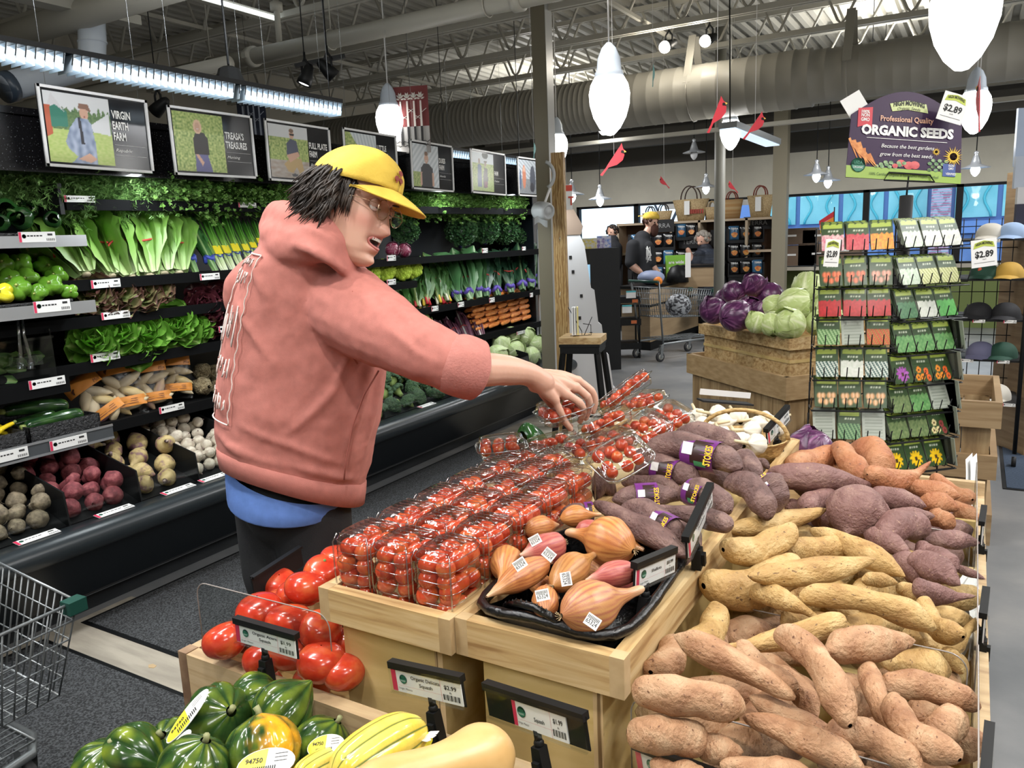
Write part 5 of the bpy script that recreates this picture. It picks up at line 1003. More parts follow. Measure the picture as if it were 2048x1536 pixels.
def holder(TL,TR,h,name_label,lines,price,clamp=(.5,-.05),shift=0.,lw=None,tilt=0,clampdown=.05):
    TL,TR = V(TL),V(TR); u = (TR-TL); w = u.length; u.normalize(); toc = (V((0,0,1.6))-TL).normalized(); v = (V((0,0,1))-u*u.z).normalized()
    n = u.cross(v).normalized(); q = Matrix.Rotation(tilt,3,u); v = q@v; n = q@n; c = (TL+TR)/2-v*h/2; Rm = Matrix((u,v,n)).transposed()
    t = thing('price_sign',name_label,'price sign',tuple(c),'clip-on price signs'); b = B(); b.box(c+v*h*.5-n*.004,(w,.012,.014),0,0,None,Rm); b.box(c-n*.004,(w,h*.98,.002),0,0,None,Rm); BK = b.obj('backing',m_black,t)
    lw = lw or w*.96; ptag(BK,c+u*(shift)-v*h*.03,lw,h*.84,u,v,text=label_text(lines,price))
    b = B(); b.box(c+n*.003,(w,h*.98,.0012),0,0,None,Rm); b.box(c-v*h*.48+n*.003,(w,.002,.006),0,0,None,Rm); b.obj('clear_cover',m_hold,BK)
    b = B(); p = c+u*w*(clamp[0]-.5)-v*h*.5; b.tube([p-n*.004+v*.004,p-n*.004-v*.012],.006,8); b.ball(p-n*.004-v*.016,.008,10,8); BJ = b.obj('ball_joint',m_black,t)
    b = B(); p2 = p-v*.02; b.add([p2+u*a+v*bb_+n*cc_ for cc_ in (-.012,.006) for a,bb_ in ((-.008,0),(.008,0),(.014,-clampdown),(-.014,-clampdown))],[(0,3,2,1),(4,5,6,7),(0,1,5,4),(1,2,6,5),(2,3,7,6),(3,0,4,7)]); b.box(p2-v*(clampdown*.55)+n*.009,(.012,clampdown*.6,.006),0,0,None,Rm); b.obj('clamp',m_black,BJ); return t
dY = lambda x,y,Y: hy(x,y,Y)
holder(dY(467,1240,.90),dY(591,1275,.905),.045,'price sign reading Organic Acorn Squash below the big tomatoes',['Organic Acorn','Squash'],'$1.99',clamp=(.45,0))
holder(dY(777,1328,.915),dY(922,1360,.905),.048,'price sign reading Organic Delicata Squash on the tomato riser',['Organic Delicata','Squash'],'$2.99',clamp=(.53,0),clampdown=.07)
holder(dY(966,1371,.905),dY(1168,1436,.86),.050,'price sign whose slipped label reads only Squash',['','Squash'],'$1.99',clamp=(.5,0),shift=.012,lw=.105,clampdown=.08)
def hq(TL,TR,h,*a,**k): return holder(TL,TR,h,*a,**k)
hq(hd(1272,1133,1.275),hd(1353,1099,1.36),.042,'price sign reading Shallots on the crate rim',['Shallots'],'$0.99',clamp=(.3,0),clampdown=.03)
hq(hd(1375,1080,1.36),hd(1425,970,1.52),.042,'tilted price sign beside the banded purple tubers',['Organic Sweet','Potatoes'],'$3.99',clamp=(.35,0),clampdown=.04)
hq(hd(1534,862,2.12),hd(1578,813,2.22),.044,'price sign beside the garlic basket',['Garlic'],'$9.99',clamp=(.4,0),clampdown=.05)
holder(hd(1265,1490,1.17),hd(1452,1562,1.03),.045,'price sign cut by the bottom of the frame before the sweet potatoes',['Organic Garnet','Sweet Potatoes'],'$2.49',clamp=(.5,0))
for i,(y,l) in enumerate(((1.12,'edge-on price sign at the lower corner of the tuber bin'),(1.62,'edge-on price sign beside the cream sweet potatoes'),(2.15,'edge-on price sign beside the purple skinned sweet potatoes'))): holder(V((.058,y,.86)),V((.064,y+.12,.865)),.06,l,['Sweet','Potatoes'],'$2.49')
t = thing('price_sign','long black sign holder clipped over the big tomatoes','price sign',(-1.36,1.35,.8),'clip-on price signs'); b = B(); a,c = hx(506,1176,-1.37),hx(603,1112,-1.37); b.beam(a,c,.004,.05); b.beam(a+V((0,0,.024)),c+V((0,0,.024)),.014,.006); b.obj('backing',m_black,t); b = B(); m_ = (a+c)/2; b.box((m_.x,m_.y,.80),(.012,.03,.05)); b.obj('clamp',m_white,t)
t = thing('price_sign','black sign back standing behind the garlic','price sign',tuple(hd(1450,805,2.75)),'clip-on price signs'); a,c = hd(1400,800,2.7),hd(1500,808,2.75); b = B(); b.beam(a,c,.05,.006); b.beam(a+V((0,0,.03)),c+V((0,0,.03)),.006,.02,1); b.obj('backing',[m_blackm,m_white],t)
# curved info cards on the bin side
for i,(pts_,l) in enumerate((([(1938,912,2.72),(1928,960,2.65),(1925,1015,2.55)],'curled white card at the far corner of the tuber bin'),([(1910,1010,2.25),(1908,1060,2.2),(1920,1150,2.1)],'white card with a small potato picture'),([(1925,1150,1.75),(1922,1220,1.7),(1928,1310,1.6)],'curled white card beside the cream sweet potatoes'))):
    P = [hd(*q) for q in pts_]; wv = V((.055 if i == 1 else .02,.10,0)); b = B(); b.grid(lambda s,k,P=P: (P[0]*(1-s)**2+P[1]*2*s*(1-s)+P[2]*s*s)+wv*(k-.5)+V((.012*math.sin(s*3),0,0)),8,3); b.grid(lambda s,k,P=P: (P[0]*(1-s)**2+P[1]*2*s*(1-s)+P[2]*s*s)+wv*(k-.5)+V((.0135+.012*math.sin(s*3),0,0)),8,3)
    o = b.obj('info_card',m_paper); tag(o,l,'card','cards on the tuber bin')
# ---------------------------------------------------------------- tomatoes
m_tom = MN('tomato_skin',[(.3,(.42,.022,.010)),(.5,(.52,.045,.018)),(.72,(.60,.12,.035))],2.2,.2,coat=.3,sss=.05)
m_cher = MN('cherry_skin',[(.3,(.33,.028,.012)),(.5,(.50,.055,.018)),(.66,(.58,.13,.03)),(.8,(.48,.25,.06))],1.1,.16,coat=.4)
m_cherd = m_cher
TOM = proto('beefsteak_tomato',[('fruit',tuber([(0,.02),(.03,.2),(.12,.38),(.4,.5),(.7,.46),(.92,.25),(1,.03)],(0,0),.008,2,3,(5,.025,1.2),None,40,26),m_tom),('calyx',star((-.38,0,0),.13,(.10,.22,.05),6),m_leaf)])
TOM2 = proto('beefsteak_tomato',[('fruit',tuber([(0,.02),(.03,.2),(.12,.4),(.4,.52),(.7,.46),(.92,.25),(1,.03)],(0,0),.01,2,6,(4,.02,1.2),None,40,26),m_tom)])
CHER = proto('cherry_tomato',[('fruit',tuber([(0,.01),(.06,.22),(.25,.42),(.5,.5),(.75,.43),(.94,.22),(1,.01)],(0,0),.01,2,1,None,None,14,10),m_cher)])
tomn = ['lowest at the corner of the guard','high at the guard, bright and smooth','in the middle behind the price sign','touching the crate corner','large, low beside the riser','below the price sign','behind the price sign clamp','lowest beside the riser','under the crate rim','behind the crate corner','farthest, behind the clamshells','tucked at the back of the bin','between the two front ones','half hidden by the sign holder','in shadow under the crate','small gap filler at the back']
for i,(x,y,z,d) in enumerate([(452,1282,.83,.088),(520,1226,.875,.092),(578,1247,.87,.09),(640,1262,.86,.086),(643,1327,.825,.09),(585,1300,.82,.09),(530,1318,.80,.085),(688,1345,.81,.08),(612,1178,.90,.088),(646,1146,.91,.084),(676,1122,.92,.08),(590,1192,.87,.08),(500,1275,.81,.08),(560,1210,.83,.08),(700,1290,.82,.08),(560,1170,.82,.08)]):
    put(TOM if i in (9,3,11) else TOM2,at(hz(x,y,z),(d*.82,d,d),i*.9,1.2+.3*(i % 3),i),'big red beefsteak tomato, '+tomn[i],'tomato','beefsteak tomatoes')
R3 = rng(3)
for k in range(22): put(TOM2,at((R3.uniform(-1.31,-1.05),1.02+k*.062,.68 + (.08 if k > 3 else .0)),.082,k,1.3,k),'big red beefsteak tomato in the lower layer of the bin','tomato','lower layer of beefsteak tomatoes')
# clamshells
m_shell = MCLEAR('clamshell_film',(.975,.98,.975),.12,.06,.5,(45,.5)); m_rim = M('clamshell_rim',(.8,.82,.82),.12)
m_rimc = MCLEAR('clamshell_ridge',(.80,.81,.80),.55,.12,.5)
SW,SD,SHH = .088,.112,.135
def shell_mesh():
    b = B(); n = 28; lev = [(0,.90),(.006,.94),(SHH*.5,1),(SHH-.02,.99),(SHH-.006,.93),(SHH,.84)]
    def ring(z,k):
        P = []
        for i in range(n):
            a = 2*pi*(i+.5)/n; cx,sy = cos(a),sin(a); s = (abs(cx)**4+abs(sy)**4)**(-.25); P.append((cx*s*SW*.5*k,sy*s*SD*.5*k,z))
        return P
    vs = []; 
    for z,k in lev: vs += ring(z,k)
    fs = [(j*n+i,j*n+(i+1) % n,(j+1)*n+(i+1) % n,(j+1)*n+i) for j in range(len(lev)-1) for i in range(n)]+[tuple((len(lev)-1)*n+i for i in range(n)),tuple(range(n))[::-1]]
    b.add(vs,fs,0,None,True); r = B()
    for z in (.025,.045,.065,.085,.105): r.tube(ring(z,1.004),.0007,4,closed=True)
    for k in range(7): y = -SD*.38+k*SD*.127; r.tube([(-SW*.36,y,SHH+.0008),(SW*.36,y,SHH+.0008)],.0009,4)
    e = B()
    for sx in (-1,1):
        for sy in (-1,1): e.tube([(sx*SW*.44,sy*SD*.44,.0),(sx*SW*.465,sy*SD*.46,.06),(sx*SW*.465,sy*SD*.46,SHH-.015),(sx*SW*.40,sy*SD*.40,SHH)],.0016,5)
    e.tube([(x*.99,y*.99,SHH-.012) for x,y,z in ring(0,1)],.0012,4,closed=True)
    return b,r,e
shA,shR,shE = shell_mesh()
SHELL = proto('clamshell',[('film',shA,m_shell),('ridges',shR,m_rimc),('edge_bead',shE,m_rimc)])
colx = [-.953,-.862,-.771]; rows = [1.052+i*.121 for i in range(6)]; wn = ['outer','middle','inner']
R4 = rng(5); zb = .942
def cher(p,d,lab,g): s = R4.uniform(.92,1.06)*d; put(CHER,at(p,(s,s*.94,s*.94),R4.uniform(0,6),R4.uniform(0,6),R4.uniform(0,6)),lab,'tomato',g)
for ci,x in enumerate(colx):
    for ri,y in enumerate(rows):
        if ci == 2 and ri == 5: continue
        nm = '%s clamshell of the %s row' % (['front','second','third','fourth','fifth','sixth'][ri],wn[ci])
        lab = 'upright clamshell of cherry tomatoes, %s of the row %s' % (['front one','second','third','fourth','fifth','sixth'][ri],['next to the black sign holder','in the middle','next to the shallots'][ci])
        put(SHELL,Matrix.Translation((x+R4.uniform(-.001,.001),y,zb)) @ Matrix.Rotation(R4.uniform(-.03,.03),4,'Z'),lab,'clamshell','clamshells standing in three rows')
        tl = 'shiny cherry tomato inside the '+nm; g = 'cherry tomatoes in the '+nm; d = .037
        if ri == 5: hs = [.1]
        spots = [(dx,dy,.106) for dx in (-.02,.02) for dy in (-.034,.0,.034)]
        if ri == 0: spots += [(dx,-.034,z) for dx in (-.02,.02) for z in (.022,.052,.080)]
        if ci == 2: spots += [(.021,dy,z) for dy in (-.034,.0,.034) for z in ((.022,.064) if ri else (.03,.066))]
        elif ri == 0 and ci == 0: spots += [(-.021,0,.064)]
        if ri >= 3 and ci < 2: spots = spots[::2]+spots[1:4:2]
        for dx,dy,z in spots: cher(V((x+dx+R4.uniform(-.003,.003),y+dy+R4.uniform(-.004,.004),zb+z+R4.uniform(-.006,.0))),d*R4.uniform(1.0,1.16),tl,g)
# clamshells lying about behind the rows
m_flat = m_shell
def flat_shell():
    W_,D_,H_ = .13,.1,.048; b = B(); n = 24
    def ring(z,k): return [(cos(a)*(abs(cos(a))**5+abs(sin(a))**5)**(-.2)*W_*.5*k,sin(a)*(abs(cos(a))**5+abs(sin(a))**5)**(-.2)*D_*.5*k,z) for a in [2*pi*(i+.5)/n for i in range(n)]]
    lev = [(0,.84),(.004,.88),(H_*.55,.97),(H_*.56,1.06),(H_*.6,1.06),(H_*.61,.96),(H_,.90)]; vs = []
    for z,k in lev: vs += ring(z,k)
    b.add(vs,[(j*n+i,j*n+(i+1) % n,(j+1)*n+(i+1) % n,(j+1)*n+i) for j in range(len(lev)-1) for i in range(n)]+[tuple((len(lev)-1)*n+i for i in range(n)),tuple(range(n))[::-1]],0,None,True)
    r = B(); r.tube(ring(H_*.58,1.07),.0018,5,closed=True); r.tube(ring(H_,.8),.0012,4,closed=True); r.tube(ring(H_*.3,.95),.0007,4,closed=True)
    return b,r
_f,_fr = flat_shell(); FLAT = proto('clamshell',[('film',_f,m_shell),('rim',_fr,m_rimc)])
fl = [((1258,800,2.18),(.3,.95,.35),(-.6,.0,1),'long clamshell raised highest behind the hand',1.45),((1225,905,1.98),(.4,.9,.2),(-.1,-.5,1),'clamshell lying in the middle of the jumble',1),((1218,862,2.06),(.5,.8,.3),(-.5,-.2,1),'clamshell directly beside the fingertips',1.1),
      ((1240,930,1.80),(.5,.85,.3),(.35,-.5,1),'clamshell tilted towards the purple tubers',1.05),((1290,872,2.12),(.3,.9,.25),(.2,-.5,1),'clamshell with a blue reflection, beside the tubers',1),((1180,912,2.0),(.6,.8,.1),(0,-.2,1),'clamshell behind the middle row',1),((1336,850,2.2),(.3,.9,.2),(.3,-.5,1),'clamshell next to the garlic',.95),
      ((1290,820,2.32),(.3,.95,.1),(-.2,-.3,1),'clamshell at the far end of the jumble',1.1),((1005,912,2.0),(.8,.6,.05),(-.2,-.2,1),'clamshell lying across the outer row',.95),((1110,905,2.06),(.7,.7,.15),(-.3,-.1,1),'clamshell behind the held one',1.05)]
for i,(q,X,Z,l,s) in enumerate(fl):
    p = hd(*q); X = V(X).normalized(); Z = V(Z); Z = (Z-X*Z.dot(X)).normalized(); Y = Z.cross(X); M4 = Matrix.Translation(p) @ Matrix((X,Y,Z)).transposed().to_4x4() @ Matrix.Diagonal((s,1,1,1)); put(FLAT,M4,l,'clamshell','clamshells lying in a jumble')
    for dx in ((-.042,-.01,.02,.048) if s > 1.2 else (-.042,-.008,.028)):
        for dy in (-.028,.0,.028): cher(M4@V((dx+R4.uniform(-.004,.004),dy+R4.uniform(-.004,.004),.027+R4.uniform(-.004,.004))),.031,'cherry tomato inside the '+l.replace('clamshell','lying clamshell',1),'cherry tomatoes in the '+l)
q = hd(1130,838,1.93); X,Z = V((.55,.8,.15)).normalized(),V((-.35,-.55,.75)); Z = (Z-X*Z.dot(X)).normalized(); M4 = Matrix.Translation(q) @ Matrix((X,Z.cross(X),Z)).transposed().to_4x4(); HELD = put(FLAT,M4,'clamshell of cherry tomatoes held in the fingers of the person','clamshell')
for dx in (-.042,-.008,.028):
    for dy in (-.028,.0,.028): cher(M4@V((dx,dy,.024)),.031,'cherry tomato inside the clamshell under the hand','cherry tomatoes under the hand')
# avocado-like dark squash beyond
put(PEPD,fit(hd(1045,880,2.45),hd(1095,880,2.5),1,(.1,.2,.2)),'dark green squash just behind the outer clamshells','squash')
# ---------------------------------------------------------------- shallots in a black tray
def shal_col(seed,A_,B_,C_):
    def f(t,th,p):
        s = .5+.5*math.sin(th*22+seed+3*nz(p.x*4,p.y*5,p.z*5+seed)); c = lerp(A_,B_,.5+.9*nz(p.x*3,p.y*4,seed)); c = lerp(c,C_,s*s*.75)
        return lerp(c,(.66,.5,.33),max(0,(t-.78))*2.6)
    return f
m_shal = MC('shallot_skin',.36,.3,60,.001)
SP = [(0,.03),(.03,.09),(.1,.2),(.3,.33),(.5,.30),(.68,.14),(.82,.075),(.95,.06),(1,.035)]
SP2 = [(0,.03),(.04,.1),(.15,.22),(.4,.28),(.6,.25),(.8,.12),(.93,.05),(1,.02)]
def shallot(seed,P,A_,B_,C_,bend):
    h = B(); R = rng(seed)
    for k in range(9): a = 2*pi*k/9; h.tube([(-.49,.01*cos(a),.01*sin(a)),(-.53,.04*cos(a),.04*sin(a)),(-.54,.06*cos(a),.06*sin(a)-.01)],.004,4)
    return proto('shallot',[('bulb',tuber(P,bend,.02,3,seed,(7,.03,1),shal_col(seed,A_,B_,C_),64,34),m_shal),('roots',h,M('shallot_root',(.45,.33,.18),.8))])
SHA = [shallot(1,SP,(.50,.19,.05),(.58,.29,.09),(.30,.07,.025),(.02,.05)),shallot(2,SP2,(.46,.17,.05),(.54,.26,.085),(.26,.055,.03),(0,.03)),shallot(3,SP,(.42,.19,.06),(.48,.25,.08),(.28,.10,.03),(.03,.0)),shallot(4,SP2,(.42,.10,.08),(.48,.17,.12),(.28,.03,.05),(.02,.02)),shallot(5,SP,(.46,.21,.075),(.52,.28,.10),(.28,.05,.06),(-.03,.03))]
def S3(px_,py_,z): return hz(px_,py_,z)
def tub(kind,a,c,w,z,label,cat,group,roll=0,za=None,asp=1,wk=.30):
    """a and c: end points in the photo, w: width there; z: height of the axis"""
    za = za if za is not None else (z,z); A_,B_ = hz(*a,za[0]),hz(*c,za[1]); m = (A_+B_)/2; D = (m-V((0,0,1.6))).dot(_fw); wm = w/F*D; k = (B_-A_).length
    return put(kind,fit(A_,B_,1,(k,wm/wk,wm/wk*asp),roll),label,cat,group)
shl = [(2,(1097,1124),(973,1192),62,1.035,1,'with a dark spot and blank sticker, neck to the front'),(3,(1105,1172),(1198,1102),62,1.035,2,'brown one with an upright sticker, neck pointing back'),(1,(1268,1100),(1135,1062),90,1.045,0,'largest, with a wide coppery bulb'),(4,(1276,1140),(1170,1160),56,1.04,3,'reddest, beside the price sign'),
       (5,(1122,1232),(1285,1178),92,1.03,4,'large pinkish one with its sticker at the tray edge'),(6,(1090,1228),(1092,1170),58,1.02,1,'small, under the rope handle'),(7,(1130,1085),(1040,1112),68,1.04,3,'round one with a slanted sticker'),(8,(1018,1105),(1000,1172),62,1.01,0,'standing at the tray corner'),
       (9,(1050,1062),(1118,1048),50,1.03,1,'at the back left of the tray'),(10,(1120,1036),(1203,1028),40,1.04,0,'at the back under the purple tubers'),(11,(1150,1062),(1215,1058),44,1.03,3,'behind the largest one'),(12,(1175,1130),(1218,1150),46,1.0,4,'pale pink one in the gap'),(13,(1060,1150),(1120,1200),50,.99,1,'deep in the middle'),(14,(1215,1180),(1285,1150),48,.99,3,'deep beside the sign'),(15,(1230,1080),(1290,1100),44,1.0,0,'behind the sign'),(16,(1090,1090),(1050,1130),50,.99,2,'deep at the corner')]
m_stk = M('sticker_white',(.78,.78,.77),.5)
for i,(n_,a,c,w,z,kd,l) in enumerate(shl):
    o = tub(SHA[kd],a,c,w,z,'shallot in the tray, '+l,'shallot','shallots in the black tray',i*.8,wk=.6)
def sticker(px_,py_,z,ang,w=.021,h=.017,txt='65324',parent=None):
    p = hz(px_,py_,z); n = (V((0,0,1.6))-p).normalized(); u = _r*cos(ang)+_u*sin(ang); u = (u-n*u.dot(n)).normalized(); v = n.cross(u); b = B(); Rm = Matrix((u,v,n)).transposed()
    b.box(p,(w,h,.0006),0,0,None,Rm); letters(b,txt,p-u*w*.42-v*h*.3+n*.0004,u,v,h*.38,w*.8,1,lift=.0002); 
    for k in range(9): b.quad(*[p+n*.0006+u*(x-.42)*w+v*y*h for x,y in ((k*.095,.1),(k*.095+.04,.1),(k*.095+.04,.38),(k*.095,.38))],1)
    o = b.obj('price_sticker',[m_stk,m_ink]); tag(o,'','sticker','small white stickers on the shallots'); return o
for q,l in (((1040,1128,1.078,.6),'blank looking sticker on the shallot with the dark spot'),((1132,1158,1.075,-1.4),'upright sticker on the brown shallot'),((1185,1243,1.075,-.6),'sticker reading 65324 on the large pinkish shallot'),((1098,1109,1.08,-.7),'slanted sticker on the round shallot'),((1070,1080,1.065,.5),'sticker at the back of the tray'),((1085,1190,1.06,.2),'folded sticker on the small shallot')): sticker(*q)['label'] = l
t = thing('wicker_tray','glossy black wicker tray full of shallots','tray',(-.565,1.17,.95)); b = B(); rim = []
for k in range(40):
    a = 2*pi*k/40; s = (abs(cos(a))**5+abs(sin(a))**5)**(-.2); rim.append((-.565+.138*cos(a)*s,1.19+.19*sin(a)*s,.998+.006*sin(a*3)))
m_wg = MN('black_wicker_gloss',[(.4,(.003,.003,.003)),(.7,(.012,.012,.013))],90,.18,bump=.8,bscale=120,dist=.002)
b.tube(rim,[.0085+.0012*(k % 2) for k in range(40)],8,closed=True); b.obj('rim',m_wg,t)
b = B(); k = len(rim); lo = [(-.565+(x+.565)*.86,1.19+(y-1.19)*.9,.945) for x,y,z in rim]; b.add(rim+lo,[(i,(i+1) % k,(i+1) % k+k,i+k) for i in range(k)]+[tuple(range(2*k-1,k-1,-1))],0,None,True); b.obj('body',m_wg,t)
b = B(); hp = [hz(x,y,z) for x,y,z in ((1012,1212,1.0),(1035,1206,1.02),(1070,1215,1.025),(1100,1232,1.02),(1128,1250,1.0))]; b.tube(hp,.0065,8); 
for s in range(14): f_ = s/13*3.98; i_ = int(f_); c = V(hp[i_]).lerp(V(hp[i_+1]),f_-i_); b.tube([c+V((-.006,0,-.004)),c+V((.0,0,.0075)),c+V((.006,0,-.004))],.002,4)
b.obj('handle',m_wg,t)
# ---------------------------------------------------------------- sweet potatoes
def skinmat(nm,A_,B_,C_,sp_,sc=3): return MN(nm,[(.32,A_),(.5,B_),(.68,C_)],sc,.58,bump=.7,bscale=22,dist=.009,spots=(24,.66,sp_),ndist=.6)
m_cr = skinmat('cream_tuber',(.36,.20,.065),(.50,.315,.115),(.62,.44,.20),(.20,.11,.045)); m_pk = skinmat('rosy_tuber',(.30,.14,.065),(.44,.24,.125),(.54,.345,.20),(.17,.075,.038))
m_ga = skinmat('garnet_tuber',(.33,.115,.045),(.42,.18,.08),(.48,.25,.13),(.2,.08,.04)); m_pu = skinmat('purple_skin_tuber',(.15,.068,.058),(.215,.108,.095),(.30,.175,.145),(.40,.25,.17)); m_st = skinmat('dusty_purple_tuber',(.095,.048,.042),(.16,.088,.078),(.25,.155,.13),(.06,.028,.028),4)
PR = [[(0,.01),(.05,.07),(.2,.135),(.45,.155),(.7,.13),(.88,.07),(.96,.03),(1,.004)],[(0,.02),(.03,.08),(.12,.14),(.5,.15),(.85,.135),(.96,.08),(1,.01)],[(0,.015),(.05,.06),(.2,.09),(.55,.155),(.8,.14),(.94,.06),(1,.005)],
      [(0,.01),(.04,.1),(.15,.15),(.4,.15),(.62,.10),(.85,.05),(.95,.025),(1,.004)],[(0,.03),(.04,.09),(.2,.13),(.5,.125),(.8,.14),(.95,.09),(1,.02)]]
TB = {}
def TK(m,p):
    k = (m.name,p)
    if k not in TB: TB[k] = proto('sweet_potato',[('tuber',tuber(PR[p % 5],[(.0,.05),(.10,.02),(.05,.0),(.16,.04),(-.12,.03)][p % 5],.034,3.4,p+3,None,None,26,34),m)])
    return TB[k]
RND2 = [(0,.02),(.05,.14),(.2,.34),(.45,.46),(.7,.42),(.88,.22),(.95,.07),(1,.01)]
def zt(X): return .93+(-.41-X)*.14
def sw(m,p,a,c,w,lay,label,g,dz=(0,0),asp=.92,fix=None):
    pts = []
    for q,d in ((a,dz[0]),(c,dz[1])):
        z = .88
        for _ in range(5): X = hz(q[0],q[1],z).x; z = (fix if fix is not None else zt(max(-.42,min(.05,X))))+lay*.036+d
        pts.append(hz(q[0],q[1],z))
    A_,B_ = pts; D = ((A_+B_)/2-V((0,0,1.6))).dot(_fw); wm = w/F*D; k = (B_-A_).length
    return put(TK(m,p),fit(A_,B_,1,(k*1.02,wm/.3,wm/.3*asp),(p*1.7+a[0]*.01) % 6),label,'sweet potato',g)
C_ = 'cream skinned sweet potatoes'; K_ = 'rosy skinned sweet potatoes'; U_ = 'purple skinned sweet potatoes'; G_ = 'garnet sweet potatoes'; T_ = 'banded dusty purple tubers'
for p,a,c,w,lay,l in [(0,(1454,1062),(1655,1021),44,1,'slim, topmost under the purple ones, pointing away'),(1,(1450,1109),(1590,1064),56,1.6,'stubby, with a dark scarred end'),(1,(1567,1101),(1700,1090),52,.6,'speckled, behind the stubby one'),(2,(1622,1056),(1809,1148),50,.8,'long, sloping down beside the round purple one'),
    (0,(1670,1093),(1750,1130),36,.2,'narrow, half under the long one'),(1,(1415,1185),(1600,1135),80,.5,'fattest, against the crate'),(0,(1499,1156),(1750,1122),56,2.2,'spindle shaped, lying on top in the middle'),(0,(1723,1158),(1794,1164),32,.6,'small tip by the spindle shaped one'),
    (3,(1499,1175),(1645,1238),48,1.2,'curved like a hook over the guard'),(4,(1602,1182),(1872,1244),58,1.9,'longest, bent in the middle'),(2,(1706,1185),(1864,1238),48,1.2,'smooth, behind the longest one'),(0,(1794,1170),(1856,1206),34,.2,'thin, near the purple bin'),(4,(1838,1208),(1918,1282),54,.4,'curled against the side guard'),
    (1,(1390,1292),(1440,1218),56,.0,'brown blotched, upright by the crate'),(3,(1680,1246),(1440,1300),56,1.4,'smooth, with a pointed tail over the guard line'),(2,(1759,1316),(1904,1345),80,-.2,'big, seen through the guard'),(0,(1890,1300),(1925,1345),40,-.6,'small, by the side guard'),(1,(1560,1240),(1680,1262),50,-.3,'shaded, behind the pointed one'),(0,(1620,1190),(1740,1200),44,-.2,'shaded, below the longest one')]:
    sw(m_cr,p,a,c,w,lay,'cream sweet potato, '+l,C_)
for p,a,c,w,lay,l in [(2,(1589,1392),(1349,1268),64,1.9,'long and lumpy, rising to the crate'),(1,(1266,1376),(1492,1418),78,1.7,'plump, scuffed, at the crate corner'),(1,(1473,1297),(1593,1386),54,1.2,'smooth, tucked behind the lumpy one'),(4,(1568,1256),(1707,1436),74,2.8,'steeply standing in the very middle, on top'),
    (0,(1650,1300),(1825,1280),74,1.8,'broad, with a stringy tail'),(2,(1556,1330),(1637,1432),48,.6,'half hidden under the standing one'),(4,(1728,1330),(1815,1488),56,1.3,'stem shaped, upright beside the standing one'),(1,(1755,1364),(1962,1405),56,1,'lying across to the side guard'),(4,(1770,1400),(1905,1525),72,1.7,'thick, arched, lower corner'),
    (0,(1862,1470),(1930,1428),66,.6,'short, at the side guard'),(2,(1490,1430),(1730,1533),66,1.0,'long, sloping to the bottom edge'),(0,(1500,1396),(1708,1492),52,.9,'thin, above the long sloping one'),(1,(1655,1450),(1850,1533),66,1.3,'with a pale scar, low in the middle'),(0,(1390,1486),(1486,1508),62,.2,'seen through the front guard'),
    (1,(1256,1462),(1420,1486),76,.4,'dark, behind the front guard'),(2,(1440,1528),(1640,1560),66,.2,'at the frame edge behind the guard'),(1,(1312,1345),(1352,1285),62,.0,'dark, against the crate'),(1,(1540,1440),(1640,1470),60,-.5,'deep in the shade'),(0,(1640,1400),(1760,1420),60,-.3,'deep behind the standing one'),(2,(1300,1530),(1420,1570),66,-.4,'low by the price sign')]:
    sw(m_pk,p,a,c,w,lay,'rosy sweet potato, '+l,K_)
for p,a,c,w,lay,l in [(3,(1540,950),(1752,968),60,1.6,'long with a tapering tail, on the crate side'),(1,(1606,1018),(1668,982),44,.8,'small, between two big ones'),(0,(1731,990),(1852,1010),48,.9,'pointed, behind the round one'),(2,(1668,980),(1780,1020),42,.8,'half hidden behind the round one'),(0,(1731,1064),(1822,1108),46,.9,'with a pale broken tip'),
    (1,(1755,1072),(1853,1048),60,1.2,'with a yellow scrape on top'),(0,(1760,1038),(1868,1030),38,.6,'slim, behind the scraped one'),(2,(1833,1090),(1912,1142),56,.6,'dark, by the potato card'),(0,(1817,1112),(1920,1166),58,.7,'pointed at the side guard'),(3,(1822,1176),(1945,1196),48,.8,'reddest, lowest of the purple ones'),(1,(1785,1120),(1850,1160),50,.0,'seen through the guard'),
    (0,(1850,1078),(1960,1084),38,.3,'poking past the card'),(0,(1900,1130),(1970,1158),18,.4,'thin tail beyond the side guard'),(1,(1610,1012),(1580,1020),36,-.2,'tiny, in the dark gap'),(1,(1640,1030),(1720,1080),56,-.6,'deep under the round one')]:
    sw(m_pu,p,a,c,w,lay,'purple skinned sweet potato, '+l,U_)
RP = proto('sweet_potato',[('tuber',tuber(RND2,(0,0),.05,2.5,4,None,None,28,26),m_pu)])
p = hz(1703,1022,.955); put(RP,fit(p+V((.02,.06,.03)),p-V((.0,.06,.03)),1,(.145,.138,.13)),'purple skinned sweet potato, large and round as a ball','sweet potato',U_)
for p,a,c,w,lay,l in [(1,(1578,938),(1678,908),60,1.0,'with a peeled scratch, beside the red cabbage'),(4,(1675,895),(1722,950),56,1.6,'bent like a knee'),(1,(1712,900),(1768,940),66,1.0,'round shouldered, before the seed rack'),(3,(1735,962),(1860,935),48,1.7,'with a blunt horn pointing at the packets'),(2,(1785,962),(1920,994),44,.8,'hairy rooted, at the far corner'),
    (0,(1838,1000),(1920,1016),42,.4,'low at the far corner'),(1,(1855,1030),(1908,1050),38,.0,'lowest, behind the guard'),(1,(1640,935),(1690,950),40,.2,'in shade under the bent one')]:
    sw(m_ga,p,a,c,w,lay,'garnet sweet potato, '+l,G_)
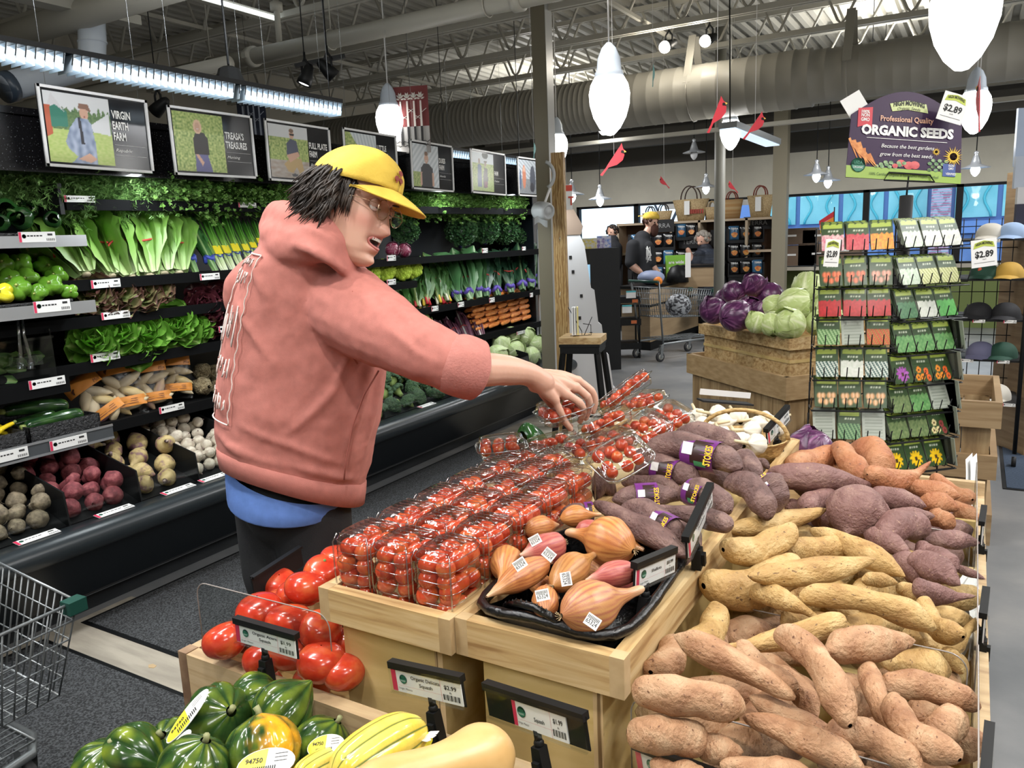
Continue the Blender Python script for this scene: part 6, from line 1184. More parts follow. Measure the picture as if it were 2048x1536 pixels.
# dusty purple tubers with paper bands
m_bandp = M('band_purple',(.13,.02,.16),.4); m_bandy = M('band_yellow',(.85,.55,.03),.5); m_bandd = M('band_dark',(.03,.012,.01),.4); m_bandg = M('band_green',(.05,.25,.10),.5)
def stokes(p,a,c,w,z,l,band=None,dz=(0,0),flip=1):
    A_,B_ = hz(*a,z+dz[0]),hz(*c,z+dz[1]); D = ((A_+B_)/2-V((0,0,1.6))).dot(_fw); wm = w/F*D; k = (B_-A_).length; M4 = fit(A_,B_,1,(k*1.02,wm/.3,wm/.3*.95),p*1.1); put(TK(m_st,p),M4,'dusty purple tuber, '+l,'tuber',T_)
    if band:
        t0,hw = band; X = (B_-A_).normalized(); c0 = A_.lerp(B_,t0); n = (V((0,0,1.6))-c0).normalized(); n = (n-X*n.dot(X)).normalized(); Y = n.cross(X); r = wm*.56; hw *= k
        t = thing('paper_band','purple printed paper band round the tuber '+l,'label band',tuple(c0),'purple paper bands')
        bb_ = B(); bb_.grid(lambda i,j: c0+X*hw*(i*2-1)+(n*cos((j-.5)*3.6)+Y*sin((j-.5)*3.6))*r*(1.02+.02*i),4,14); bb_.obj('band',m_bandp,t)
        bb_ = B(); bb_.grid(lambda i,j: c0+X*hw*(i*1.1-.35)+(n*cos((j-.4)*1.6)+Y*sin((j-.4)*1.6))*r*1.035,3,8); bb_.obj('picture_panel',m_bandd,t)
        bb_ = B(); bb_.grid(lambda i,j: c0+X*hw*(i*.7-.1)+(n*cos((j+1.0)*.5)+Y*sin((j+1.0)*.5))*-0+X*0+(n*cos(-.45-j*.35)+Y*sin(-.45-j*.35))*r*1.05,3,4); bb_.obj('green_spot',m_bandg,t)
        bb_ = B(); letters(bb_,'STOKES',c0+X*hw*.98*flip+n*r*.93-Y*r*.62*flip,Y*flip,-X*flip,hw*.42,r*1.25,0,bold=.03,lift=r*.17); bb_.obj('lettering',m_bandy,t)
        bb_ = B(); q = c0-X*hw*.55*flip+n*r*1.04+Y*r*.25; s = hw*.32; bb_.quad(q-X*s-Y*s,q+X*s-Y*s,q+X*s+Y*s,q-X*s+Y*s); bb_.obj('barcode_patch',m_stk,t)
stokes(1,(1350,868),(1484,888),46,1.055,'behind the topmost one'); stokes(0,(1270,908),(1312,922),34,1.02,'small, beside the clamshells'); stokes(1,(1476,912),(1512,950),40,1.03,'stub beside the garlic')
stokes(4,(1500,925),(1540,930),20,1.02,'thin root end by the basket'); stokes(1,(1462,952),(1545,1028),54,1.02,'sloping over the crate rim',None,(.03,-.02)); stokes(1,(1512,958),(1560,1018),64,1.02,'fat, leaning over the crate rim',(.35,.16),(.02,-.03),-1)
stokes(2,(1243,962),(1365,980),42,1.015,'in the second row under a band'); stokes(1,(1186,975),(1230,970),54,1.0,'round end by the clamshells'); stokes(1,(1274,932),(1400,958),48,1.04,'just left below the topmost one',(.5,.18))
stokes(1,(1298,888),(1484,926),56,1.085,'topmost, lying across the heap',(.62,.17)); stokes(0,(1225,996),(1372,990),48,1.035,'in the middle with the band near its end',(.45,.15)); stokes(2,(1188,1003),(1378,1112),52,1.03,'longest, pointing at the shallot sign')
stokes(1,(1250,1012),(1365,1072),50,1.04,'under the tilted price sign',(.75,.14)); stokes(3,(1470,1052),(1302,1010),46,1.055,'thin ended, across the crate rim'); stokes(1,(1365,978),(1462,1012),50,1.05,'behind the tilted price sign',(.35,.17)); stokes(1,(1370,930),(1460,960),50,1.0,'deep in the middle'); stokes(0,(1120,1028),(1190,1022),34,1.02,'behind the shallots',(.8,.12))
stokes(1,(1290,1040),(1400,1080),50,.99,'deep under the longest one'); stokes(0,(1345,1130),(1400,1080),44,.985,'dark one under the tilted sign')
# filler layer, also real tubers
R5 = rng(31)
for k in range(60):
    y = 1.05+(k//4)*.105; x = -.33+.105*(k % 4); m = m_pk if y < 1.38 else m_cr if y < 1.98 else m_pu if y < 2.35 else m_ga; a = R5.uniform(0,6.28); d = V((cos(a),sin(a),R5.uniform(-.1,.1)))*.07; q = V((x+R5.uniform(-.02,.02),y,zt(x)-.065+R5.uniform(-.015,.015)))
    nm = {m_pk: ('rosy',K_),m_cr: ('cream',C_),m_pu: ('purple skinned',U_),m_ga: ('garnet',G_)}[m]; put(TK(m,k % 5),fit(q-d,q+d,1,(.17,.2,.19),k),'%s sweet potato in the lower layer of the bin' % nm[0],'sweet potato','lower layer of '+nm[1])
# garlic in a basket
GAR = proto('garlic_bulb',[('bulb',tuber([(0,.1),(.03,.2),(.15,.38),(.4,.46),(.6,.38),(.78,.16),(.9,.09),(1,.07)],(0,0),.02,3,1,(9,.1,1.2),lambda t,th,p: lerp((.62,.56,.45),(.74,.70,.60),.5+.5*math.sin(th*9+t*3)),32,20),MC('garlic_skin',.5,.2,60,.001)),('stem',B().tube([(.45,0,0),(.8,.02,.03),(1.25,.05,.03)],[.08,.075,.07],7),M('garlic_stem',(.62,.52,.33),.6))])
GL = [(1350,838,.065,'with a long stem, nearest the clamshells'),(1395,832,.06,'second, with its stem pointing back'),(1432,828,.062,'papery, in the middle'),(1455,845,.06,'beside the papery one'),(1475,835,.066,'high, by the basket handle'),(1500,862,.06,'in front of the basket handle'),(1520,850,.058,'near the price sign'),(1480,882,.062,'at the basket front'),(1510,888,.06,'low at the basket front'),(1410,850,.06,'just behind the topmost tuber'),(1445,868,.055,'half hidden by the topmost tuber'),(1372,852,.055,'small, among the stems'),(1535,838,.055,'farthest, behind the sign'),(1550,858,.05,'between basket and sign')]
for i,(x,y,s,l) in enumerate(GL): p = hz(x,y,1.03+.01*(i % 3)); a = V((cos(i*2.1),sin(i*2.1),.25)); put(GAR,fit(p-a*.02,p+a*.02,1,(s,s*1.05,s*1.05),i),'white garlic bulb, '+l,'garlic','garlic bulbs')
t = thing('garlic_basket','tan wicker basket of garlic at the back of the crate','basket',tuple(hz(1500,890,.96))); c = V((-.53,2.16,.96)); m_tw = MN('tan_wicker',[(.4,(.30,.18,.06)),(.6,(.55,.38,.16))],60,.6,(1,1,3),.8,90,.003)
b = B(); b.lathe([(.085,0),(.105,.03),(.118,.062),(.122,.066),(.116,.066),(.10,.03),(.08,.006)],c,32); b.obj('body',m_tw,t); b = B(); b.tube([c+V((.12*cos(a),.0,.066+.075*sin(a))) for a in [pi*i/14 for i in range(15)]],.006,7); b.obj('handle',m_tw,t)
put(CABP,at(hz(1622,905,.93),.145,.5,.6,1),'shiny film wrapped red cabbage behind the garnet sweet potatoes','cabbage')
# ---------------------------------------------------------------- squashes
def acorn(seed,orange):
    def col(t,th,p):
        c = lerp((.010,.032,.010),(.035,.085,.018),.5+.9*nz(p.x*7,p.y*7,p.z*7+seed)); rid = abs(math.sin(4.5*th))
        c = lerp(c,(.34,.42,.03),max(0,(rid-.3))*(.55 if orange != 2 else .95)*max(0,.25+nz(p.x*4,p.y*4,seed)*1.3)*1.6)
        if orange == 1: c = lerp(c,(.78,.36,.02),max(0,min(1,1.6-abs(((th+seed) % 6.28)-2.1)*1.6+nz(p.x*8,p.y*8,p.z*8)*.9-.4)))
        if orange == 3: c = lerp(c,(.72,.42,.03),max(0,min(1,1.0-abs(((th+seed) % 6.28)-2.1)*2.6+nz(p.x*10,p.y*10,p.z*10)*1.2-.2)))
        return tuple(max(.004,x) for x in c)
    return tuber([(0,.07),(.03,.15),(.15,.37),(.4,.48),(.62,.42),(.82,.24),(.95,.08),(1,.02)],(0,0),.02,3,seed,(9,.085,1.5),col,90,30)
ACO = [proto('acorn_squash',[('body',acorn(i+2,o_),m_gloss),('stem',B().tube([(-.46,0,0),(-.54,.01,.0),(-.6,.03,.02)],[.05,.04,.045],7),M('cork_stem',(.25,.26,.12),.7))]) for i,o_ in enumerate((0,1,2,3))]
m_lab = M('squash_label_yellow',(.85,.75,.05),.4)
def sqlabel(p,n,ang,L,label,wht=1):
    n = V(n).normalized(); u = V((cos(ang),sin(ang),0)); u = (u-n*u.dot(n)).normalized(); v = n.cross(u); p = V(p); t = thing('produce_label',label,'label',tuple(p),'oval labels on the squashes')
    ov = lambda a,b_,k=0: [(a*cos(2*pi*i/24),b_*sin(2*pi*i/24)) for i in range(24)]
    bend = lambda q: V(q)
    b = B(); b.prism(ov(L,L*.52),p,n,.0012,b=(u,v)); b.obj('sheet',m_stk if wht else m_lab,t); b = B(); b.prism([(x*.96,y*.96) for x,y in ov(L,L*.52) if x < L*.25 or not wht],p+n*.0012,n,.0004,b=(u,v)); b.obj('yellow_field',m_lab,t)
    b = B(); letters(b,'94750' if wht else 'ACORN',p-u*L*.72+v*L*.05+n*.0018,u,v,L*.16,L*.6,bold=.02)
    for k in range(12): x = -.5+k*.075; b.quad(*[p+n*.0019+u*L*(x+q*.04)+v*L*y for q,y in ((0,-.34),(1,-.34),(1,-.08),(0,-.08))])
    for k in range(3): b.quad(*[p+n*.0019+u*L*x+v*L*y for x,y in ((.28,.28-k*.12),(.72,.28-k*.12),(.72,.30-k*.12),(.28,.30-k*.12))])
    b.obj('printing',m_ink,t)
up = V((0,0,1))
def aco(k,q,Y,d,ax,l,roll=0): p = hy(*q,Y); a = V(ax).normalized(); put(ACO[k],fit(p+a*d*.5,p-a*d*.5,1,(d,d*1.0,d*1.0),roll),'acorn squash, '+l,'squash','acorn squashes'); return p
def toc(p): return (V((0,0,1.6))-V(p)).normalized()
aco(2,(432,1438),.80,.128,(.75,-.1,.5),'green streaked with yellow and carrying a long label',1); aco(0,(500,1405),.865,.11,(.5,.8,.1),'plain dark green, tucked behind against the plank'); aco(3,(574,1414),.86,.116,(-.25,-.75,-.45),'round, dark green with a small orange patch',2.6)
aco(1,(528,1512),.75,.128,(-.45,.35,.75),'half orange and half dark green',2.0); aco(0,(272,1518),.70,.125,(-.9,-.2,.1),'smooth dark green, lowest beside the mat'); aco(0,(385,1548),.66,.115,(.3,.3,.9),'dark green, cut by the bottom frame edge'); aco(0,(345,1500),.76,.11,(.2,-.4,.8),'mostly hidden under the labels'); aco(0,(640,1496),.85,.105,(.4,.5,.8),'dark, deep beside the plank'); aco(0,(205,1545),.66,.11,(.3,.2,.9),'just entering at the lower corner')
for k in range(15): put(ACO[0],at((-1.19+.13*(k % 5)+.03*(k//5),.84-.115*(k//5),.682+.004*(k % 3)),.11,k,.5*k,2*k),'acorn squash in the lower layer of the squash bin','squash','lower layer of squashes')
for q,Y,up_,n2,ang,L,lab,wh in (((376,1432),.735,.0,(-.30,-.45,.6),1.1,.050,'long white and yellow label on the streaked acorn squash',1),((352,1500),.67,.0,(-.2,-.45,.6),1.25,.034,'folded label under the streaked acorn squash',1),((532,1528),.70,.0,(.1,-.5,.9),.55,.046,'yellow rimmed label on the half orange squash',1),((652,1492),.80,.0,(0,-.6,.7),.5,.034,'label reading 94750 on the deep dark squash',1),((822,1490),.815,0,(.75,-.55,.3),1.1,.034,'yellow label on the end of the delicata squash',0)): sqlabel(hy(*q,Y),V(n2),ang,L,lab,wh)
def delcol(t,th,p):
    c = lerp((.72,.52,.07),(.80,.64,.14),.5+.8*nz(p.x*5,p.y*5,p.z*5)); g = abs(math.sin(5*th)); return lerp(c,(.06,.12,.03),1 if g < .10+.10*nz(p.x*22,th*3,3) else 0)
DEL = proto('delicata_squash',[('body',tuber([(0,.05),(.03,.12),(.12,.2),(.4,.235),(.75,.22),(.92,.14),(1,.03)],(0,.04),.012,3,3,(10,.06,.7),delcol,80,40),m_gloss),('stem',B().tube([(-.48,0,0),(-.54,.0,.01)],[.04,.035],7),M('cork_stem',()))])
def tubY(kind,a,Ya,c,Yc,w,label,cat,group,wk,roll=0): A_,B_ = hy(*a,Ya),hy(*c,Yc); D = ((A_+B_)/2-V((0,0,1.6))).dot(_fw); wm = w/F*D/wk; put(kind,fit(A_,B_,1,((B_-A_).length,wm,wm),roll),label,cat,group)
tubY(DEL,(665,1560),.70,(850,1448),.855,104,'yellow delicata squash with green stripes, lying towards the sign clamp','squash','delicata squashes',.45); tubY(DEL,(590,1560),.72,(705,1508),.85,62,'second delicata squash, only its end showing','squash','delicata squashes',.45)
b = B(); o = hy(835,1475,.83)
for k in range(3): d = V((.7,.25-.25*k,.25)).normalized(); b.prism([(0,0),(.02,.006),(.034,.004),(.036,-.003),(.02,-.008)],o,(0,0,1),.0008,b=(d,d.cross(up)))
tag(b.obj('paper_tassel',m_stk),'curled white paper tab at the tip of the delicata squash','paper')
BNUT = proto('butternut_squash',[('body',tuber([(0,.04),(.03,.14),(.15,.21),(.45,.19),(.6,.21),(.82,.29),(.95,.2),(1,.04)],(0,.03),.01,3,3,None,None,36,34),MN('butternut_skin',[(.35,(.60,.36,.13)),(.6,(.68,.44,.19))],2.5,.35)),('stem_end',B().tube([(.49,0,0),(.515,0,0)],[.03,.02],8),m_oldw)])
tubY(BNUT,(700,1590),.60,(1015,1500),.835,132,'large smooth butternut squash at the bottom of the frame','squash','butternut squashes',.56)
# ================================================================== THE MAN IN THE PINK HOODIE
def remesh(o,vox,it=6,fac=.5,sub=0):
    m = o.modifiers.new('remesh','REMESH'); m.mode = 'VOXEL'; m.voxel_size = vox; m.use_smooth_shade = True
    s = o.modifiers.new('smooth','SMOOTH'); s.factor = fac; s.iterations = it
def ct(b,pts,mat=0,seg=16):
    """tapered limb through (px, py, depth, radius) joints, rounded at both ends"""
    P = [hd(p[0],p[1],p[2]) if len(p) == 4 else V(p[:3]) for p in pts]; Rr = [p[-1] for p in pts]; Q = []; S = []
    for i in range(len(P)-1):
        for k in range(5):
            t = k/5; a = P[max(0,i-1)]; b_ = P[i]; c = P[i+1]; d = P[min(len(P)-1,i+2)]
            Q.append(.5*((2*b_)+(c-a)*t+(2*a-5*b_+4*c-d)*t*t+(3*b_-a-3*c+d)*t**3)); f = t*t*(3-2*t); S.append(Rr[i]*(1-f)+Rr[i+1]*f)
    Q.append(P[-1]); S.append(Rr[-1]); b.tube(Q,S,seg,mat); b.ball(Q[0],S[0],seg,10,mat); b.ball(Q[-1],S[-1],seg,10,mat)
    return Q
m_skin = MN('skin',[(.3,(.56,.315,.23)),(.6,(.64,.385,.285))],5,.45,bump=.05,bscale=160,dist=.0006,sss=.12)
def fleece(nm,c,bs,bsc): return MN(nm,[(.3,shade(c,.88)),(.7,shade(c,1.06))],40,.9,bump=bs,bscale=bsc,dist=.0016,detail=4)
HC = (.475,.175,.145); m_hood = fleece('pink_fleece',HC,.25,420); m_cuff = fleece('pink_terry',(.49,.19,.16),1.0,190)
hip = hd(595,985,2.06); MAN = thing('person','man in a pink hoodie and yellow cap reaching for the cherry tomatoes','person',(hip.x,hip.y,0))
fwd = V((_fw.x,_fw.y,0)).normalized()
RG = [(449,903,722,985,2.06,.165,-.035),(442,862,738,935,2.05,.17,-.02),(444,795,756,850,2.03,.175,-.01),(452,715,768,760,2.01,.175,0),(464,640,778,672,1.98,.17,0),(480,575,768,600,1.95,.16,0),(502,522,738,545,1.92,.145,0),(540,480,700,505,1.89,.11,0),(580,455,676,478,1.87,.075,0)]
def torso(t,a,k=1.0,g=0.0):
    t = max(0,min(.9999,t))*(len(RG)-1); i = int(t); f = t-i; r = [x+(y-x)*f for x,y in zip(RG[i],RG[i+1])]
    L,R = hd(r[0],r[1],r[4]),hd(r[2],r[3],r[4]); c = (L+R)/2; h = (R-L)/2; ca,sa = cos(a),sin(a)
    ca = math.copysign(abs(ca)**.85,ca); sa = math.copysign(abs(sa)**.85,sa)
    dv = (fwd*r[5]+V((0,0,-r[6]*-1.0))); return c+h*ca*(k+g/h.length)+dv*sa*(k+g/r[5])
b = B(); n,m = 32,40; vs = [torso(i/(n),2*pi*k/m) for i in range(n+1) for k in range(m)]
b.add(vs,[(i*m+k,i*m+(k+1) % m,(i+1)*m+(k+1) % m,(i+1)*m+k) for i in range(n) for k in range(m)]+[tuple(range(m))[::-1],tuple(n*m+k for k in range(m))])
arm = [(655,580,1.90,.085),(705,622,1.84,.102),(760,655,1.78,.090),(830,694,1.72,.072),(895,724,1.70,.064)]
QA = ct(b,arm); ct(b,[(560,545,2.05,.085),(515,565,2.10,.07),(488,592,2.13,.058),(520,655,2.17,.055)])
# hood folds
for pts in ([(700,512,1.80,.022),(672,478,1.76,.030),(625,452,1.77,.040),(578,438,1.84,.042),(560,432,1.93,.038),(600,425,2.02,.03)],[(705,545,1.80,.02),(660,505,1.74,.028),(610,482,1.76,.036),(558,470,1.84,.042),(545,458,1.93,.035)],[(640,500,1.75,.03),(585,496,1.79,.045),(545,490,1.87,.035)],[(600,432,1.90,.045),(560,450,1.92,.05)]): ct(b,pts,0,12)
# cloth folds
def fold(P,r): n_ = len(P); b.tube(P,[r*(.25+.75*math.sin(pi*(i+.5)/n_)) for i in range(n_)],8)
def tf(t0,a0,t1,a1,r,w=0): fold([torso(t0+(t1-t0)*i/12,pi*(a0+(a1-a0)*i/12+w*math.sin(i*.8)),1,-r*.35) for i in range(13)],r)
for q in ((.74,1.86,.30,1.62,.017),(.70,1.90,.12,1.74,.016),(.66,1.95,.10,1.88,.018),(.16,1.12,.09,1.55,.014),(.22,1.30,.14,1.80,.013),(.12,1.5,.075,1.95,.015),(.62,1.18,.40,1.48,.012),(.78,1.25,.60,1.42,.013),(.45,1.75,.2,1.5,.013),(.34,1.05,.2,1.3,.012),(.86,1.35,.70,1.62,.014)): tf(*q)
RA = [.085,.102,.090,.072,.064]
def ap(s,ph,k=.93): f_ = s/5; i = min(3,int(f_)); f_ -= i; f_ = f_*f_*(3-2*f_); r = RA[i]*(1-f_)+RA[i+1]*f_; return QA[int(s)]+(_u*cos(Rd(ph))-_fw*sin(Rd(ph)))*r*k
for s0,p0_,s1,p1_,r in ((20,60,9,30,.011),(20,95,7,85,.014),(20,120,6,125,.013),(19,150,6,150,.014),(20,25,12,0,.010),(14,70,4,60,.012),(12,110,4,140,.015),(19,78,13,66,.009),(10,20,3,50,.012)): fold([ap(s0+(s1-s0)*i/8,p0_+(p1_-p0_)*i/8+6*math.sin(i)) for i in range(9)],r)
for pts in ([(695,520,1.765,.012),(668,486,1.728,.013),(622,462,1.728,.013),(580,448,1.79,.012),(556,440,1.87,.01)],[(700,550,1.775,.012),(655,518,1.712,.013),(606,494,1.722,.013),(560,482,1.80,.012),(540,470,1.88,.01)],[(688,500,1.77,.010),(650,468,1.735,.012),(610,444,1.75,.012),(570,428,1.84,.011)]): ct(b,pts,0,10)
o = HOOD = b.obj('hoodie',m_hood,MAN); remesh(o,.0065,5,.5); tx_ = bpy.data.textures.new('cloth_wrinkle','CLOUDS'); tx_.noise_scale = .09; tx_.noise_depth = 2; dm = o.modifiers.new('wrinkle','DISPLACE'); dm.texture = tx_; dm.strength = .012; dm.mid_level = .5
# waistband, cuff, pocket, seams
b = B(); vs = []
for i,(t,k) in enumerate(((-.0,-.004),(.0,.002),(.02,.005),(.045,.003),(.055,-.006))):
    for j in range(m): p = torso(t,2*pi*j/m,1,k); vs.append(p-V((0,0,.035 if i < 2 else (.01 if i == 2 else 0))))
b.add(vs,[(i*m+k,i*m+(k+1) % m,(i+1)*m+(k+1) % m,(i+1)*m+k) for i in range(4) for k in range(m)],0,None,True); o = b.obj('waistband',m_hood,HOOD)
b = B(); P = [hd(893,722,1.70),hd(903,726,1.70),hd(925,733,1.705),hd(950,741,1.715),hd(963,744,1.72),hd(960,743,1.72),hd(935,736,1.71)]; b.tube(P,[.060,.069,.070,.068,.064,.056,.048],28,0,None,False)
for v_i in range(len(b.v)): p = V(b.v[v_i]); d = .0035*nz(p.x*22,p.y*22,p.z*22)+.003*nz(p.x*60,p.y*60,p.z*60); b.v[v_i] = tuple(p+V((d,d,d)))
o = b.obj('cuff',m_cuff,HOOD); s_ = o.modifiers.new('sub','SUBSURF'); s_.levels = 1; s_.render_levels = 2
b = B(); seam = [(706,582,1.735),(690,620,1.745),(687,660,1.755),(697,700,1.775),(715,728,1.80)]; b.tube([hd(*p) for p in seam],.0022,6); P = [hd(x,y,d) for x,y,d in ((757,742,1.80),(728,790,1.86),(706,850,1.89),(692,920,1.90),(688,960,1.905))]; b.tube(P,.002,6); b.obj('seam',M('seam_pink',(.33,.10,.08),.9),HOOD)
# print down the back
m_prn = M('white_print',(.72,.62,.58),.8); b = B(); R6 = rng(2)
def deca(t,a): return torso(t,a,1,.006)
for a0,wv in ((pi*1.055,0),(pi*1.30,0)):
    pts = [deca(.20+.60*i/40,a0+(.012 if i % 4 < 2 else -.012)) for i in range(41)]; b.tube(pts,.0018,4)
for t0 in (.20,.80): b.tube([deca(t0,pi*(1.055+.245*i/12)) for i in range(13)],.0022,4)
for t0,t1 in ((.73,.78),(.66,.72),(.44,.58),(.34,.41),(.24,.30)):
    for k in range(7):
        a = pi*(1.08+.03*k); b.tube([deca(t0+(t1-t0)*R6.random(),a+R6.uniform(-.03,.03)) for _ in range(5)],.0020,4)
b.obj('back_print',m_prn,HOOD)
# tee and trousers
b = B(); vs = []; TR_ = [(455,905,712,975,2.06,.15),(456,945,705,990,2.06,.152),(459,980,700,1000,2.06,.152),(460,985,698,1002,2.06,.148)]
for r in TR_:
    L,R = hd(r[0],r[1],r[4]),hd(r[2],r[3],r[4]); c = (L+R)/2; h = (R-L)/2
    for k in range(m): a = 2*pi*k/m; vs.append(c+h*cos(a)+(fwd*r[5]+V((0,0,.03)))*sin(a))
b.add(vs,[(i*m+k,i*m+(k+1) % m,(i+1)*m+(k+1) % m,(i+1)*m+k) for i in range(3) for k in range(m)],0,None,True); b.obj('t_shirt',fleece('blue_jersey',(.10,.20,.52),.1,500),MAN)
UP_ = V((0,0,1)); b = B(); c = hd(582,975,2.06); s = V((_r0.x,_r0.y,0)); hipL,hipR = c+s*-.07+fwd*.05-UP_*.05,c+s*.06-fwd*.03-UP_*.05
ct(b,[(*(c+V((0,0,.12))),0,.13)[:3]+(.13,)] if False else [(582,960,2.06,.11),(584,1000,2.06,.128)])
for hpt,dx,dy in ((hipL,-.02,.05),(hipR,.03,-.05)):
    pts = [hpt+V((0,0,.0)),hpt+V((0,0,-.2)),hpt+V((dx,dy,-.46)),V((hpt.x+dx,hpt.y+dy,.22)),V((hpt.x+dx,hpt.y+dy,.09))]; b.tube(pts,[.10,.098,.075,.07,.068],20); b.ball(pts[0],.10,16,10)
o = b.obj('trousers',M('black_denim',(.008,.009,.011),.8,bump=(300,.4)),MAN); remesh(o,.012,6)
for hpt,dx,dy in ((hipL,-.02,.05),(hipR,.03,-.05)):
    b = B(); q = V((hpt.x+dx,hpt.y+dy,0)); d = V((.85,.5,0)).normalized(); e = V((-d.y,d.x,0)); vs = []
    for i in range(9):
        t = i/8; w_ = .036+.012*math.sin(pi*min(1,t*1.1)); hh = .10-.05*t; cc = q+d*(-.07+.26*t)
        for k in range(14): a = 2*pi*k/14; vs.append(cc+e*w_*cos(a)*(1 if 0 < i < 8 else .6)+V((0,0,hh*.5+hh*.5*sin(a)+.002)))
    b.add(vs,[(i*14+k,i*14+(k+1) % 14,(i+1)*14+(k+1) % 14,(i+1)*14+k) for i in range(8) for k in range(14)]+[tuple(range(14))[::-1],tuple(112+k for k in range(14))],0,None,True); b.obj('shoe',m_blackm,MAN)
# body: trunk core, neck, both arms, the reaching hand
b = B(); ct(b,[(590,930,2.06,.10),(600,800,2.02,.11),(620,650,1.98,.11),(635,560,1.93,.09),(655,505,1.87,.062),(690,462,1.82,.056)])
ct(b,[(640,570,1.92,.07),(705,622,1.84,.055),(800,682,1.75,.048),(885,724,1.705,.044),(950,738,1.725,.0405),(1005,740,1.775,.036),(1055,748,1.83,.0285),(1085,765,1.855,.029)])
ct(b,[(600,560,2.0,.07),(515,565,2.10,.045),(490,592,2.13,.04),(540,680,2.2,.035)])
# palm
for k,(x0,y0,d0,x1,y1,d1,r) in enumerate([(1072,768,1.845,1110,800,1.865,.0155),(1078,762,1.86,1132,790,1.885,.0165),(1082,757,1.88,1150,776,1.91,.0165),(1086,752,1.90,1155,762,1.94,.0155),(1070,770,1.90,1120,790,1.93,.016)]): ct(b,[(x0,y0,d0,r*1.2),((x0+x1)/2,(y0+y1)/2-3,(d0+d1)/2,r*1.12),(x1,y1,d1,r*.82)],0,12)
FG = [[(1110,801,1.866,.0102),(1120,822,1.872,.0092),(1130,842,1.885,.0085),(1141,858,1.90,.0074)],[(1134,789,1.885,.0108),(1158,805,1.892,.0100),(1167,822,1.905,.0092),(1160,842,1.925,.0080)],[(1152,774,1.91,.0108),(1174,793,1.918,.0102),(1179,813,1.93,.0094),(1171,836,1.945,.0082)],[(1156,761,1.94,.0105),(1182,781,1.95,.0098),(1190,802,1.96,.0090),(1186,823,1.97,.0080)]]
for f_ in FG:
    ct(b,f_,0,12); b.ball(hd(*f_[0][:3]),f_[0][3]*1.18,12,8); b.ball(hd(*f_[1][:3]),f_[1][3]*1.1,12,8)
ct(b,[(1088,786,1.90,.0145),(1108,812,1.935,.0125),(1124,836,1.955,.0105),(1140,852,1.965,.0090)],0,12)
o = b.obj('body',m_skin,MAN); remesh(o,.0034,3,.5)
# head ------------------------------------------------------------------
HD = 1.80; hc = hd(702,420,HD); cam2w = lambda v: _r*v[0]+_u*v[1]+_fw*v[2]
hf = V((.90,-.27,-.33)).normalized(); hu = V((.25,.96,.0)); hu = (hu-hf*hu.dot(hf)).normalized(); hs = hf.cross(hu)
if hs.z > 0: hs = -hs
HX,HY,HZ = cam2w(hf),cam2w(hu),cam2w(hs)
HM = Matrix.Translation(hc) @ Matrix((HX,HY,HZ)).transposed().to_4x4()
SL = [(-.122,.058,.030,.012),(-.116,.080,.012,.026),(-.105,.0895,-.010,.037),(-.085,.0915,-.035,.049),(-.06,.087,-.055,.058),(-.04,.087,-.070,.0635),(-.02,.0885,-.082,.067),(.0,.0895,-.092,.070),(.02,.090,-.098,.0725),(.045,.094,-.102,.074),(.07,.092,-.100,.0735),(.095,.080,-.090,.066),(.115,.058,-.066,.050),(.128,.025,-.03,.024),(.131,.0,-.0,.004)]
def hsl(y):
    for i in range(len(SL)-1):
        if y <= SL[i+1][0]: f = (y-SL[i][0])/(SL[i+1][0]-SL[i][0]); return [p+(q-p)*f for p,q in zip(SL[i],SL[i+1])]
    return list(SL[-1])
G = lambda v,c,s: math.exp(-((v-c)/s)**2)
def face(y,a):
    _,xf,xb,w = hsl(y); ca,sa = cos(a),sin(a); xm = (xf+xb)/2*.35+(-.005); x = xm+(xf-xm)*ca if ca > 0 else xm+(xm-xb)*ca; z = w*math.copysign(abs(sa)**.9,sa)
    if ca > 0:
        zz = abs(z)
        nose = 0
        if -.048 < y < .035: t = (.03-y)/.062; nose = (.004+.026*max(0,min(1,t))**1.3)*G(z,0,.0085+.0055*max(0,min(1,t))) if y > -.036 else .030*(1-(-.036-y)/.012)*G(z,0,.014)
        al = .007*G(y,-.026,.007)*G(zz,.014,.006)
        x += max(0,nose)+al-.012*G(y,.018,.013)*G(zz,.032,.016)+.005*G(y,.040,.009)*G(zz,.026,.022)+.006*G(y,-.02,.022)*G(zz,.044,.018)+.008*G(y,-.046,.006)*G(z,0,.022)+.008*G(y,-.076,.007)*G(z,0,.020)-.007*G(y,-.089,.007)*G(z,0,.025)+.006*G(y,-.107,.012)*G(z,0,.02)-.012*G(y,-.061,.0085)*G(z,0,.022)+.006*G(y,-.055,.03)*G(zz,.036,.010)
    return V((x,y,z))
b = B(); ny,na = 84,72; vs = []; cs = []
for i in range(ny+1):
    y = -.122+.253*i/ny
    for k in range(na):
        a = 2*pi*k/na; a = a-.25*sin(2*a)*.6; p = face(y,a); vs.append(HM@p); zz = abs(p.z); c = (.60,.355,.265)
        if cos(a) > 0: c = lerp(c,(.62,.27,.21),.75*G(y,-.022,.02)*G(zz,.045,.02)+.5*G(y,-.028,.012)*G(zz,0,.018)); c = lerp(c,(.50,.17,.15),min(1,.9*G(y,-.0475,.0045)*G(zz,0,.024)+.9*G(y,-.0755,.005)*G(zz,0,.022))); c = lerp(c,(.45,.27,.2),.5*G(y,.017,.01)*G(zz,.032,.014))
        cs.append(c)
b.add(vs,[(i*na+k,i*na+(k+1) % na,(i+1)*na+(k+1) % na,(i+1)*na+k) for i in range(ny) for k in range(na)]+[tuple(range(na))[::-1],tuple(ny*na+k for k in range(na))],0,cs,True)
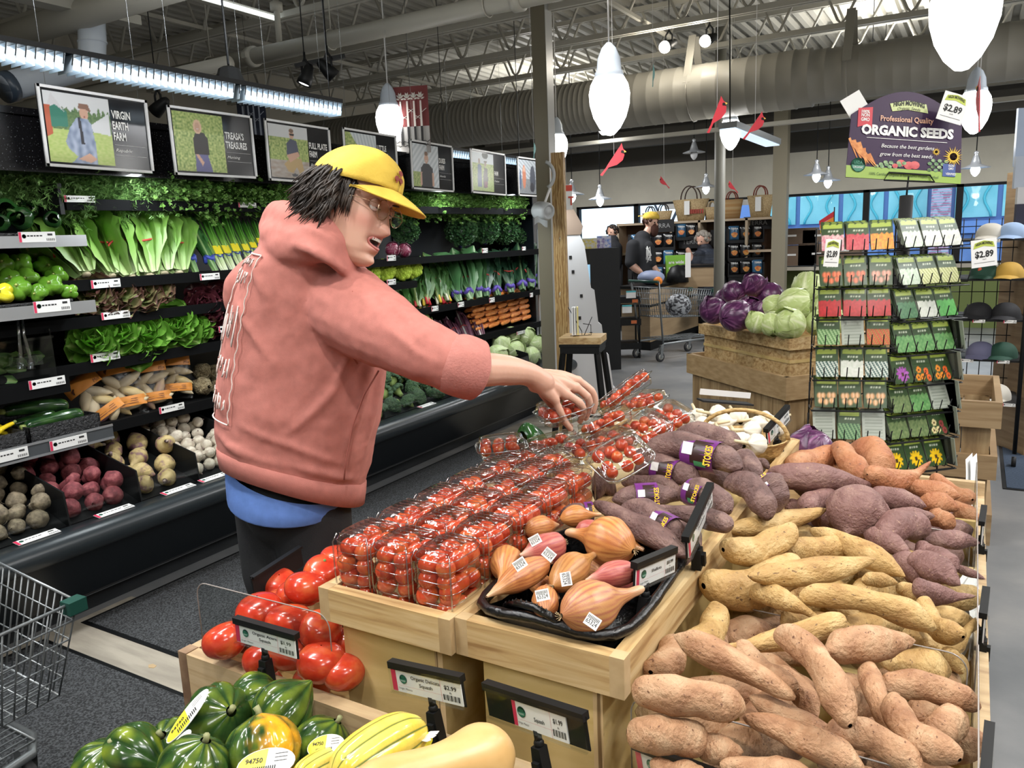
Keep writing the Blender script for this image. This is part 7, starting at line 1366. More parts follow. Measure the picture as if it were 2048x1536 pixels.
mh = MC('face_skin',.42,.06,160,.0005); mh.node_tree.nodes['Principled BSDF'].inputs['Subsurface Weight'].default_value = .1; mh.node_tree.nodes['Principled BSDF'].inputs['Subsurface Radius'].default_value = (.01,.004,.002)
HEAD = b.obj('head',mh,MAN)
H = lambda x,y,z: HM@V((x,y,z))
b = B(); mp_ = []
for k in range(28):
    a = 2*pi*k/28; z = .0225*cos(a); y = -.0612+.0125*sin(a)*(1 if sin(a) < 0 else .8)+.003*abs(cos(a)); q = face(y,math.asin(max(-1,min(1,z/hsl(y)[3])))); mp_.append(V((q.x+.002,y,z)))
b.tube([HM@p for p in mp_],.0032,8,closed=True); b.obj('lips',M('lips',(.50,.17,.15),.35),HEAD)
b = B(); cc = HM@V((.084,-.061,0)); b.add([HM@(p+V((.0008,0,0))) for p in mp_]+[HM@V((.083,-.061,0))],[(i,(i+1) % 28,28) for i in range(28)]); b.obj('mouth',M('mouth_dark',(.035,.006,.006),.6),HEAD)
b = B()
for k in range(-3,4): b.box(H(.0925-.0006*k*k,-.0535,k*.0052),(.004,.0062,.0048),0,0,None,Matrix((HX,HY,HZ)).transposed())
b.obj('teeth',M('teeth',(.72,.69,.62),.25),HEAD)
for s in (1,-1):
    b = B(); b.ball(H(.078,.017,.032*s),.0125,16,10); b.obj('eye',M('eye_white',(.7,.68,.65),.2),HEAD)
    b = B(); b.ball(H(.0785,.0195,.032*s),.0134,16,10,R=Matrix((HX,HY,HZ)).transposed()); b.obj('eyelid',M('eyelid',(.53,.32,.24),.5),HEAD)
    b = B(); b.tube([H(.0885,.012+.002*abs(k)/3-.002,.032*s+k*.0035) for k in range(-3,4)],.0009,5); b.obj('eyelashes',M('dark_hair',(.022,.014,.010),.5),HEAD)
    b = B(); b.tube([H(.0965-.0022*k*k*.3,.037+.001*k*(1),.03*s+k*.006*s) for k in range(-3,4)],[.001,.002,.0026,.0026,.0022,.0018,.0008],6); b.obj('eyebrow',M('dark_hair',()),HEAD)
    b = B(); b.grid(lambda i,j: H(-.012-.014*(j-.5)*2-.006*i,.005+.030*(i-.5)*2*math.sqrt(max(0,1-((j-.5)*1.6)**2)),s*(.071+.014*(.25+abs(j-.25))*(.5+.5*sin(pi*i)))),10,8); b.tube([H(-.010-.017*cos(a)*-1*-1,.008+.028*sin(a),s*(.076+.008*(1-cos(a))*.5)) for a in [Rd(-80+i*22) for i in range(13)]],.0034,7); b.ball(H(-.004,-.02,s*.074),(.006,.008,.004),10,8); b.obj('ear',m_skin,HEAD)
# glasses
m_wire = M('gold_wire',(.45,.33,.22),.25,.9); t_ = []
for s in (1,-1):
    b = B(); b.tube([H(.104-.004*abs(sin(a)),.010+.022*sin(a),.0325*s+.0245*cos(a)) for a in [2*pi*i/28 for i in range(28)]],.0009,6,closed=True); GR = b.obj('glasses_rim',m_wire,MAN)
    b = B(); b.add([H(.104-.004*abs(sin(a)),.010+.022*sin(a),.0325*s+.0245*cos(a)) for a in [2*pi*i/28 for i in range(28)]],[tuple(range(28))]); b.obj('lens',MCLEAR('lens_glass',(.97,.97,.96),.06,.02),GR)
    b = B(); b.tube([H(.100,.018,s*.057),H(.06,.02,s*.071),H(.0,.018,s*.078),H(-.018,.006,s*.078)],.0009,6); b.obj('temple_arm',m_wire,MAN)
b = B(); b.tube([H(.104,.014,-.008),H(.108,.018,0),H(.104,.014,.008)],.0009,6); b.obj('glasses_bridge',m_wire,MAN)
# hair: shell plus locks
m_hair = MN('brown_hair',[(.35,(.008,.005,.0035)),(.6,(.028,.017,.011)),(.8,(.06,.036,.022))],30,.5,(1,1,1),.5,90,.002)
b = B(); b.grid(lambda i,j: H(*(lambda y,a: (lambda p: (p.x*1.06-.004,y,p.z*1.10))(face(y,a)))(-.045+.125*i+.01*sin(j*40),1.62+(2*pi-3.24)*j)),14,44)
R7 = rng(6)
for k in range(950):
    a = 1.38+(2*pi-2.76)*R7.random(); y = R7.uniform(-.01,.075); q = face(y,a); q = V((q.x*1.05,q.y,q.z*1.07)); side = abs(sin(a)); ln = R7.uniform(.045,.085)*(.85 if side > .8 else 1.0); cv = R7.uniform(-.03,.01); out = V((cos(a),0,sin(a))); fl = R7.uniform(.0,.02)
    P = [q+out*(.006+.010*math.sin(pi*t)+fl*t*t)+V((cv*t*t-.010*t*(side > .5),-ln*t,0)) for t in (0,.25,.5,.75,1)]; b.tube([HM@p_ for p_ in P],[.0024,.0031,.0027,.0018,.0004],5)
for k in range(40):
    y = R7.uniform(.02,.065); q = face(y,1.18+R7.uniform(-.12,.3)); q = V((q.x,q.y,q.z*1.04)); ln = R7.uniform(.03,.07); cv = R7.uniform(-.012,.006); b.tube([HM@(q+V((cv*t*t,-ln*t,.004*math.sin(pi*t)))) for t in (0,.3,.6,1)],[.003,.0036,.0026,.0005],5)
b.obj('hair',m_hair,MAN)
# cap
m_cap = MN('yellow_twill',[(.35,(.52,.34,.04)),(.55,(.66,.46,.065)),(.75,(.72,.54,.11))],5,.85,(1,1,1),.6,200,.0015,ndist=1.2)
def dome(i,j,k=1.0):
    ph = pi/2*i; th = 2*pi*j; e = .93
    x = -.006+.112*k*cos(th)*sin(ph)**e; z = .0865*k*sin(th)*sin(ph)**e; y = .052+.094*k*cos(ph)**.80+.008*cos(th)*sin(ph)-.018*max(0,-cos(th))*sin(ph); w_ = .0012*nz(x*60,y*60,z*60+3)+.0025*nz(x*22,y*30,z*22)
    return H(x*(1+w_*8),y+w_,z*(1+w_*8))
b = B(); b.grid(lambda i,j: dome(i,j),24,60); o = CROWN = b.obj('cap_crown',m_cap,MAN); s_ = o.modifiers.new('solid','SOLIDIFY'); s_.thickness = .002
b = B()
for k in range(6): b.tube([dome(.02+.98*i/16,(k+.5)/6,1.008) for i in range(17)],.0011,5)
b.tube([dome(.93,j/48,1.006) for j in range(48)],.0008,4,closed=True)
b.ball(dome(0,0,1.01),.005,10,8); b.obj('cap_stitching',M('cap_seam',(.55,.38,.04),.8),CROWN)
def brim(i,j,dz=0):
    z = (j-.5)*2; th = z*1.22; x0 = -.006+.110*cos(th); z0 = .084*sin(th); L = .078*math.sqrt(max(.0,1-abs(z)**2.4))
    x = x0+L*i*(1-.0*abs(z)); zz = z0*(1+.10*i*(1-abs(z))); y = .054+.006*cos(th)-.30*L*i-.020*z*z*(1-.3*i)-.012*i*i*(1-z*z)+dz
    return H(x,y,zz)
b = B(); b.grid(lambda i,j: brim(i,j),14,36); o = BRIM = b.obj('cap_brim',m_cap,MAN); s_ = o.modifiers.new('solid','SOLIDIFY'); s_.thickness = .004
b = B()
for r in (.3,.55,.8): b.tube([brim(r,.03+.94*j/30,.0012) for j in range(31)],.0007,4)
b.obj('brim_stitching',M('cap_seam',()),BRIM)
b = B(); b.box(H(-.121,.036,.0),(.006,.012,.034),0,0,None,Matrix((HX,HY,HZ)).transposed()); b.obj('cap_strap',m_cap,CROWN)
b = B(); pm = M('maroon_thread',(.22,.035,.025),.7)
for du,dv in ((0,.010),(-.009,-.004),(.009,-.004)):
    c = H(.1045-.001*abs(du),.092+dv,.012+du); n = (c-H(0,.06,0)).normalized(); e = n.cross(HY).normalized(); f2 = n.cross(e); b.prism([(.0075*cos(2*pi*i/14),.006*sin(2*pi*i/14)) for i in range(14)],c+n*.002,n,.0015,b=(e,f2)); b.prism([(-.0015,0),(.0015,0),(.0015,.010),(-.0015,.010)],c+n*.002,n,.0012,b=(e,f2 if f2.z < 0 else -f2))
b.obj('cap_emblem',pm,CROWN)
# ================================================================== BESIDE AND BEHIND THE TABLES
UP = V((0,0,1)); RT = V((_r0.x,_r0.y,0)); FW = fwd
def frame(yaw): u = V((cos(yaw),sin(yaw),0)); return u,V((-sin(yaw),cos(yaw),0))
def cbx(b,c,u,f,w,d,z0,z1,mat=0): R3_ = Matrix((u,f,UP)).transposed(); b.box(V((c[0],c[1],(z0+z1)/2)),(w,d,z1-z0),0,mat,None,R3_)
# post board with hooks, on the column
q = hd(1121,500,6.22); b = B(); b.box((q.x,q.y,1.12),(.105,.038,2.24),0); t = thing('wooden_post','knotty wooden board fixed to the column with small hooks','post',(q.x,q.y,0))
b.obj('board',MN('knotty_pine',[(.3,(.30,.17,.06)),(.5,(.42,.26,.10)),(.7,(.50,.34,.15))],2.4,.45,(6,6,1.2),wave=('BANDS',9,2)),t)
for y_ in (378,478,590): p = hd(1122,y_,6.19); b = B(); b.tube([p+V((0,-.0,.02)),p+V((0,-.02,.02)),p+V((.004,-.03,0)),p+V((0,-.02,-.018))],.003,5); b.obj('hook',m_chrome,t)
# bag roll on its arm
p = hd(1086,422,6.0); t = thing('bag_roll','drooping grey roll of produce bags hanging at the end of the case','bag roll',tuple(p)); m_bagr = M('bag_roll_film',(.42,.44,.45),.3)
b = B(); b.lathe([(.02,-.07),(.062,-.07),(.07,-.05),(.072,.0),(.068,.05),(.058,.07),(.045,.071),(.044,.06),(.03,.06),(.02,.07)],tuple(p),24,axis=(.75,-.3,-.1)); b.grid(lambda i,j: p+RT*(.10*(j-.5)-.02)+V((0,0,-.055-.05*i+.02*math.sin(j*5)))-FW*(.05-.03*i),5,8); b.obj('roll',m_bagr,t)
b = B(); b.tube([p+V((0,0,.02)),p+RT*.06+V((0,0,.17))],.010,8,1); b.tube([p+RT*(.02+.075*sin(a))+V((0,0,.27+.1*cos(a)))+FW*.05 for a in [Rd(10+i*15) for i in range(11)]],.014,8); b.obj('arm',[m_bagr,m_white],t)
# small red and white sign by the post
u,f = frame(YAW); p = hd(1133,395,9.5); b = B(); b.box(p,(.14,.004,.30),0,0,None,Matrix((u,f,UP)).transposed()); b.box(p-f*.003+V((0,0,.11)),(.14,.004,.07),0,1,None,Matrix((u,f,UP)).transposed()); letters(b,'T',p-f*.006+u*.02+V((0,0,-.09)),u,UP,.10,.07,1,bold=.03); b.tube([p+V((0,0,.15)),(p.x,p.y,3.84)],.002,4); tag(b.obj('hanging_sign',[m_paper,M('sign_red',(.6,.06,.03),.5)]),'white sign with red top hanging behind the wooden board','sign')
# stool, block and leaflet stand
c = hd(1166,684,6.0); t = thing('metal_stool','black metal stool carrying a pale wooden block','stool',(c.x,c.y,0)); zt_ = c.z; b = B()
b.box((c.x,c.y,zt_-.01),(.31,.31,.02),.25); b.box((c.x,c.y,zt_-.045),(.30,.30,.05),.25); b.obj('seat',m_black,t)
for sx in (-1,1):
    for sy in (-1,1):
        R3_ = Matrix.Rotation(.25,3,'Z'); a = V((c.x,c.y,zt_-.06))+R3_@V((sx*.13,sy*.13,0)); e = V((c.x,c.y,0))+R3_@V((sx*.21,sy*.21,0)); b = B(); b.beam(a,e,.04,.03); b.obj('leg',m_black,t)
b = B(); R3_ = Matrix.Rotation(.25,3,'Z'); pts = [V((c.x,c.y,.25))+R3_@V((sx*.185,sy*.185,0)) for sx,sy in ((-1,-1),(1,-1),(1,1),(-1,1))]; [b.beam(pts[i],pts[(i+1) % 4],.015) for i in range(4)]; b.obj('foot_rail',m_black,t)
b = B(); b.box((c.x,c.y,zt_+.026),(.32,.28,.05),.25); tag(b.obj('wooden_block',m_wood),'pale wooden block lying on the black stool','board')
t = thing('leaflet_stand','black wire stand with leaflets on the wooden block','stand',(c.x,c.y,zt_+.052)); z = zt_+.052; o = V((c.x-.02,c.y-.02,z)); b = B()
b.tube([o+RT*-.07,o+RT*.08,o+RT*.08+FW*.06],.003,4); b.tube([o+RT*-.08+V((0,0,.22)),o+RT*.02+V((0,0,.03)),o+RT*.02,o+RT*.09,o+RT*.09+V((0,0,.08)),o+RT*.03+V((0,0,.09))],.003,4); b.tube([o+RT*.04+FW*.02+V((0,0,.0)),o+RT*.1+V((0,0,.14))],.003,4); b.obj('wire',m_black,t)
for i,(x,cl) in enumerate(((-.045,m_paper),(-.03,m_paper),(-.01,M('leaflet_yellow',(.75,.65,.25),.6)))): b = B(); b.box(o+RT*x+V((0,0,.115)),(.012,.09,.21),YAW-.2+.06*i); tag(b.obj('leaflet',cl),'leaflet on the stool stand, %s' % ['outer white one','inner white one','with a yellow cover'][i],'leaflet','leaflets in the wire stand')
# tall cardboard display
t = thing('cardboard_display','tall slanted grey white cardboard display with notched edge','display',tuple(hz(1180,800,0))); o = hd(1133,470,7.0); prof_ = [(0,0),(.0,-1.62),(.42,-1.62),(.44,-1.45),(.40,-1.42),(.36,-1.1),(.33,-1.08),(.30,-.82),(.27,-.80),(.24,-.5),(.21,-.48),(.16,-.1),(.12,0)]
b = B(); b.prism(prof_,o,FW,.35,b=(RT,UP)); b.obj('body',M('grey_card',(.62,.62,.64),.8),t)
b = B(); b.prism([(0,0),(.13,0),(.15,.07),(.07,.22),(0,.22)],o-FW*.01,FW,.30,b=(RT,UP)); b.obj('header_box',M('brown_card',(.22,.16,.12),.8),t)
b = B()
for x,y_ in ((.03,-.2),(.05,-.33),(.12,-.55),(.10,-.75),(.2,-.9)): b.box(o-FW*.004+RT*x+V((0,0,y_)),(.025,.004,.03),YAW)
b.obj('punched_slots',m_blackm,t)
# ---------------------------------------------------------------- cabbage stand
ca,cb_ = V((.745,-.667,0)),V((.667,.745,0)); F0 = V((-.905,4.72,0))
t = thing('cabbage_stand','stepped wooden stand piled with red and green cabbages','stand',tuple(F0+ca*-.5+cb_*.5))
def tier(b,k,z0,z1,th=.03,mat=0,L=1.0,Wd=1.0,solid=False):
    o = F0+ca*k-cb_*k; L += 2*k; Wd += 2*k
    for s,e,d in ((o,o-ca*L,cb_),(o,o+cb_*Wd,-ca),(o-ca*L,o-ca*L+cb_*Wd,ca),(o+cb_*Wd,o+cb_*Wd-ca*L,-cb_)):
        m_ = (s+e)/2+d*th/2; uu = (e-s).normalized(); b.box(V((m_.x,m_.y,(z0+z1)/2)),((e-s).length,th,z1-z0),0,mat,None,Matrix((uu,UP.cross(uu),UP)).transposed())
for nm,k,z0,z1 in (('upper_rim',0,.885,.955),('upper_box',-.03,.70,.885),('lower_rim',.06,.60,.74)): b = B(); tier(b,k,z0,z1); b.obj(nm,m_wood if nm != 'lower_rim' else MN('maple_mid',[(.3,(.34,.22,.10)),(.7,(.50,.35,.19))],3,.5,(4,4,14)),t)
b = B(); o = F0; n_ = 9
for i in range(n_):
    for s,d in ((F0+ca*.02-cb_*.02,-ca),(F0+ca*.02-cb_*.02,cb_)):
        m_ = s+d*(1.04*(i+.5)/n_); b.box(V((m_.x,m_.y,.3)),(1.04/n_-.004,.03,.6-.012*(i % 2)),0,0,None,Matrix((d,UP.cross(d),UP)).transposed())
b.obj('slatted_base',m_woodz,t); b = B(); m_ = F0-ca*.5+cb_*.5; cbx(b,m_,ca,cb_,.95,.95,.80,.82); b.obj('floor_board',m_ply,t)
CBG = [(1427,620,27,5.15,1),(1470,632,30,4.85,1),(1468,586,22,5.3,1),(1509,570,24,5.25,1),(1540,592,26,5.25,1),(1496,618,24,5.1,1),(1524,622,22,5.0,1),(1450,598,20,5.5,1)]
for i,(x,y_,r,D,_) in enumerate(CBG): put(CABP,at(hd(x,y_,D),r*2/F*D,i,.4+i,2*i),'dark purple cabbage, %s' % ['outermost on the stand','low in front at the rim','in the second layer','topmost of the purple ones','beside the topmost, darker','in the middle of the pile','touching the small green one','mostly hidden at the back'][i],'cabbage','purple cabbages on the stand')
GBG = [(1514,644,22,4.75),(1546,614,23,4.95),(1588,608,31,4.85),(1615,578,30,5.1),(1578,648,31,4.62),(1545,648,24,4.7),(1640,622,24,5.0),(1637,648,25,4.75),(1672,645,26,4.85),(1610,630,24,5.05)]
for i,(x,y_,r,D) in enumerate(GBG): put(CABG,at(hd(x,y_,D),r*2/F*D,i*.8,.3+i,i),'pale green cabbage, %s' % ['small, first of the front row','second layer by the purple ones','large, in the second layer','topmost of the pile','large, front and centre at the rim','behind the large front one','beside the seed rack, second layer','front row by the seed rack','half hidden by the seed packets','filling the middle of the pile'][i],'cabbage','green cabbages on the stand')
# ---------------------------------------------------------------- slatted bin and hat rack at the far side
t = thing('slatted_bin','empty oak slatted bin with three stepped boards behind the seed rack','bin',(-.2,4.7,0)); x0,x1,y0,y1 = -.50,.12,4.36,5.05
def bandz(nm,k,z0,z1,m):
    b = B(); a0,a1,c0_,c1 = x0-k,x1+k,y0-k,y1+k; T_ = .03
    for bx in ((a0,a1,c0_,c0_+T_),(a0,a1,c1-T_,c1),(a0,a0+T_,c0_+T_,c1-T_),(a1-T_,a1,c0_+T_,c1-T_)): b.bb(*bx,z0,z1)
    b.obj(nm,m,t)
m_oak = MN('oak_board',[(.3,(.26,.165,.08)),(.5,(.36,.24,.125)),(.7,(.45,.32,.18))],2,.5,(1,1,14),ndist=.6)
bandz('top_board',.04,.60,.73,m_oak); bandz('middle_board',.035,.34,.46,m_oak); bandz('base_board',.03,.0,.16,m_oak)
b = B(); 
for i in range(5): xx = x0+(x1-x0)*(i+.5)/5; b.bb(xx-.06,xx+.06,y0,y0+.02,.02,.62-.004*(i % 2)); b.bb(xx-.06,xx+.06,y1-.02,y1,.02,.62)
for i in range(5): yy = y0+(y1-y0)*(i+.5)/5; b.bb(x1-.02,x1,yy-.066,yy+.066,.02,.62); b.bb(x0,x0+.02,yy-.066,yy+.066,.02,.62)
b.obj('slats',m_woodz,t); b = B(); b.bb(x0,x1,y0,y1,.48,.5); b.obj('liner',m_blackm,t)
t = thing('hat_rack','black wire hat rack on casters behind the seed rack','rack',(.28,6.0,0)); hx0,hx1,hy0,hy1 = -.30,.30,5.85,6.35
def RP_(x,y,z): return V((x,y,z))
for x in (hx0,hx1):
    for y in (hy0,hy1): b = B(); b.tube([(x,y,.09),(x,y,1.62)],.014,6); b.obj('pole',m_black,t); b = B(); b.tube([(x-.012,y,.035),(x+.012,y,.035)],.035,14); b.obj('caster',m_blackm,t)
hz_ = [.42,.70,.96,1.22,1.47]
for z in hz_: b = B(); b.bb(hx0,hx1,hy0,hy1,z-.012,z); b.obj('shelf',m_black,t)
b = B()
for i in range(9): x = hx0+(hx1-hx0)*i/8; b.tube([(x,hy1,.3),(x,hy1,1.6)],.003,4)
for i in range(9): z = .35+.15*i; b.tube([(hx0,hy1,z),(hx1,hy1,z)],.003,4)
b.obj('wire_back',m_black,t)
for x,z in ((.05,.41),(.25,.41),(.0,.69),(.2,.69),(.05,.95),(.22,.95),(.1,1.46)): ptag(t,(x,hy0-.002,z),.07,.02,(1,0,0),UP)
def hat(m,c,yaw,label,s=1,brimm=None,em=None):
    t = thing('cap',label,'cap',tuple(c),'caps on the hat rack'); c = V(c); u,f = frame(yaw)
    b = B(); b.grid(lambda i,j: c+(u*cos(2*pi*j)*.085*sin(pi/2*i)**.9+f*sin(2*pi*j)*.10*sin(pi/2*i)**.9+V((0,0,.10*cos(pi/2*i)**.8)))*s,10,24); b.obj('crown',m,t)
    b = B(); b.grid(lambda i,j: c+(u*sin((j-.5)*2.2)*.085-f*(cos((j-.5)*2.2)*.097+.065*i*math.sqrt(max(0,1-abs(2*j-1)**2.5)))+V((0,0,.004-.02*i-.02*(2*j-1)**2+.02)))*s,5,14); b.obj('brim',brimm or m,t)
    if em: b = B(); b.ball(c-f*.085*s+V((0,0,.055*s)),(.013,.006,.016),8,6); b.obj('emblem',em,t)
cw = M('cap_cream',(.55,.52,.45),.8); cd_ = M('cap_black',(.01,.01,.012),.8); cg = M('cap_forest',(.01,.05,.03),.8)
for (x,y_),D,m,l,em in [((1990,720),5.9,cw,'cream cap with a red fruit emblem on the hat rack',M('emblem_red',(.55,.08,.03),.6)),((1950,722),5.95,cw,'cream cap with a small blue emblem',M('emblem_blue',(.05,.1,.25),.6)),((2010,548),6.0,M('cap_mustard',(.50,.30,.05),.8),'mustard yellow cap under the price card',None),((1965,545),6.0,cg,'dark green cap beside the mustard one',M('emblem_red',())),((1955,612),6.0,cd_,'black cap in shadow, beside the lettered one',None),((2005,610),5.95,cd_,'black cap with white script',None),((2010,670),5.95,cg,'dark green cap on the middle shelf',None),((1960,672),6.0,M('cap_slate',(.12,.12,.2),.8),'slate blue cap behind the packets',None),((2020,488),5.9,M('cap_skyblue',(.3,.42,.62),.8),'pale blue cap on the top shelf',None),((1975,485),6.05,cw,'off white cap on the top shelf',None)]:
    p = hd(x,y_,D); zz = min(hz_,key=lambda z: abs(z+.04-p.z)); hat(m,(max(hx0+.1,min(hx1-.1,p.x)),hy0+.14,zz),-.3,l,1,None,em)
# ---------------------------------------------------------------- seed rack
SC_ = hd(1778,860,3.30); SX,SY = SC_.x,SC_.y; t = thing('seed_rack','black wire spinner rack full of seed packets','rack',(SX,SY,0)); top = hd(1813,392,3.32)
b = B(); b.tube([(SX,SY,.0),tuple(top)],.027,16); b.obj('pole',m_blackm,t); b = B(); b.tube([tuple(top),tuple(hd(1817,352,3.32))],.004,5); h1,h2,h3,h4 = [hd(x,y_,3.31) for x,y_ in ((1768,360),(1778,345),(1860,350),(1869,364))]; b.tube([h1,h2,h3,h4],.004,5,closed=True); b.obj('sign_clip',m_black,t)
b = B(); b.tube([(SX,SY,0),(SX,SY,.03)],.24,24); b.tube([(SX,SY,.03),(SX,SY,.3)],.045,16); b.obj('foot',m_blackm,t)
BG = (.035,.07,.022); LIME = (.38,.48,.08)
def packet_proto(kind,A_,B_,back=False):
    b = B(); w,h = .084,.118; b.box((0,.0015,h/2),(w,.003,h),0,0,(.30,.33,.27))
    def fn(s,tt):
        if back: return (.36,.39,.33) if (int(tt*18) % 2 or s < .1 or s > .9) else (.25,.28,.23)
        if tt > .80: return LIME if abs(s-.5) < .42 and tt < .97 and .5+.3*sin(s*20) < 1.2-abs(tt-.885)*6 else BG
        if tt > .62: return (.5,.55,.42) if .68 < tt < .74 and .25 < s < .75 and int(s*24) % 3 else BG
        x,y = s-.5,tt-.32
        if kind == 'round': k = max(math.exp(-(((x-cx)**2+(y-cy)**2)/.010)**2) for cx,cy in ((-.25,-.1),(0,-.14),(.25,-.08),(-.13,.08),(.14,.1),(-.3,.08),(.33,.1))); c = lerp(BG,lerp(A_,B_,.5+.5*sin(s*40)),min(1,k*1.3))
        elif kind == 'long': k = .5+.5*sin((x*cos(.6)+y*sin(.6))*46); c = lerp(shade(A_,.5),B_ if k > .6 else A_,min(1,k*1.4)) if tt < .56 else BG
        elif kind == 'flower': r = math.hypot(x,y*1.2); a = math.atan2(y,x); c = (.06,.03,.01) if r < .09 else (lerp(A_,B_,.5+.5*sin(a*8)) if r < .30+.05*sin(a*11) else BG)
        elif kind == 'flowers': c = BG; 
        else: c = lerp(BG,lerp(A_,B_,.5+.7*nz(s*13,tt*13,A_[0]*9)),1 if tt < .58+.06*nz(s*9,1,2) else 0)
        if kind == 'flowers':
            for cx,cy in ((-.2,.1),(.18,.05),(-.05,-.14),(.28,-.18),(-.3,-.16)):
                r = math.hypot(x-cx,y-cy)
                if r < .12: c = (.08,.03,.01) if r < .045 else A_ if cx < 0.1 else B_
        return c
    b.grid(lambda i,j: (V((w*(i-.5),-.0006,h*j)),fn(i,j)),22,30,0,False); return proto('seed_packet',[('packet',b,m_pack)])
m_pack = MC('packet_print',.3)
PK = {'radish': ('leaf',(.6,.12,.2),(.75,.65,.6)),'beet': ('leaf',(.5,.02,.05),(.6,.1,.1)),'melon': ('leaf',(.75,.42,.03),(.75,.15,.02)),'tomato': ('round',(.62,.08,.02),(.7,.2,.08)),'pink tomato': ('round',(.6,.2,.13),(.65,.35,.25)),'red pepper': ('leaf',(.5,.015,.02),(.3,.01,.01)),'green bean': ('long',(.12,.30,.08),(.35,.5,.25)),'chili': ('long',(.55,.25,.03),(.5,.05,.02)),
      'leek': ('long',(.05,.14,.12),(.65,.7,.62)),'cauliflower': ('leaf',(.7,.7,.65),(.5,.55,.45)),'onion': ('round',(.65,.3,.10),(.75,.5,.3)),'zucchini': ('long',(.04,.15,.05),(.2,.35,.15)),'pea': ('leaf',(.3,.42,.25),(.6,.65,.55)),'white flower': ('leaf',(.42,.44,.36),(.66,.66,.6)),'yellow bean': ('long',(.5,.55,.15),(.65,.65,.35)),'spinach': ('leaf',(.03,.12,.05),(.1,.22,.1)),'basil': ('leaf',(.06,.3,.05),(.12,.4,.1)),
      'cilantro': ('leaf',(.05,.2,.05),(.2,.38,.14)),'purple flower': ('flower',(.28,.05,.30),(.40,.12,.42)),'orange flower': ('flowers',(.75,.25,.02),(.75,.12,.02)),'herb': ('leaf',(.08,.14,.05),(.22,.28,.12)),'pale sunflower': ('flowers',(.7,.6,.3),(.3,.05,.05)),'sunflower': ('flower',(.80,.55,.01),(.75,.42,.01))}
PP = {}
def pk(n_):
    if n_ not in PP: PP[n_] = packet_proto(*(PK[n_] if n_ else ('leaf',BG,BG,True)))
    return PP[n_]
LROWS = [(478,['radish','beet','melon']),(549,['tomato','tomato','pink tomato']),(611,['red pepper']*3),(668,['green bean',None,'chili']),(733,['leek','cauliflower','leek']),(794,['onion']*3),(858,[None,'zucchini',None])]
RROWS = [(470,['pea','white flower','white flower']),(545,['pea','yellow bean','yellow bean']),(612,['spinach','cauliflower','basil']),(680,['cilantro']*3),(742,['purple flower','orange flower','orange flower']),(800,['herb','cilantro',None]),(852,['herb','herb','pale sunflower']),(915,['sunflower']*3)]
TN = ['topmost','second','third','fourth','fifth','sixth','seventh','lowest']
def face_rows(rows,cx_fn,yawf,side,hw,xshift):
    u,f = frame(yawf)
    for ti,(y_,ks) in enumerate(rows):
        c = hd(cx_fn(y_),y_+28,3.12); z = c.z; c = V((c.x,c.y,z)); b = B()
        for zz,off in ((z+.012,.0),(z+.055,-.012)): b.tube([c-u*hw+f*(.10+off),c-u*hw+f*off,c+u*hw+f*off,c+u*hw+f*(.10+off)],.0024,4)
        for i in range(8): a = c+u*(hw*(i/3.5-1)); b.tube([a+V((0,0,.055))-f*.012,a+V((0,0,.012)),a+f*.09+V((0,0,.005))],.0022,4)
        b.tube([c+f*.1+V((0,0,.04)),V((SX+(top.x-SX)*z/top.z,SY+(top.y-SY)*z/top.z,z+.03))],.003,4)
        for s in (-1,1): b.tube([c+u*hw*s+f*.09-V((0,0,.06)),c+u*hw*s+f*.09+V((0,0,.10))],.0035,5)
        b.obj('wire_pocket',m_black,t)
        for k,kk in enumerate(ks):
            ku = (k-1)*.092+xshift
            for lay in range(4 if kk else 3):
                M4 = Matrix.Translation(c+u*ku+f*(.012+.009*lay)+V((0,0,.012+.004*lay))) @ Matrix((u,f,UP)).transposed().to_4x4() @ Matrix.Rotation(-.45-.02*lay,4,'X') @ Matrix.Rotation(.03*sin(ti*3+k*2+lay),4,'Y')
                nm = '%s seed packet' % (kk or 'turned grey green'); pos = '%s tier, side facing the %s' % (TN[ti],side)
                if lay == 0: put(pk(kk),M4,'%s, %s, %s' % (nm,pos,['outer','middle','inner'][k] if side == 'cabbages' else ['inner','middle','outer'][k]),'seed packet','seed packets in front')
                else: put(pk(kk),M4,'%s hidden behind others, %s' % (nm,pos),'seed packet','hidden seed packets, '+pos+' '+str(kk))
        if side != 'cabbages' and ti > 2:
            for k in range(5):
                M4 = Matrix.Translation(c+u*(hw+.005)+f*(.03+.018*k)+V((0,0,.01))) @ Matrix((f,-u,UP)).transposed().to_4x4() @ Matrix.Rotation(-.2,4,'X'); put(pk(None),M4,'grey green packet back at the end of the %s tier' % TN[ti],'seed packet','packet backs of the %s tier' % TN[ti])
face_rows(LROWS,lambda y_: 1716-(y_-478)*.045,YAW-.28,'cabbages',.15,.0); face_rows(RROWS,lambda y_: 1874-(y_-470)*.072,YAW+.22,'mat',.155,.0)
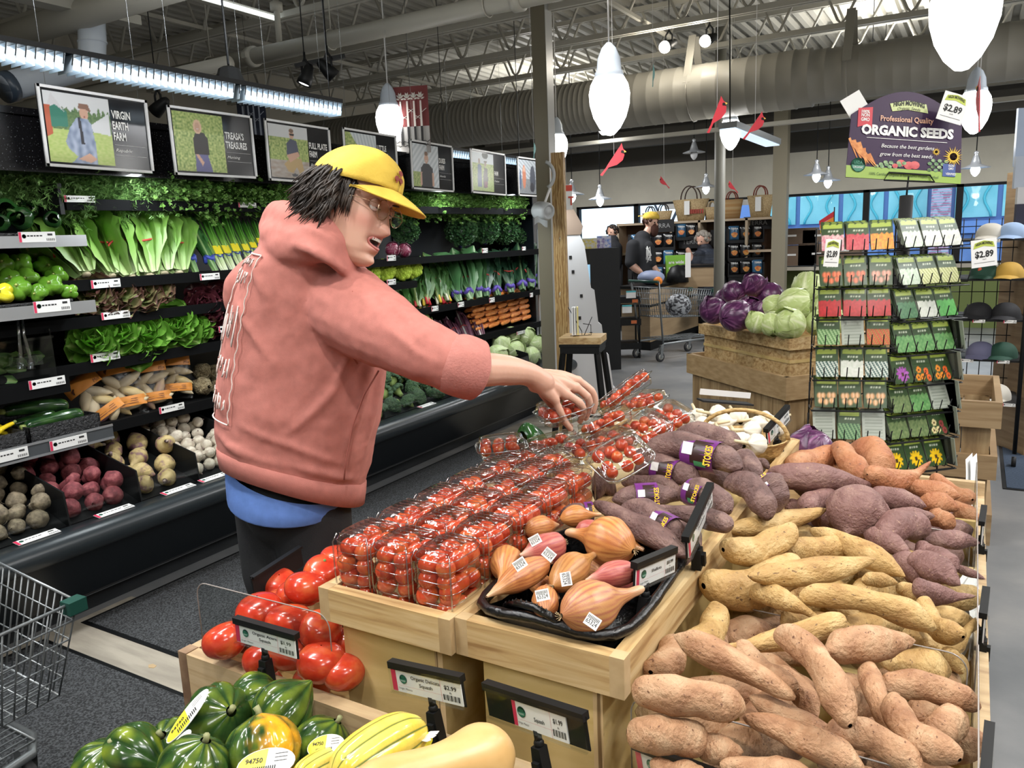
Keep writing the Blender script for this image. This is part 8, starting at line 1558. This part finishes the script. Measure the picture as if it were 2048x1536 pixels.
def card(c,w,h,tilt,label,big='$2.89'):
    c = V(c); n = -FW; u = (Matrix.Rotation(tilt,3,n)@RT); v = n.cross(u); t = thing('price_card',label,'price card',tuple(c),'seed price cards'); b = B(); Rm = Matrix((u,v,n)).transposed(); b.box(c,(w,h,.002),0,0,None,Rm); b.obj('card',m_paper,t)
    b = B(); o = c+n*.0015; b.prism([(-.42*w,.18*h),(-.36*w,.38*h),(0,.46*h),(.36*w,.38*h),(.42*w,.18*h),(0,.26*h)],o,n,.0005,b=(u,v)); b.obj('crest',M('crest_lime',(.50,.58,.10),.5),t)
    b = B(); letters(b,'HIGH MOWING',o+v*h*.26+n*.001,u,v,h*.10,w*.66,align='c',bold=.03,curve=h*.06); letters(b,big,o-v*h*.14,u,v,h*.22,w*.72,align='c',bold=.03); letters(b,'each',o-v*h*.24,u,v,h*.05,w*.14,align='c'); b.box(o-v*h*.34,(w*.8,h*.012,.0006),0,0,None,Rm); b.obj('printing',m_ink,t)
card(hd(1664,506,3.02),.058,.105,-.08,'price card reading $2.89 hanging at the cabbage side of the rack'); card(hd(1968,506,2.98),.098,.105,.1,'price card reading $2.89 hanging at the mat side of the rack'); card(hd(1906,216,3.24),.11,.115,-.30,'price card reading $2.89 clipped on the purple sign'); 
# purple sign
DS = 3.32; tl,tr,bl,br = hd(1701,228,DS),hd(1925,256,DS),hd(1692,352,DS),hd(1922,366,DS); u = (br-bl).normalized(); v = (tl-bl+tr-br); v = (v-u*v.dot(u)).normalized(); n = u.cross(v); w = (br-bl).length; h = .345; o = bl-v*.0
o = hd(1691,354,DS); t = thing('seed_sign','purple arched sign reading ORGANIC SEEDS above the seed rack','sign',tuple(o+u*w/2)); h = (hd(1700,228,DS)-o).dot(v); hm = (hd(1812,183,DS)-o).dot(v)
arch = [(w*.02,h)]+[(w*(.02+.96*i/16),h+(hm-h)*math.sin(pi*i/16)) for i in range(1,16)]+[(w*.98,h)]
b = B(); b.prism([(0,0),(w,0)]+arch[::-1],o,n,-.006,b=(u,v)); b.obj('board',M('sign_purple',(.030,.008,.046),.45,spec=.3),t)
b = B(); b.prism([(0,0),(w,0),(w,h*.17),(0,h*.19)],o,n,.0012,b=(u,v)); b.obj('green_strip',M('sign_green',(.28,.42,.06),.4),t)
L_ = lambda txt,x,y_,hh,ww,m=0,**k: letters(b,txt,o+u*w*x+v*h*y_+n*.0035,u,v,hh*h,ww*w,m,**k)
b = B(); L_('ORGANIC SEEDS',.51,.70,.145,.80,align='c',bold=.05); L_('Because the best gardens',.52,.50,.06,.46,align='c',shear=.3); L_('grow from the best seeds',.51,.37,.06,.46,align='c',shear=.3); b.quad(*[o+n*.003+u*w*x+v*h*y_ for x,y_ in ((.16,.64),(.86,.63),(.86,.638),(.16,.648))]); b.obj('white_lettering',m_paper,t)
b = B(); L_('Professional Quality',.50,.92,.085,.46,align='c',bold=.015); b.obj('peach_lettering',M('peach_ink',(.75,.42,.28),.5),t)
b = B(); L_('100% Certified Organic & Non-GMO Project Verified',.50,.055,.045,.60,align='c'); b.obj('green_lettering',M('dark_green_ink',(.04,.09,.02),.5),t)
b = B(); b.prism([(w*.37,h*1.08),(w*.345,h*1.2),(w*.5,h*1.265),(w*.66,h*1.22),(w*.68,h*1.08),(w*.5,h*1.12)],o+n*.001,n,.002,b=(u,v)); b.obj('crest',M('crest_pale',(.55,.62,.28),.5),t)
b = B(); L_('HIGH MOWING',.51,1.155,.075,.27,align='c',bold=.04,curve=h*.03); L_('Organic Seeds',.51,1.10,.045,.2,align='c',shear=.3,curve=h*.02); b.obj('crest_lettering',m_ink,t)
b = B(); b.prism([(w*.075,h*.80),(w*.075,h*1.10),(w*.20,h*1.13),(w*.20,h*.80),(w*.14,h*.84)],o+n*.001,n,.0015,b=(u,v)); b.obj('ribbon',M('ribbon_red',(.55,.03,.05),.5),t)
b = B(); [L_(s,.138,y_,hh,ww,align='c',bold=.03) for s,y_,hh,ww in (('100%',1.03,.045,.07),('NON',.97,.055,.07),('GMO',.90,.055,.075))]; b.obj('ribbon_lettering',m_paper,t)
b = B(); seal(b,o+u*w*.10+v*h*.20+n*.003,h*.115,u,v); b.obj('organic_seal',[m_paper,m_red,m_ink,M('seal_green',())],t)
b = B(); pk_ = [(.92,.42,.12),(.77,.48,.05)]
for cx,cy,r in pk_:
    for k in range(22): a = 2*pi*k/22; r_ = r*(1+.1*(k % 2)); c = o+u*w*cx+v*h*cy+n*.004; d = u*cos(a)+v*sin(a); e = u*-sin(a)+v*cos(a); q = [c+d*r_*h*.5-e*h*.013,c+d*r_*h*1.25,c+d*r_*h*.5+e*h*.013]; 
    for k in range(22):
        a = 2*pi*k/22; c = o+u*w*cx+v*h*cy+n*(.0035+.0002*(k % 3)); d = u*cos(a)+v*sin(a); e = u*-sin(a)+v*cos(a); rr = r*h*(1.15+.25*(k % 2)); 
        if (c+d*rr-o).dot(u) > w: rr = max(.001,(w-(c-o).dot(u))/max(.1,cos(a)))
        b.add([c-e*rr*.12,c+d*rr,c+e*rr*.12],[(0,1,2)],0)
    b.lathe([(0,.0045),(r*h*.5,.0045)],o+u*w*cx+v*h*cy,16,1,axis=n)
b.obj('sunflowers',[M('petal_yellow',(.80,.50,.02),.5),M('flower_brown',(.05,.02,.01),.6)],t)
b = B(); R8 = rng(4)
for k in range(9):
    p0,p1 = (-.0+.03*(k % 3)+.015*k,.62-.03*k),(.12+.022*(k % 5)+.01*k,.18+.02*(k % 4)); d = V((p1[0]-p0[0],p1[1]-p0[1],0)); nn = V((-d.y,d.x,0)).normalized()*.045; P_ = [(p0[0]+nn.x*.5*w/w,p0[1]+nn.y),(p0[0]-nn.x*.5,p0[1]-nn.y),(p1[0],p1[1])]; P_ = [(max(.003,x)*w,y_*h) for x,y_ in P_]; b.prism(P_,o+n*(.001+.0003*k),n,.0012,b=(u,v))
b.obj('carrot_print',MN('print_orange',[(.4,(.55,.17,.03)),(.6,(.72,.30,.08))],40,.5),t)
for nm,lst,mm in (('leaf_print',[(.26+.03*(k % 6)+.008*k,.20+.035*(k % 3),.035) for k in range(12)]+[(.72+.028*(k % 6),.19+.05*(k % 4),.035) for k in range(14)],MN('print_green',[(.4,(.08,.2,.07)),(.6,(.3,.42,.22))],60,.5)),('tomato_print',[(.47,.27,.07),(.54,.24,.08),(.59,.25,.08),(.42,.22,.045)],MN('print_red',[(.4,(.45,.03,.04)),(.6,(.62,.10,.10))],30,.4))):
    b = B(); [b.prism([(w*x+r*h*cos(a)*1.0,h*y_+r*h*.8*sin(a)) for a in [2*pi*i/12 for i in range(12)]],o+n*(.002+.0003*(i_ % 4)),n,.0006,b=(u,v)) for i_,(x,y_,r) in enumerate(lst)]; b.obj(nm,mm,t)
b = B(); b.prism([(w*.835,h*.10),(w*.945,h*.10),(w*.945,h*.30),(w*.835,h*.30)],o+n*.003,n,.0006,b=(u,v)); b.obj('verified_badge',M('badge_blue',(.04,.08,.28),.5),t)
b = B(); [L_(s,.905,y_,.035,ww,align='c',bold=.02,lift=.0012) for s,y_,ww in (('NON',.255,.045),('GMO',.21,.045),('VERIFIED',.125,.09))]; b.obj('badge_lettering',m_paper,t)
b = B(); c = hd(1712,213,3.345); b.box(c,(.095,.11,.002),0,0,None,Matrix((Matrix.Rotation(-.5,3,'Z')@u,n,v)).transposed() if False else Matrix((u*cos(.6)+v*sin(.6),v*cos(.6)-u*sin(.6),n)).transposed()); tag(b.obj('blank_card',m_paper),'blank white card sticking out behind the purple sign','card')
# pride flag
p = hd(1660,460,4.2); b = B(); cols = [(.5,.02,.03),(.7,.25,.02),(.75,.6,.03),(.03,.25,.06),(.03,.08,.4),(.2,.03,.25)]
for i,c in enumerate(cols): b.prism([(-.06+.015*i*.3,.05-.022*i),(.02,.10-.03*i),(.02,.07-.03*i),(-.06+.015*i*.3,.028-.022*i)],p,FW,.001,0,c,b=(RT,UP))
t = thing('rainbow_flag','small rainbow flag behind the seed rack','flag',tuple(p)); b.obj('cloth',m_matt_attr,t); b = B(); b.tube([p+RT*.02+V((0,0,.12)),p+RT*.03+V((0,0,-.9)),V((SX,SY+.6,.75))],.003,5); b.obj('stick',m_black,t)
# brochure rack at the frame edge
t = thing('brochure_rack','wooden brochure rack with hanging pale folders at the picture edge','rack',(1.05,5.6,0)); q = hd(2040,380,5.2); b = B(); b.box((q.x+.05,q.y,.95),(.05,.4,1.9),YAW); b.obj('side_board',m_oak,t)
for i,(x,y,h,c) in enumerate(((2036,275,.36,(.30,.36,.46)),(2033,345,.20,(.36,.40,.46)),(2037,400,.16,(.5,.5,.5)),(2034,440,.2,(.03,.03,.05)))): p = hd(x+6,y,5.0); b = B(); b.box(p,(.07,.02,h),YAW,0,None,None); o_ = b.obj('folder',M('folder_%s' % ['blue','pale','grey','navy'][i],c,.4),t)
# ================================================================== CHECKOUT SIDE
def figure(label,D,head,body,arms,top,leg,hairm,capm=None,beard=None,extra=None):
    k = D/F; hx_,hy_,hr = head; f0 = hd(body[-1][0],body[-1][1],D); t = thing('person',label,'person',(f0.x,f0.y,0)); hc_ = hd(hx_,hy_,D); r = hr*k
    b = B(); ct(b,[(x,y,D,w*k*.8) for x,y,w in body]); [ct(b,[(x,y,D-.12,w*k) for x,y,w in a]) for a in arms]; ct(b,[(body[0][0],body[0][1],D,r*.5),(hx_,hy_+hr*.6,D,r*.5)]); b.ball(hc_,(r*.85,r*.95,r*1.1)); d = (hd(hx_+face_d[0],hy_+face_d[1],D-.3)-hc_).normalized(); b.ball(hc_+d*r*.95-V((0,0,r*.15)),r*.2); o = b.obj('body',m_skin,t); remesh(o,.011,2)
    b = B(); ct(b,[(x,y,D,w*k) for x,y,w in body]); [ct(b,[(x,y,D-.12,w*k*1.35) for x,y,w in (a[:2] if top[1] else a[:-1])]) for a in arms]; o = b.obj('top',top[0],t); remesh(o,.014,3)
    b = B(); bx,by,bw = body[-1]
    for s in (-1,1): q = hd(bx+s*bw*.5,by,D); b.tube([q,V((q.x,q.y,.45)),V((q.x,q.y,.06))],[bw*k*.6,.085,.07],14); b.box(V((q.x,q.y,.04))+d*.05,(.1,.24,.08),YAW)
    b.obj('trousers',leg,t); b = B()
    for i in range(70):
        R = rng(i); v = V((R.uniform(-1,1),R.uniform(-1,1),R.uniform(-.2,1))).normalized()
        if v.dot(d) > .45 and v.z < .75: continue
        b.ball(hc_+v*r*.95,r*.28,6,4)
    b.obj('hair',hairm,t)
    for s in (-1,1): b = B(); e = d.cross(UP).normalized(); b.ball(hc_+d*r*.86+e*s*r*.36+V((0,0,r*.1)),r*.1,8,6); b.obj('eye',m_ink,t)
    if beard: b = B(); b.ball(hc_+d*r*.5-V((0,0,r*.9)),(r*.6,r*.6,r*1.05)); b.obj('beard',beard,t)
    if capm: b = B(); b.lathe([(r*1.12,0),(r*1.1,r*.4),(r*.8,r*.85),(.001,r*1.05)],hc_+V((0,0,r*.25)),20); b.box(hc_-d*r*1.3+V((0,0,r*.25)),(r*1.2,r*1.2,r*.12),YAW); b.obj('cap',capm,t)
    return t
face_d = (60,25); m_tee = M('black_tee',(.012,.013,.016),.85); m_gh = M('grey_hair',(.30,.27,.23),.8)
T = figure('bearded cashier with a back turned yellow cap and black printed tee',11.7,(1302,442,15),[(1285,478,17),(1284,500,27),(1288,530,25),(1292,565,24)],[[(1266,492,10),(1261,525,8.5),(1285,545,7),(1312,553,6)],[(1296,495,9),(1303,528,7.5),(1320,552,6)]],(m_tee,1),m_blackm,M('auburn_hair',(.06,.02,.01),.7),m_cap,M('auburn_beard',(.055,.018,.01),.9))
b = B(); R = rng(8); q = hd(1296,506,11.35); [b.tube([q+RT*R.uniform(-.03,.05)+V((0,0,R.uniform(-.16,.1))) for _ in range(4)],.007,4) for _ in range(9)]; b.obj('tee_print',m_paper,T)
face_d = (-50,45); puf = MN('puffer_black',[(.4,(.010,.013,.022)),(.6,(.03,.04,.06))],1,.35,(1,1,26),bump=.6,bscale=8,dist=.02)
figure('grey haired shopper in a black puffer jacket at the till',12.3,(1406,478,15),[(1410,502,16),(1414,520,27),(1416,560,29),(1416,600,25)],[[(1398,512,9),(1388,528,8),(1376,500,5)],[(1430,520,10),(1428,555,9),(1405,560,6)]],(puf,0),m_blackm,m_gh)
face_d = (-40,20); figure('person in a dark jacket before the bright window',12.9,(1225,463,12),[(1225,482,13),(1224,496,21),(1224,530,20)],[[(1208,492,8),(1200,520,7),(1212,530,5)]],(m_tee,0),m_blackm,M('dark_hair',()))
# counters
t = thing('checkout_counter','wood fronted checkout counter with a black belt','counter',tuple(hz(1290,702,0))); p0,p1,p2 = hz(1243,697,0),hz(1300,702,0),hz(1408,662,0); m_lam = MN('tan_laminate',[(.3,(.30,.21,.12)),(.7,(.40,.29,.17))],2,.5,(1,1,8)); p3 = p0+(p2-p1)
def slab(nm,z0,z1,k,m,P=None):
    P = P or [p0,p1,p2,p3]; c = sum(P,V())/4; b = B(); q = [c+(p-c)*k for p in P]; b.add([(p.x,p.y,z) for z in (z0,z1) for p in q],[(0,3,2,1),(4,5,6,7),(0,1,5,4),(1,2,6,5),(2,3,7,6),(3,0,4,7)]); b.obj(nm,m,t)
slab('plinth',0,.12,.97,m_black); slab('front',.12,.60,.99,m_lam); slab('drip_rail',.60,.63,1.02,m_black); slab('upper_front',.63,.84,1.0,m_lam); slab('worktop',.84,.88,1.03,m_black)
for i,(x,y,D,w,m,l) in enumerate([(1302,562,10.9,.40,M('blue_net',(.25,.3,.45),.5),'bagged groceries lying on the checkout belt'),(1316,558,10.7,.13,M('orange_fruit',(.75,.22,.02),.5),'orange fruit on the belt by the hands of the cashier')]): b = B(); b.ball((0,0,0),(w*.5,w*.35,w*.25 if i == 0 else w*.45),14,8); b.xf(Matrix.Translation(V((hd(x,y,D).x,hd(x,y,D).y,.88+w*(.25 if i == 0 else .45))))); tag(b.obj('grocery_item',m),l,'groceries')
p = hd(1355,560,11.2); t = thing('card_reader','black till terminal on the counter','terminal',(p.x,p.y,.88)); b = B(); b.lathe([(.16,0),(.15,.12),(.09,.22),(.001,.25)],(p.x,p.y,.88),16); b.obj('body',m_black,t); b = B(); q = hd(1376,530,10.9); b.box(q,(.07,.03,.34),YAW); b.obj('receipt_strip',m_paper,t)
p = hd(1352,535,11.6); u,f = frame(YAW); t = thing('tote_bag','lime green tote bag with white words on the counter','bag',tuple(p)); b = B(); b.box(p,(.30,.1,.36),YAW); b.obj('cloth',M('lime_cloth',(.22,.50,.05),.7),t); b = B(); [letters(b,s,p-u*.12-f*.052+V((0,0,z)),u,UP,.045,None,lift=.002,bold=.03) for s,z in (('are wide',.06),('open to',-.02),('everyone',-.10))]; b.obj('lettering',m_paper,t)
t = thing('till_box','pale wood register box at the end of the counter','register',tuple(hd(1405,565,10.6))); p = hd(1402,582,11.3); b = B(); b.box((p.x,p.y,.95),(.55,.4,.28),YAW-.5); b.obj('box',m_lam,t); b = B(); b.box((p.x,p.y,1.10),(.58,.42,.03),YAW-.5); b.obj('lid',m_black,t)
# utility cart with shelves, fridge, magazine boxes
t = thing('utility_cart','black three tier utility cart with green price cards','cart',tuple(hz(1248,715,0))); p = hz(1250,712,.04); p += FW*.2; b = B()
for sx in (-.2,.2):
    for sy in (-.15,.15): q = V((p.x,p.y,0))+RT*sx+FW*sy; b = B(); b.tube([q+V((0,0,.08)),q+V((0,0,.78))],.012,6); b.obj('post',m_black,t); b = B(); b.tube([q-RT*.01+V((0,0,.035)),q+RT*.01+V((0,0,.035))],.035,12); b.obj('caster',m_blackm,t)
for z in (.12,.43,.72): b = B(); b.box((p.x,p.y,z+.04),(.44,.34,.08),YAW); b.obj('tray',m_black,t)
for x,y,w,h,m in ((1254,618,.12,.10,m_paper),(1262,589,.12,.09,m_paper),(1232,602,.07,.04,M('orange_card',(.6,.15,.04),.6)),(1270,602,.07,.04,M('orange_card',())),(1268,644,.07,.04,M('orange_card',()))): q = hd(x,y,9.72); b = B(); b.box(q,(w,.003,h),YAW); b.box(q-FW*.003+V((0,0,h*.4)),(w,.003,h*.2),YAW,1); b.obj('card',[m,m_fturq2 if m is m_paper else m],t)
t = thing('drinks_fridge','black drinks fridge with a blue lit door','fridge',tuple(hz(1195,700,0))); p = hd(1198,600,9.4); b = B(); b.box((p.x,p.y,.72),(.36,.5,1.44),YAW+.2); b.obj('cabinet',m_black,t); b = B(); q = hd(1187,560,9.1); b.box((q.x,q.y,.95),(.20,.02,.62),YAW+.2); b.obj('lit_door',M('door_glow',(.35,.62,.85),.3,emit=.55),t)
b = B(); q = hd(1219,545,9.15); b.box((q.x,q.y,1.12),(.05,.03,.55),YAW+.1); tag(b.obj('hanging_snacks',MN('snack_print',[(.45,(.03,.02,.015)),(.6,(.35,.28,.16))],40,.5)),'strip of hanging snack packs by the fridge','snacks')
for i,(x,y,w,h,m) in enumerate([(1178,495,.18,.12,'yellow'),(1192,497,.2,.11,'violet'),(1208,492,.16,.14,'blue')]): c_ = {'yellow': (.6,.5,.08),'violet': (.16,.12,.35),'blue': (.12,.2,.5)}[m]; q = hd(x,y,9.1+.1*i); b = B(); b.box((q.x,q.y,1.44+h/2),(w,.08,h),YAW); tag(b.obj('snack_box',MN('box_'+m,[(.4,c_),(.6,(.55,.55,.6))],30,.5)),m+' display box on top of the drinks fridge','box')
# chip racks
m_bag = M('foil_black',(.010,.010,.012),.25); m_bagb = M('foil_blue',(.04,.12,.22),.25); m_chip = MN('chip_print',[(.4,(.55,.12,.02)),(.6,(.70,.35,.08))],30,.4)
def chipbag(m):
    b = B(); b.grid(lambda i,j: V((.15*(i-.5),-.035*math.sqrt(max(0,1-(2*i-1)**2)*max(0,1-(2*j-1)**4)),.2*j)),8,10); b.grid(lambda i,j: V((.15*(i-.5),.03*math.sqrt(max(0,1-(2*i-1)**2)*max(0,1-(2*j-1)**4)),.2*j)),6,8); c = B(); c.prism([(.045*cos(a)*(1+.2*sin(3*a)),.038*sin(a)) for a in [2*pi*i/12 for i in range(12)]],(0,-.036,.07),(0,-1,0),.002,b=((1,0,0),(0,0,1))); l = B(); letters(l,'TERRA',(-.052,-.03,.145),(1,0,0),(0,0,1),.026,.105,bold=.03,lift=.008); return proto('chip_bag',[('bag',b,m),('chip_picture',c,m_chip),('lettering',l,m_paper)])
CB1,CB2 = chipbag(m_bag),chipbag(m_bagb)
t = thing('shelf_unit','pale wooden open shelf unit against the windows with baskets on top','shelf',tuple(hd(1450,600,12.2))); u,f = frame(.0); YS_ = 12.7
A0 = hy(1236,500,YS_); A1 = hy(1548,500,YS_); zt2 = hy(1400,440,YS_).z; m_sh = M('pine_shelf',(.45,.35,.24),.6); m_back = M('brown_back',(.10,.055,.03),.8)
for x in (A0.x,hy(1342,500,YS_).x,hy(1398,500,YS_).x,hy(1492,500,YS_).x,A1.x): b = B(); b.bb(x-.02,x+.02,YS_,YS_+.35,0,zt2); b.obj('upright',m_sh,t)
for z in (zt2-.02,zt2-.52,.2): b = B(); b.bb(A0.x+.02,A1.x-.02,YS_,YS_+.35,z-.018,z+.018); b.obj('shelf',m_sh,t)
b = B(); b.bb(A0.x,A1.x,YS_+.35,YS_+.37,0,zt2); b.obj('back',m_back,t)
def chips(x0,x1,ys,n,label,D,head=None):
    for ri,y in enumerate(ys):
        q0,q1 = hd(x0,y+16,D),hd(x1,y+16,D); z = q0.z; c = (q0+q1)/2; w = (q1-q0).length; uu = V((q1.x-q0.x,q1.y-q0.y,0)).normalized(); ff = V((-uu.y,uu.x,0)); t = thing('chip_tray','black carton tray of chip bags, %s tray of the %s' % (['upper','middle','lower'][ri],label),'carton',(c.x,c.y,z),'carton trays of chips'); b = B(); Rm = Matrix((uu,ff,UP)).transposed()
        b.box(c+ff*.12+V((0,0,-.035)),(w,.3,.05),0,0,None,Rm); [b.box(c+uu*s*w/2+ff*.12+V((0,0,.06)),(.02,.3,.22),0,0,None,Rm) for s in (-1,1)]; b.box(c+ff*.28+V((0,0,.08)),(w,.02,.26),0,0,None,Rm); b.obj('carton',m_blackm,t)
        if ri == 2 and z > .5: b = B(); b.box((c.x+ff.x*.12,c.y+ff.y*.12,(z-.06)/2),(w,.3,z-.06),0,0,None,Matrix((uu,ff,UP)).transposed()); b.obj('stand',m_blackm,t)
        for k in range(n): put(CB1 if (k+ri) % 4 else CB2,Matrix.Translation(c+uu*(k-(n-1)/2)*w/n-V((0,0,.008))) @ Matrix((uu,ff,UP)).transposed().to_4x4() @ Matrix.Rotation(-.1,4,'X') @ Matrix.Diagonal((min(1.1,w/n/.155),)*3+(1,)),'bag of chips, %s in the %s tray of the %s' % (ORD[k],['upper','middle','lower'][ri],label),'chip bag','chip bags')
    if head:
        q = hd(*head,D); b = B(); u_,f_ = frame(YAW*.3); b.box(q,(.42,.02,.2),YAW*.3); letters(b,'TERRA',q-f_*.012-V((0,0,.03)),u_,UP,.07,.3,1,align='c',lift=.002); tag(b.obj('header_card',[m_blackm,M('grey_ink',(.3,.3,.3),.6)]),'black header card reading TERRA over the %s' % label,'card','chip header cards')
chips(1262,1348,(478,512,545),4,'rack behind the cashier',12.6,(1322,452)); chips(1456,1526,(462,498,531),3,'rack next to the square column',12.4,(1515,446)); chips(1352,1392,(457,510,545),2,'narrow rack by the shopper',12.6,(1384,484)); chips(1430,1452,(470,505,535),1,'slice beside the round column',12.5)
# baskets on the shelf unit
m_straw = MN('straw_weave',[(.4,(.36,.25,.12)),(.6,(.52,.39,.21))],60,.8,bump=.6,bscale=60,dist=.004); m_strp = MN('striped_straw',[(.3,(.16,.06,.03)),(.5,(.40,.22,.08)),(.7,(.5,.38,.2))],.8,.8,(.2,.2,22))
for x,w,h,m,hm,l in [(1300,.30,.16,m_straw,m_ink,'low straw basket directly above the yellow cap'),(1326,.32,.18,m_straw,m_ink,'tan straw basket with thin dark handles'),(1381,.62,.34,m_straw,M('leather_brown',(.05,.02,.01),.5),'largest straw basket with red pattern and a paper tag'),(1424,.26,.20,m_straw,m_straw,'small round basket beside the round column'),(1463,.36,.30,m_strp,M('leather_red',(.22,.04,.02),.5),'basket with rusty brown stripes'),(1520,.42,.34,m_straw,M('leather_red',()),'straw basket with reddish handles at the end of the shelf')]:
    q = hy(x,430,YS_+.15); c = V((q.x,YS_+.17,zt2)); t = thing('straw_basket',l,'basket',tuple(c),'straw baskets on the shelf unit'); b = B(); b.lathe([(.001,.004),(w*.36,.0),(w*.42,h*.5),(w*.5,h),(w*.47,h),(w*.35,.02)],(0,0,0),24); b.xf(Matrix.Translation(c) @ Matrix.Diagonal((1,.45,1,1))); b.obj('body',m,t)
    for s in (-1,1): b = B(); b.tube([c+V((w*.22*cos(a),s*w*.17,h+w*.34*sin(a))) for a in [pi*i/12 for i in range(13)]],.011,5); b.obj('handle',hm,t)
    if w > .4: b = B(); b.box(c+V((-.03*w,-w*.25,h*.6)),(.09,.004,.22)); b.obj('paper_tag',m_paper,t)
    if w > .6: b = B(); [b.box(c+V((w*(.05+.05*k),-w*.225+.002*k*k,h*.42)),(.02,.01,.07)) for k in range(7)]; b.obj('red_pattern',M('pattern_red',(.4,.05,.04),.7),t)
# cartons on the window sill
m_ctn = MN('carton_brown',[(.4,(.14,.095,.065)),(.6,(.18,.125,.085))],2,.8)
for i,(x,w,z0,h,l) in enumerate([(1585,.75,.98,.32,'long carton on the sill beside the square column'),(1585,.72,1.31,.26,'carton with a white handle slot stacked on the long one'),(1635,.55,.98,.34,'dark carton with a white handle slot on the sill'),(1640,.5,1.33,.2,'upper carton behind the seed rack'),(1690,.5,.98,.42,'carton hidden behind the seed packets')]): q = hy(x,500,13.2); b = B(); b.bb(q.x-w/2,q.x+w/2,13.12,13.42,z0,z0+h); b.bb(q.x-.07,q.x+.07,13.112,13.12,z0+h*.5,z0+h*.5+.03,1); t = tag(b.obj('carton',[m_ctn,m_paper]),l,'carton','cartons on the window sill')
b = B(); q0,q1 = hy(1555,528,13.0),hy(1680,528,13.0); b.bb(q0.x,q1.x,13.05,13.5,.91,.965); structure(b,'trim_3',m_tan)
for i,x in enumerate((1444,1456,1468,1480,1492)): q = hd(x,570,11.2); b = B(); b.lathe([(.04,0),(.045,.02),(.045,.17),(.015,.22),(.015,.25),(.001,.25)],(q.x,q.y,.52),12); tag(b.obj('water_bottle',MCLEAR('bottle_plastic',(.75,.85,.95),.3,.08)),'clear water bottle below the chip racks, %s from the round column' % ORD[i],'bottle','water bottles')
b = B(); q0,q1 = hd(1440,592,11.2),hd(1500,592,11.2); b.box(((q0.x+q1.x)/2,(q0.y+q1.y)/2,.255),(.62,.3,.51),YAW); tag(b.obj('low_stand',m_blackm),'low black stand under the water bottles','stand')
# ---------------------------------------------------------------- shopping carts
def scart(M4,label,cols=11,m=None,sh=0):
    m = m or M('cart_wire',(.20,.215,.22),.35,.6); t = thing('shopping_cart',label,'shopping cart',tuple(M4@V((0,0,0)))); X = lambda x,y,z: M4@V((x,y,z))
    def wall(nm,P,nu,nv,r=.0028):
        b = B()
        for i in range(nu+1): s = i/nu; b.tube([P[0].lerp(P[1],s),P[3].lerp(P[2],s)],r,4)
        for j in range(nv+1): s = j/nv; b.tube([P[0].lerp(P[3],s),P[1].lerp(P[2],s)],r*(1.8 if j == nv else 1),4)
        b.obj(nm,m,t)
    for s in (-1,1): wall('basket_side',[X(-.42,s*.2,.55),X(.38,s*.17,.50),X(.46,s*.22,.84),X(-.46,s*.27,.92)],cols*2,5)
    wall('basket_front',[X(.38,-.17,.50),X(.38,.17,.50),X(.46,.22,.84),X(.46,-.22,.84)],cols,5); wall('basket_back',[X(-.42,-.2,.55),X(-.42,.2,.55),X(-.46,.27,.92),X(-.46,-.27,.92)],cols,5); wall('basket_floor',[X(-.42,-.2,.55),X(.38,-.17,.50),X(.38,.17,.50),X(-.42,.2,.55)],cols*2,6)
    wall('lower_rack',[X(-.38,-.2,.26),X(.46-sh,-.19,.24),X(.46-sh,.19,.24),X(-.38,.2,.26)],14,4)
    b = B(); b.tube([X(-.45,-.24,.12),X(-.40,-.23,.22),X(.40-sh,-.21,.22),X(.50-sh,-.16,.22),X(.52-sh,0,.22),X(.50-sh,.16,.22),X(.40-sh,.21,.22),X(-.40,.23,.22),X(-.45,.24,.12)],.014,8); b.obj('base_frame',m,t)
    for s in (-1,1): b = B(); b.tube([X(-.40,s*.23,.22),X(-.44,s*.24,.55),X(-.50,s*.27,1.0)],.012,6); b.obj('upright',m,t); b = B(); b.box(X(.46,s*.21,.83),(.05,.05,.045),0,0,None,M4.to_3x3()); b.obj('green_bumper',M('bumper_green',(.01,.06,.045),.4),t)
    b = B(); b.tube([X(-.52,-.28,1.0),X(-.52,.28,1.0)],.017,8); b.obj('handle',M('bumper_green',()),t)
    for x,y in ((-.42,-.23),(-.42,.23),(.42-sh,-.18),(.42-sh,.18)): b = B(); e = M4.to_3x3()@V((0,1,0)); b.lathe([(.012,-.016),(.045,-.016),(.0625,-.012),(.0625,.012),(.045,.016),(.012,.016)],X(x-.03,y,.0635),20,axis=e); b.lathe([(.001,-.018),(.036,-.018),(.036,.018),(.001,.018)],X(x-.03,y,.0635),16,1,axis=e); w_ = b.obj('wheel',[M('wheel_dark',(.03,.03,.032),.6),M('wheel_pale',(.42,.42,.38),.5)],t); b = B(); b.add([X(x-.03+a,y+s*.024,z) for s in (-1,1) for a,z in ((-.02,.05),(.02,.05),(.045,.21),(-.0,.21))],[(0,1,2,3),(7,6,5,4),(2,6,7,3)]); b.obj('caster_fork',m,w_)
g = hz(1350,712,0); scart(Matrix.Translation((g.x,g.y,0)) @ Matrix.Rotation(YAW-.15+pi/2-.9,4,'Z'),'grey wire shopping cart with groceries before the checkout'); b = B(); q = hd(1357,588,9.4); b.ball((q.x,q.y,.72),(.16,.14,.14),14,10); tag(b.obj('produce_bag',MN('check_bag',[(.45,(.02,.02,.025)),(.55,(.4,.42,.45))],30,.5)),'black and white patterned bag inside the far shopping cart','bag')
scart(Matrix.Translation((-2.43,.86,0)) @ Matrix.Rotation(.05,4,'Z') @ Matrix.Diagonal((.82,1,.8,1)),'grey shopping cart entering at the lower corner beside the mats',sh=.32)
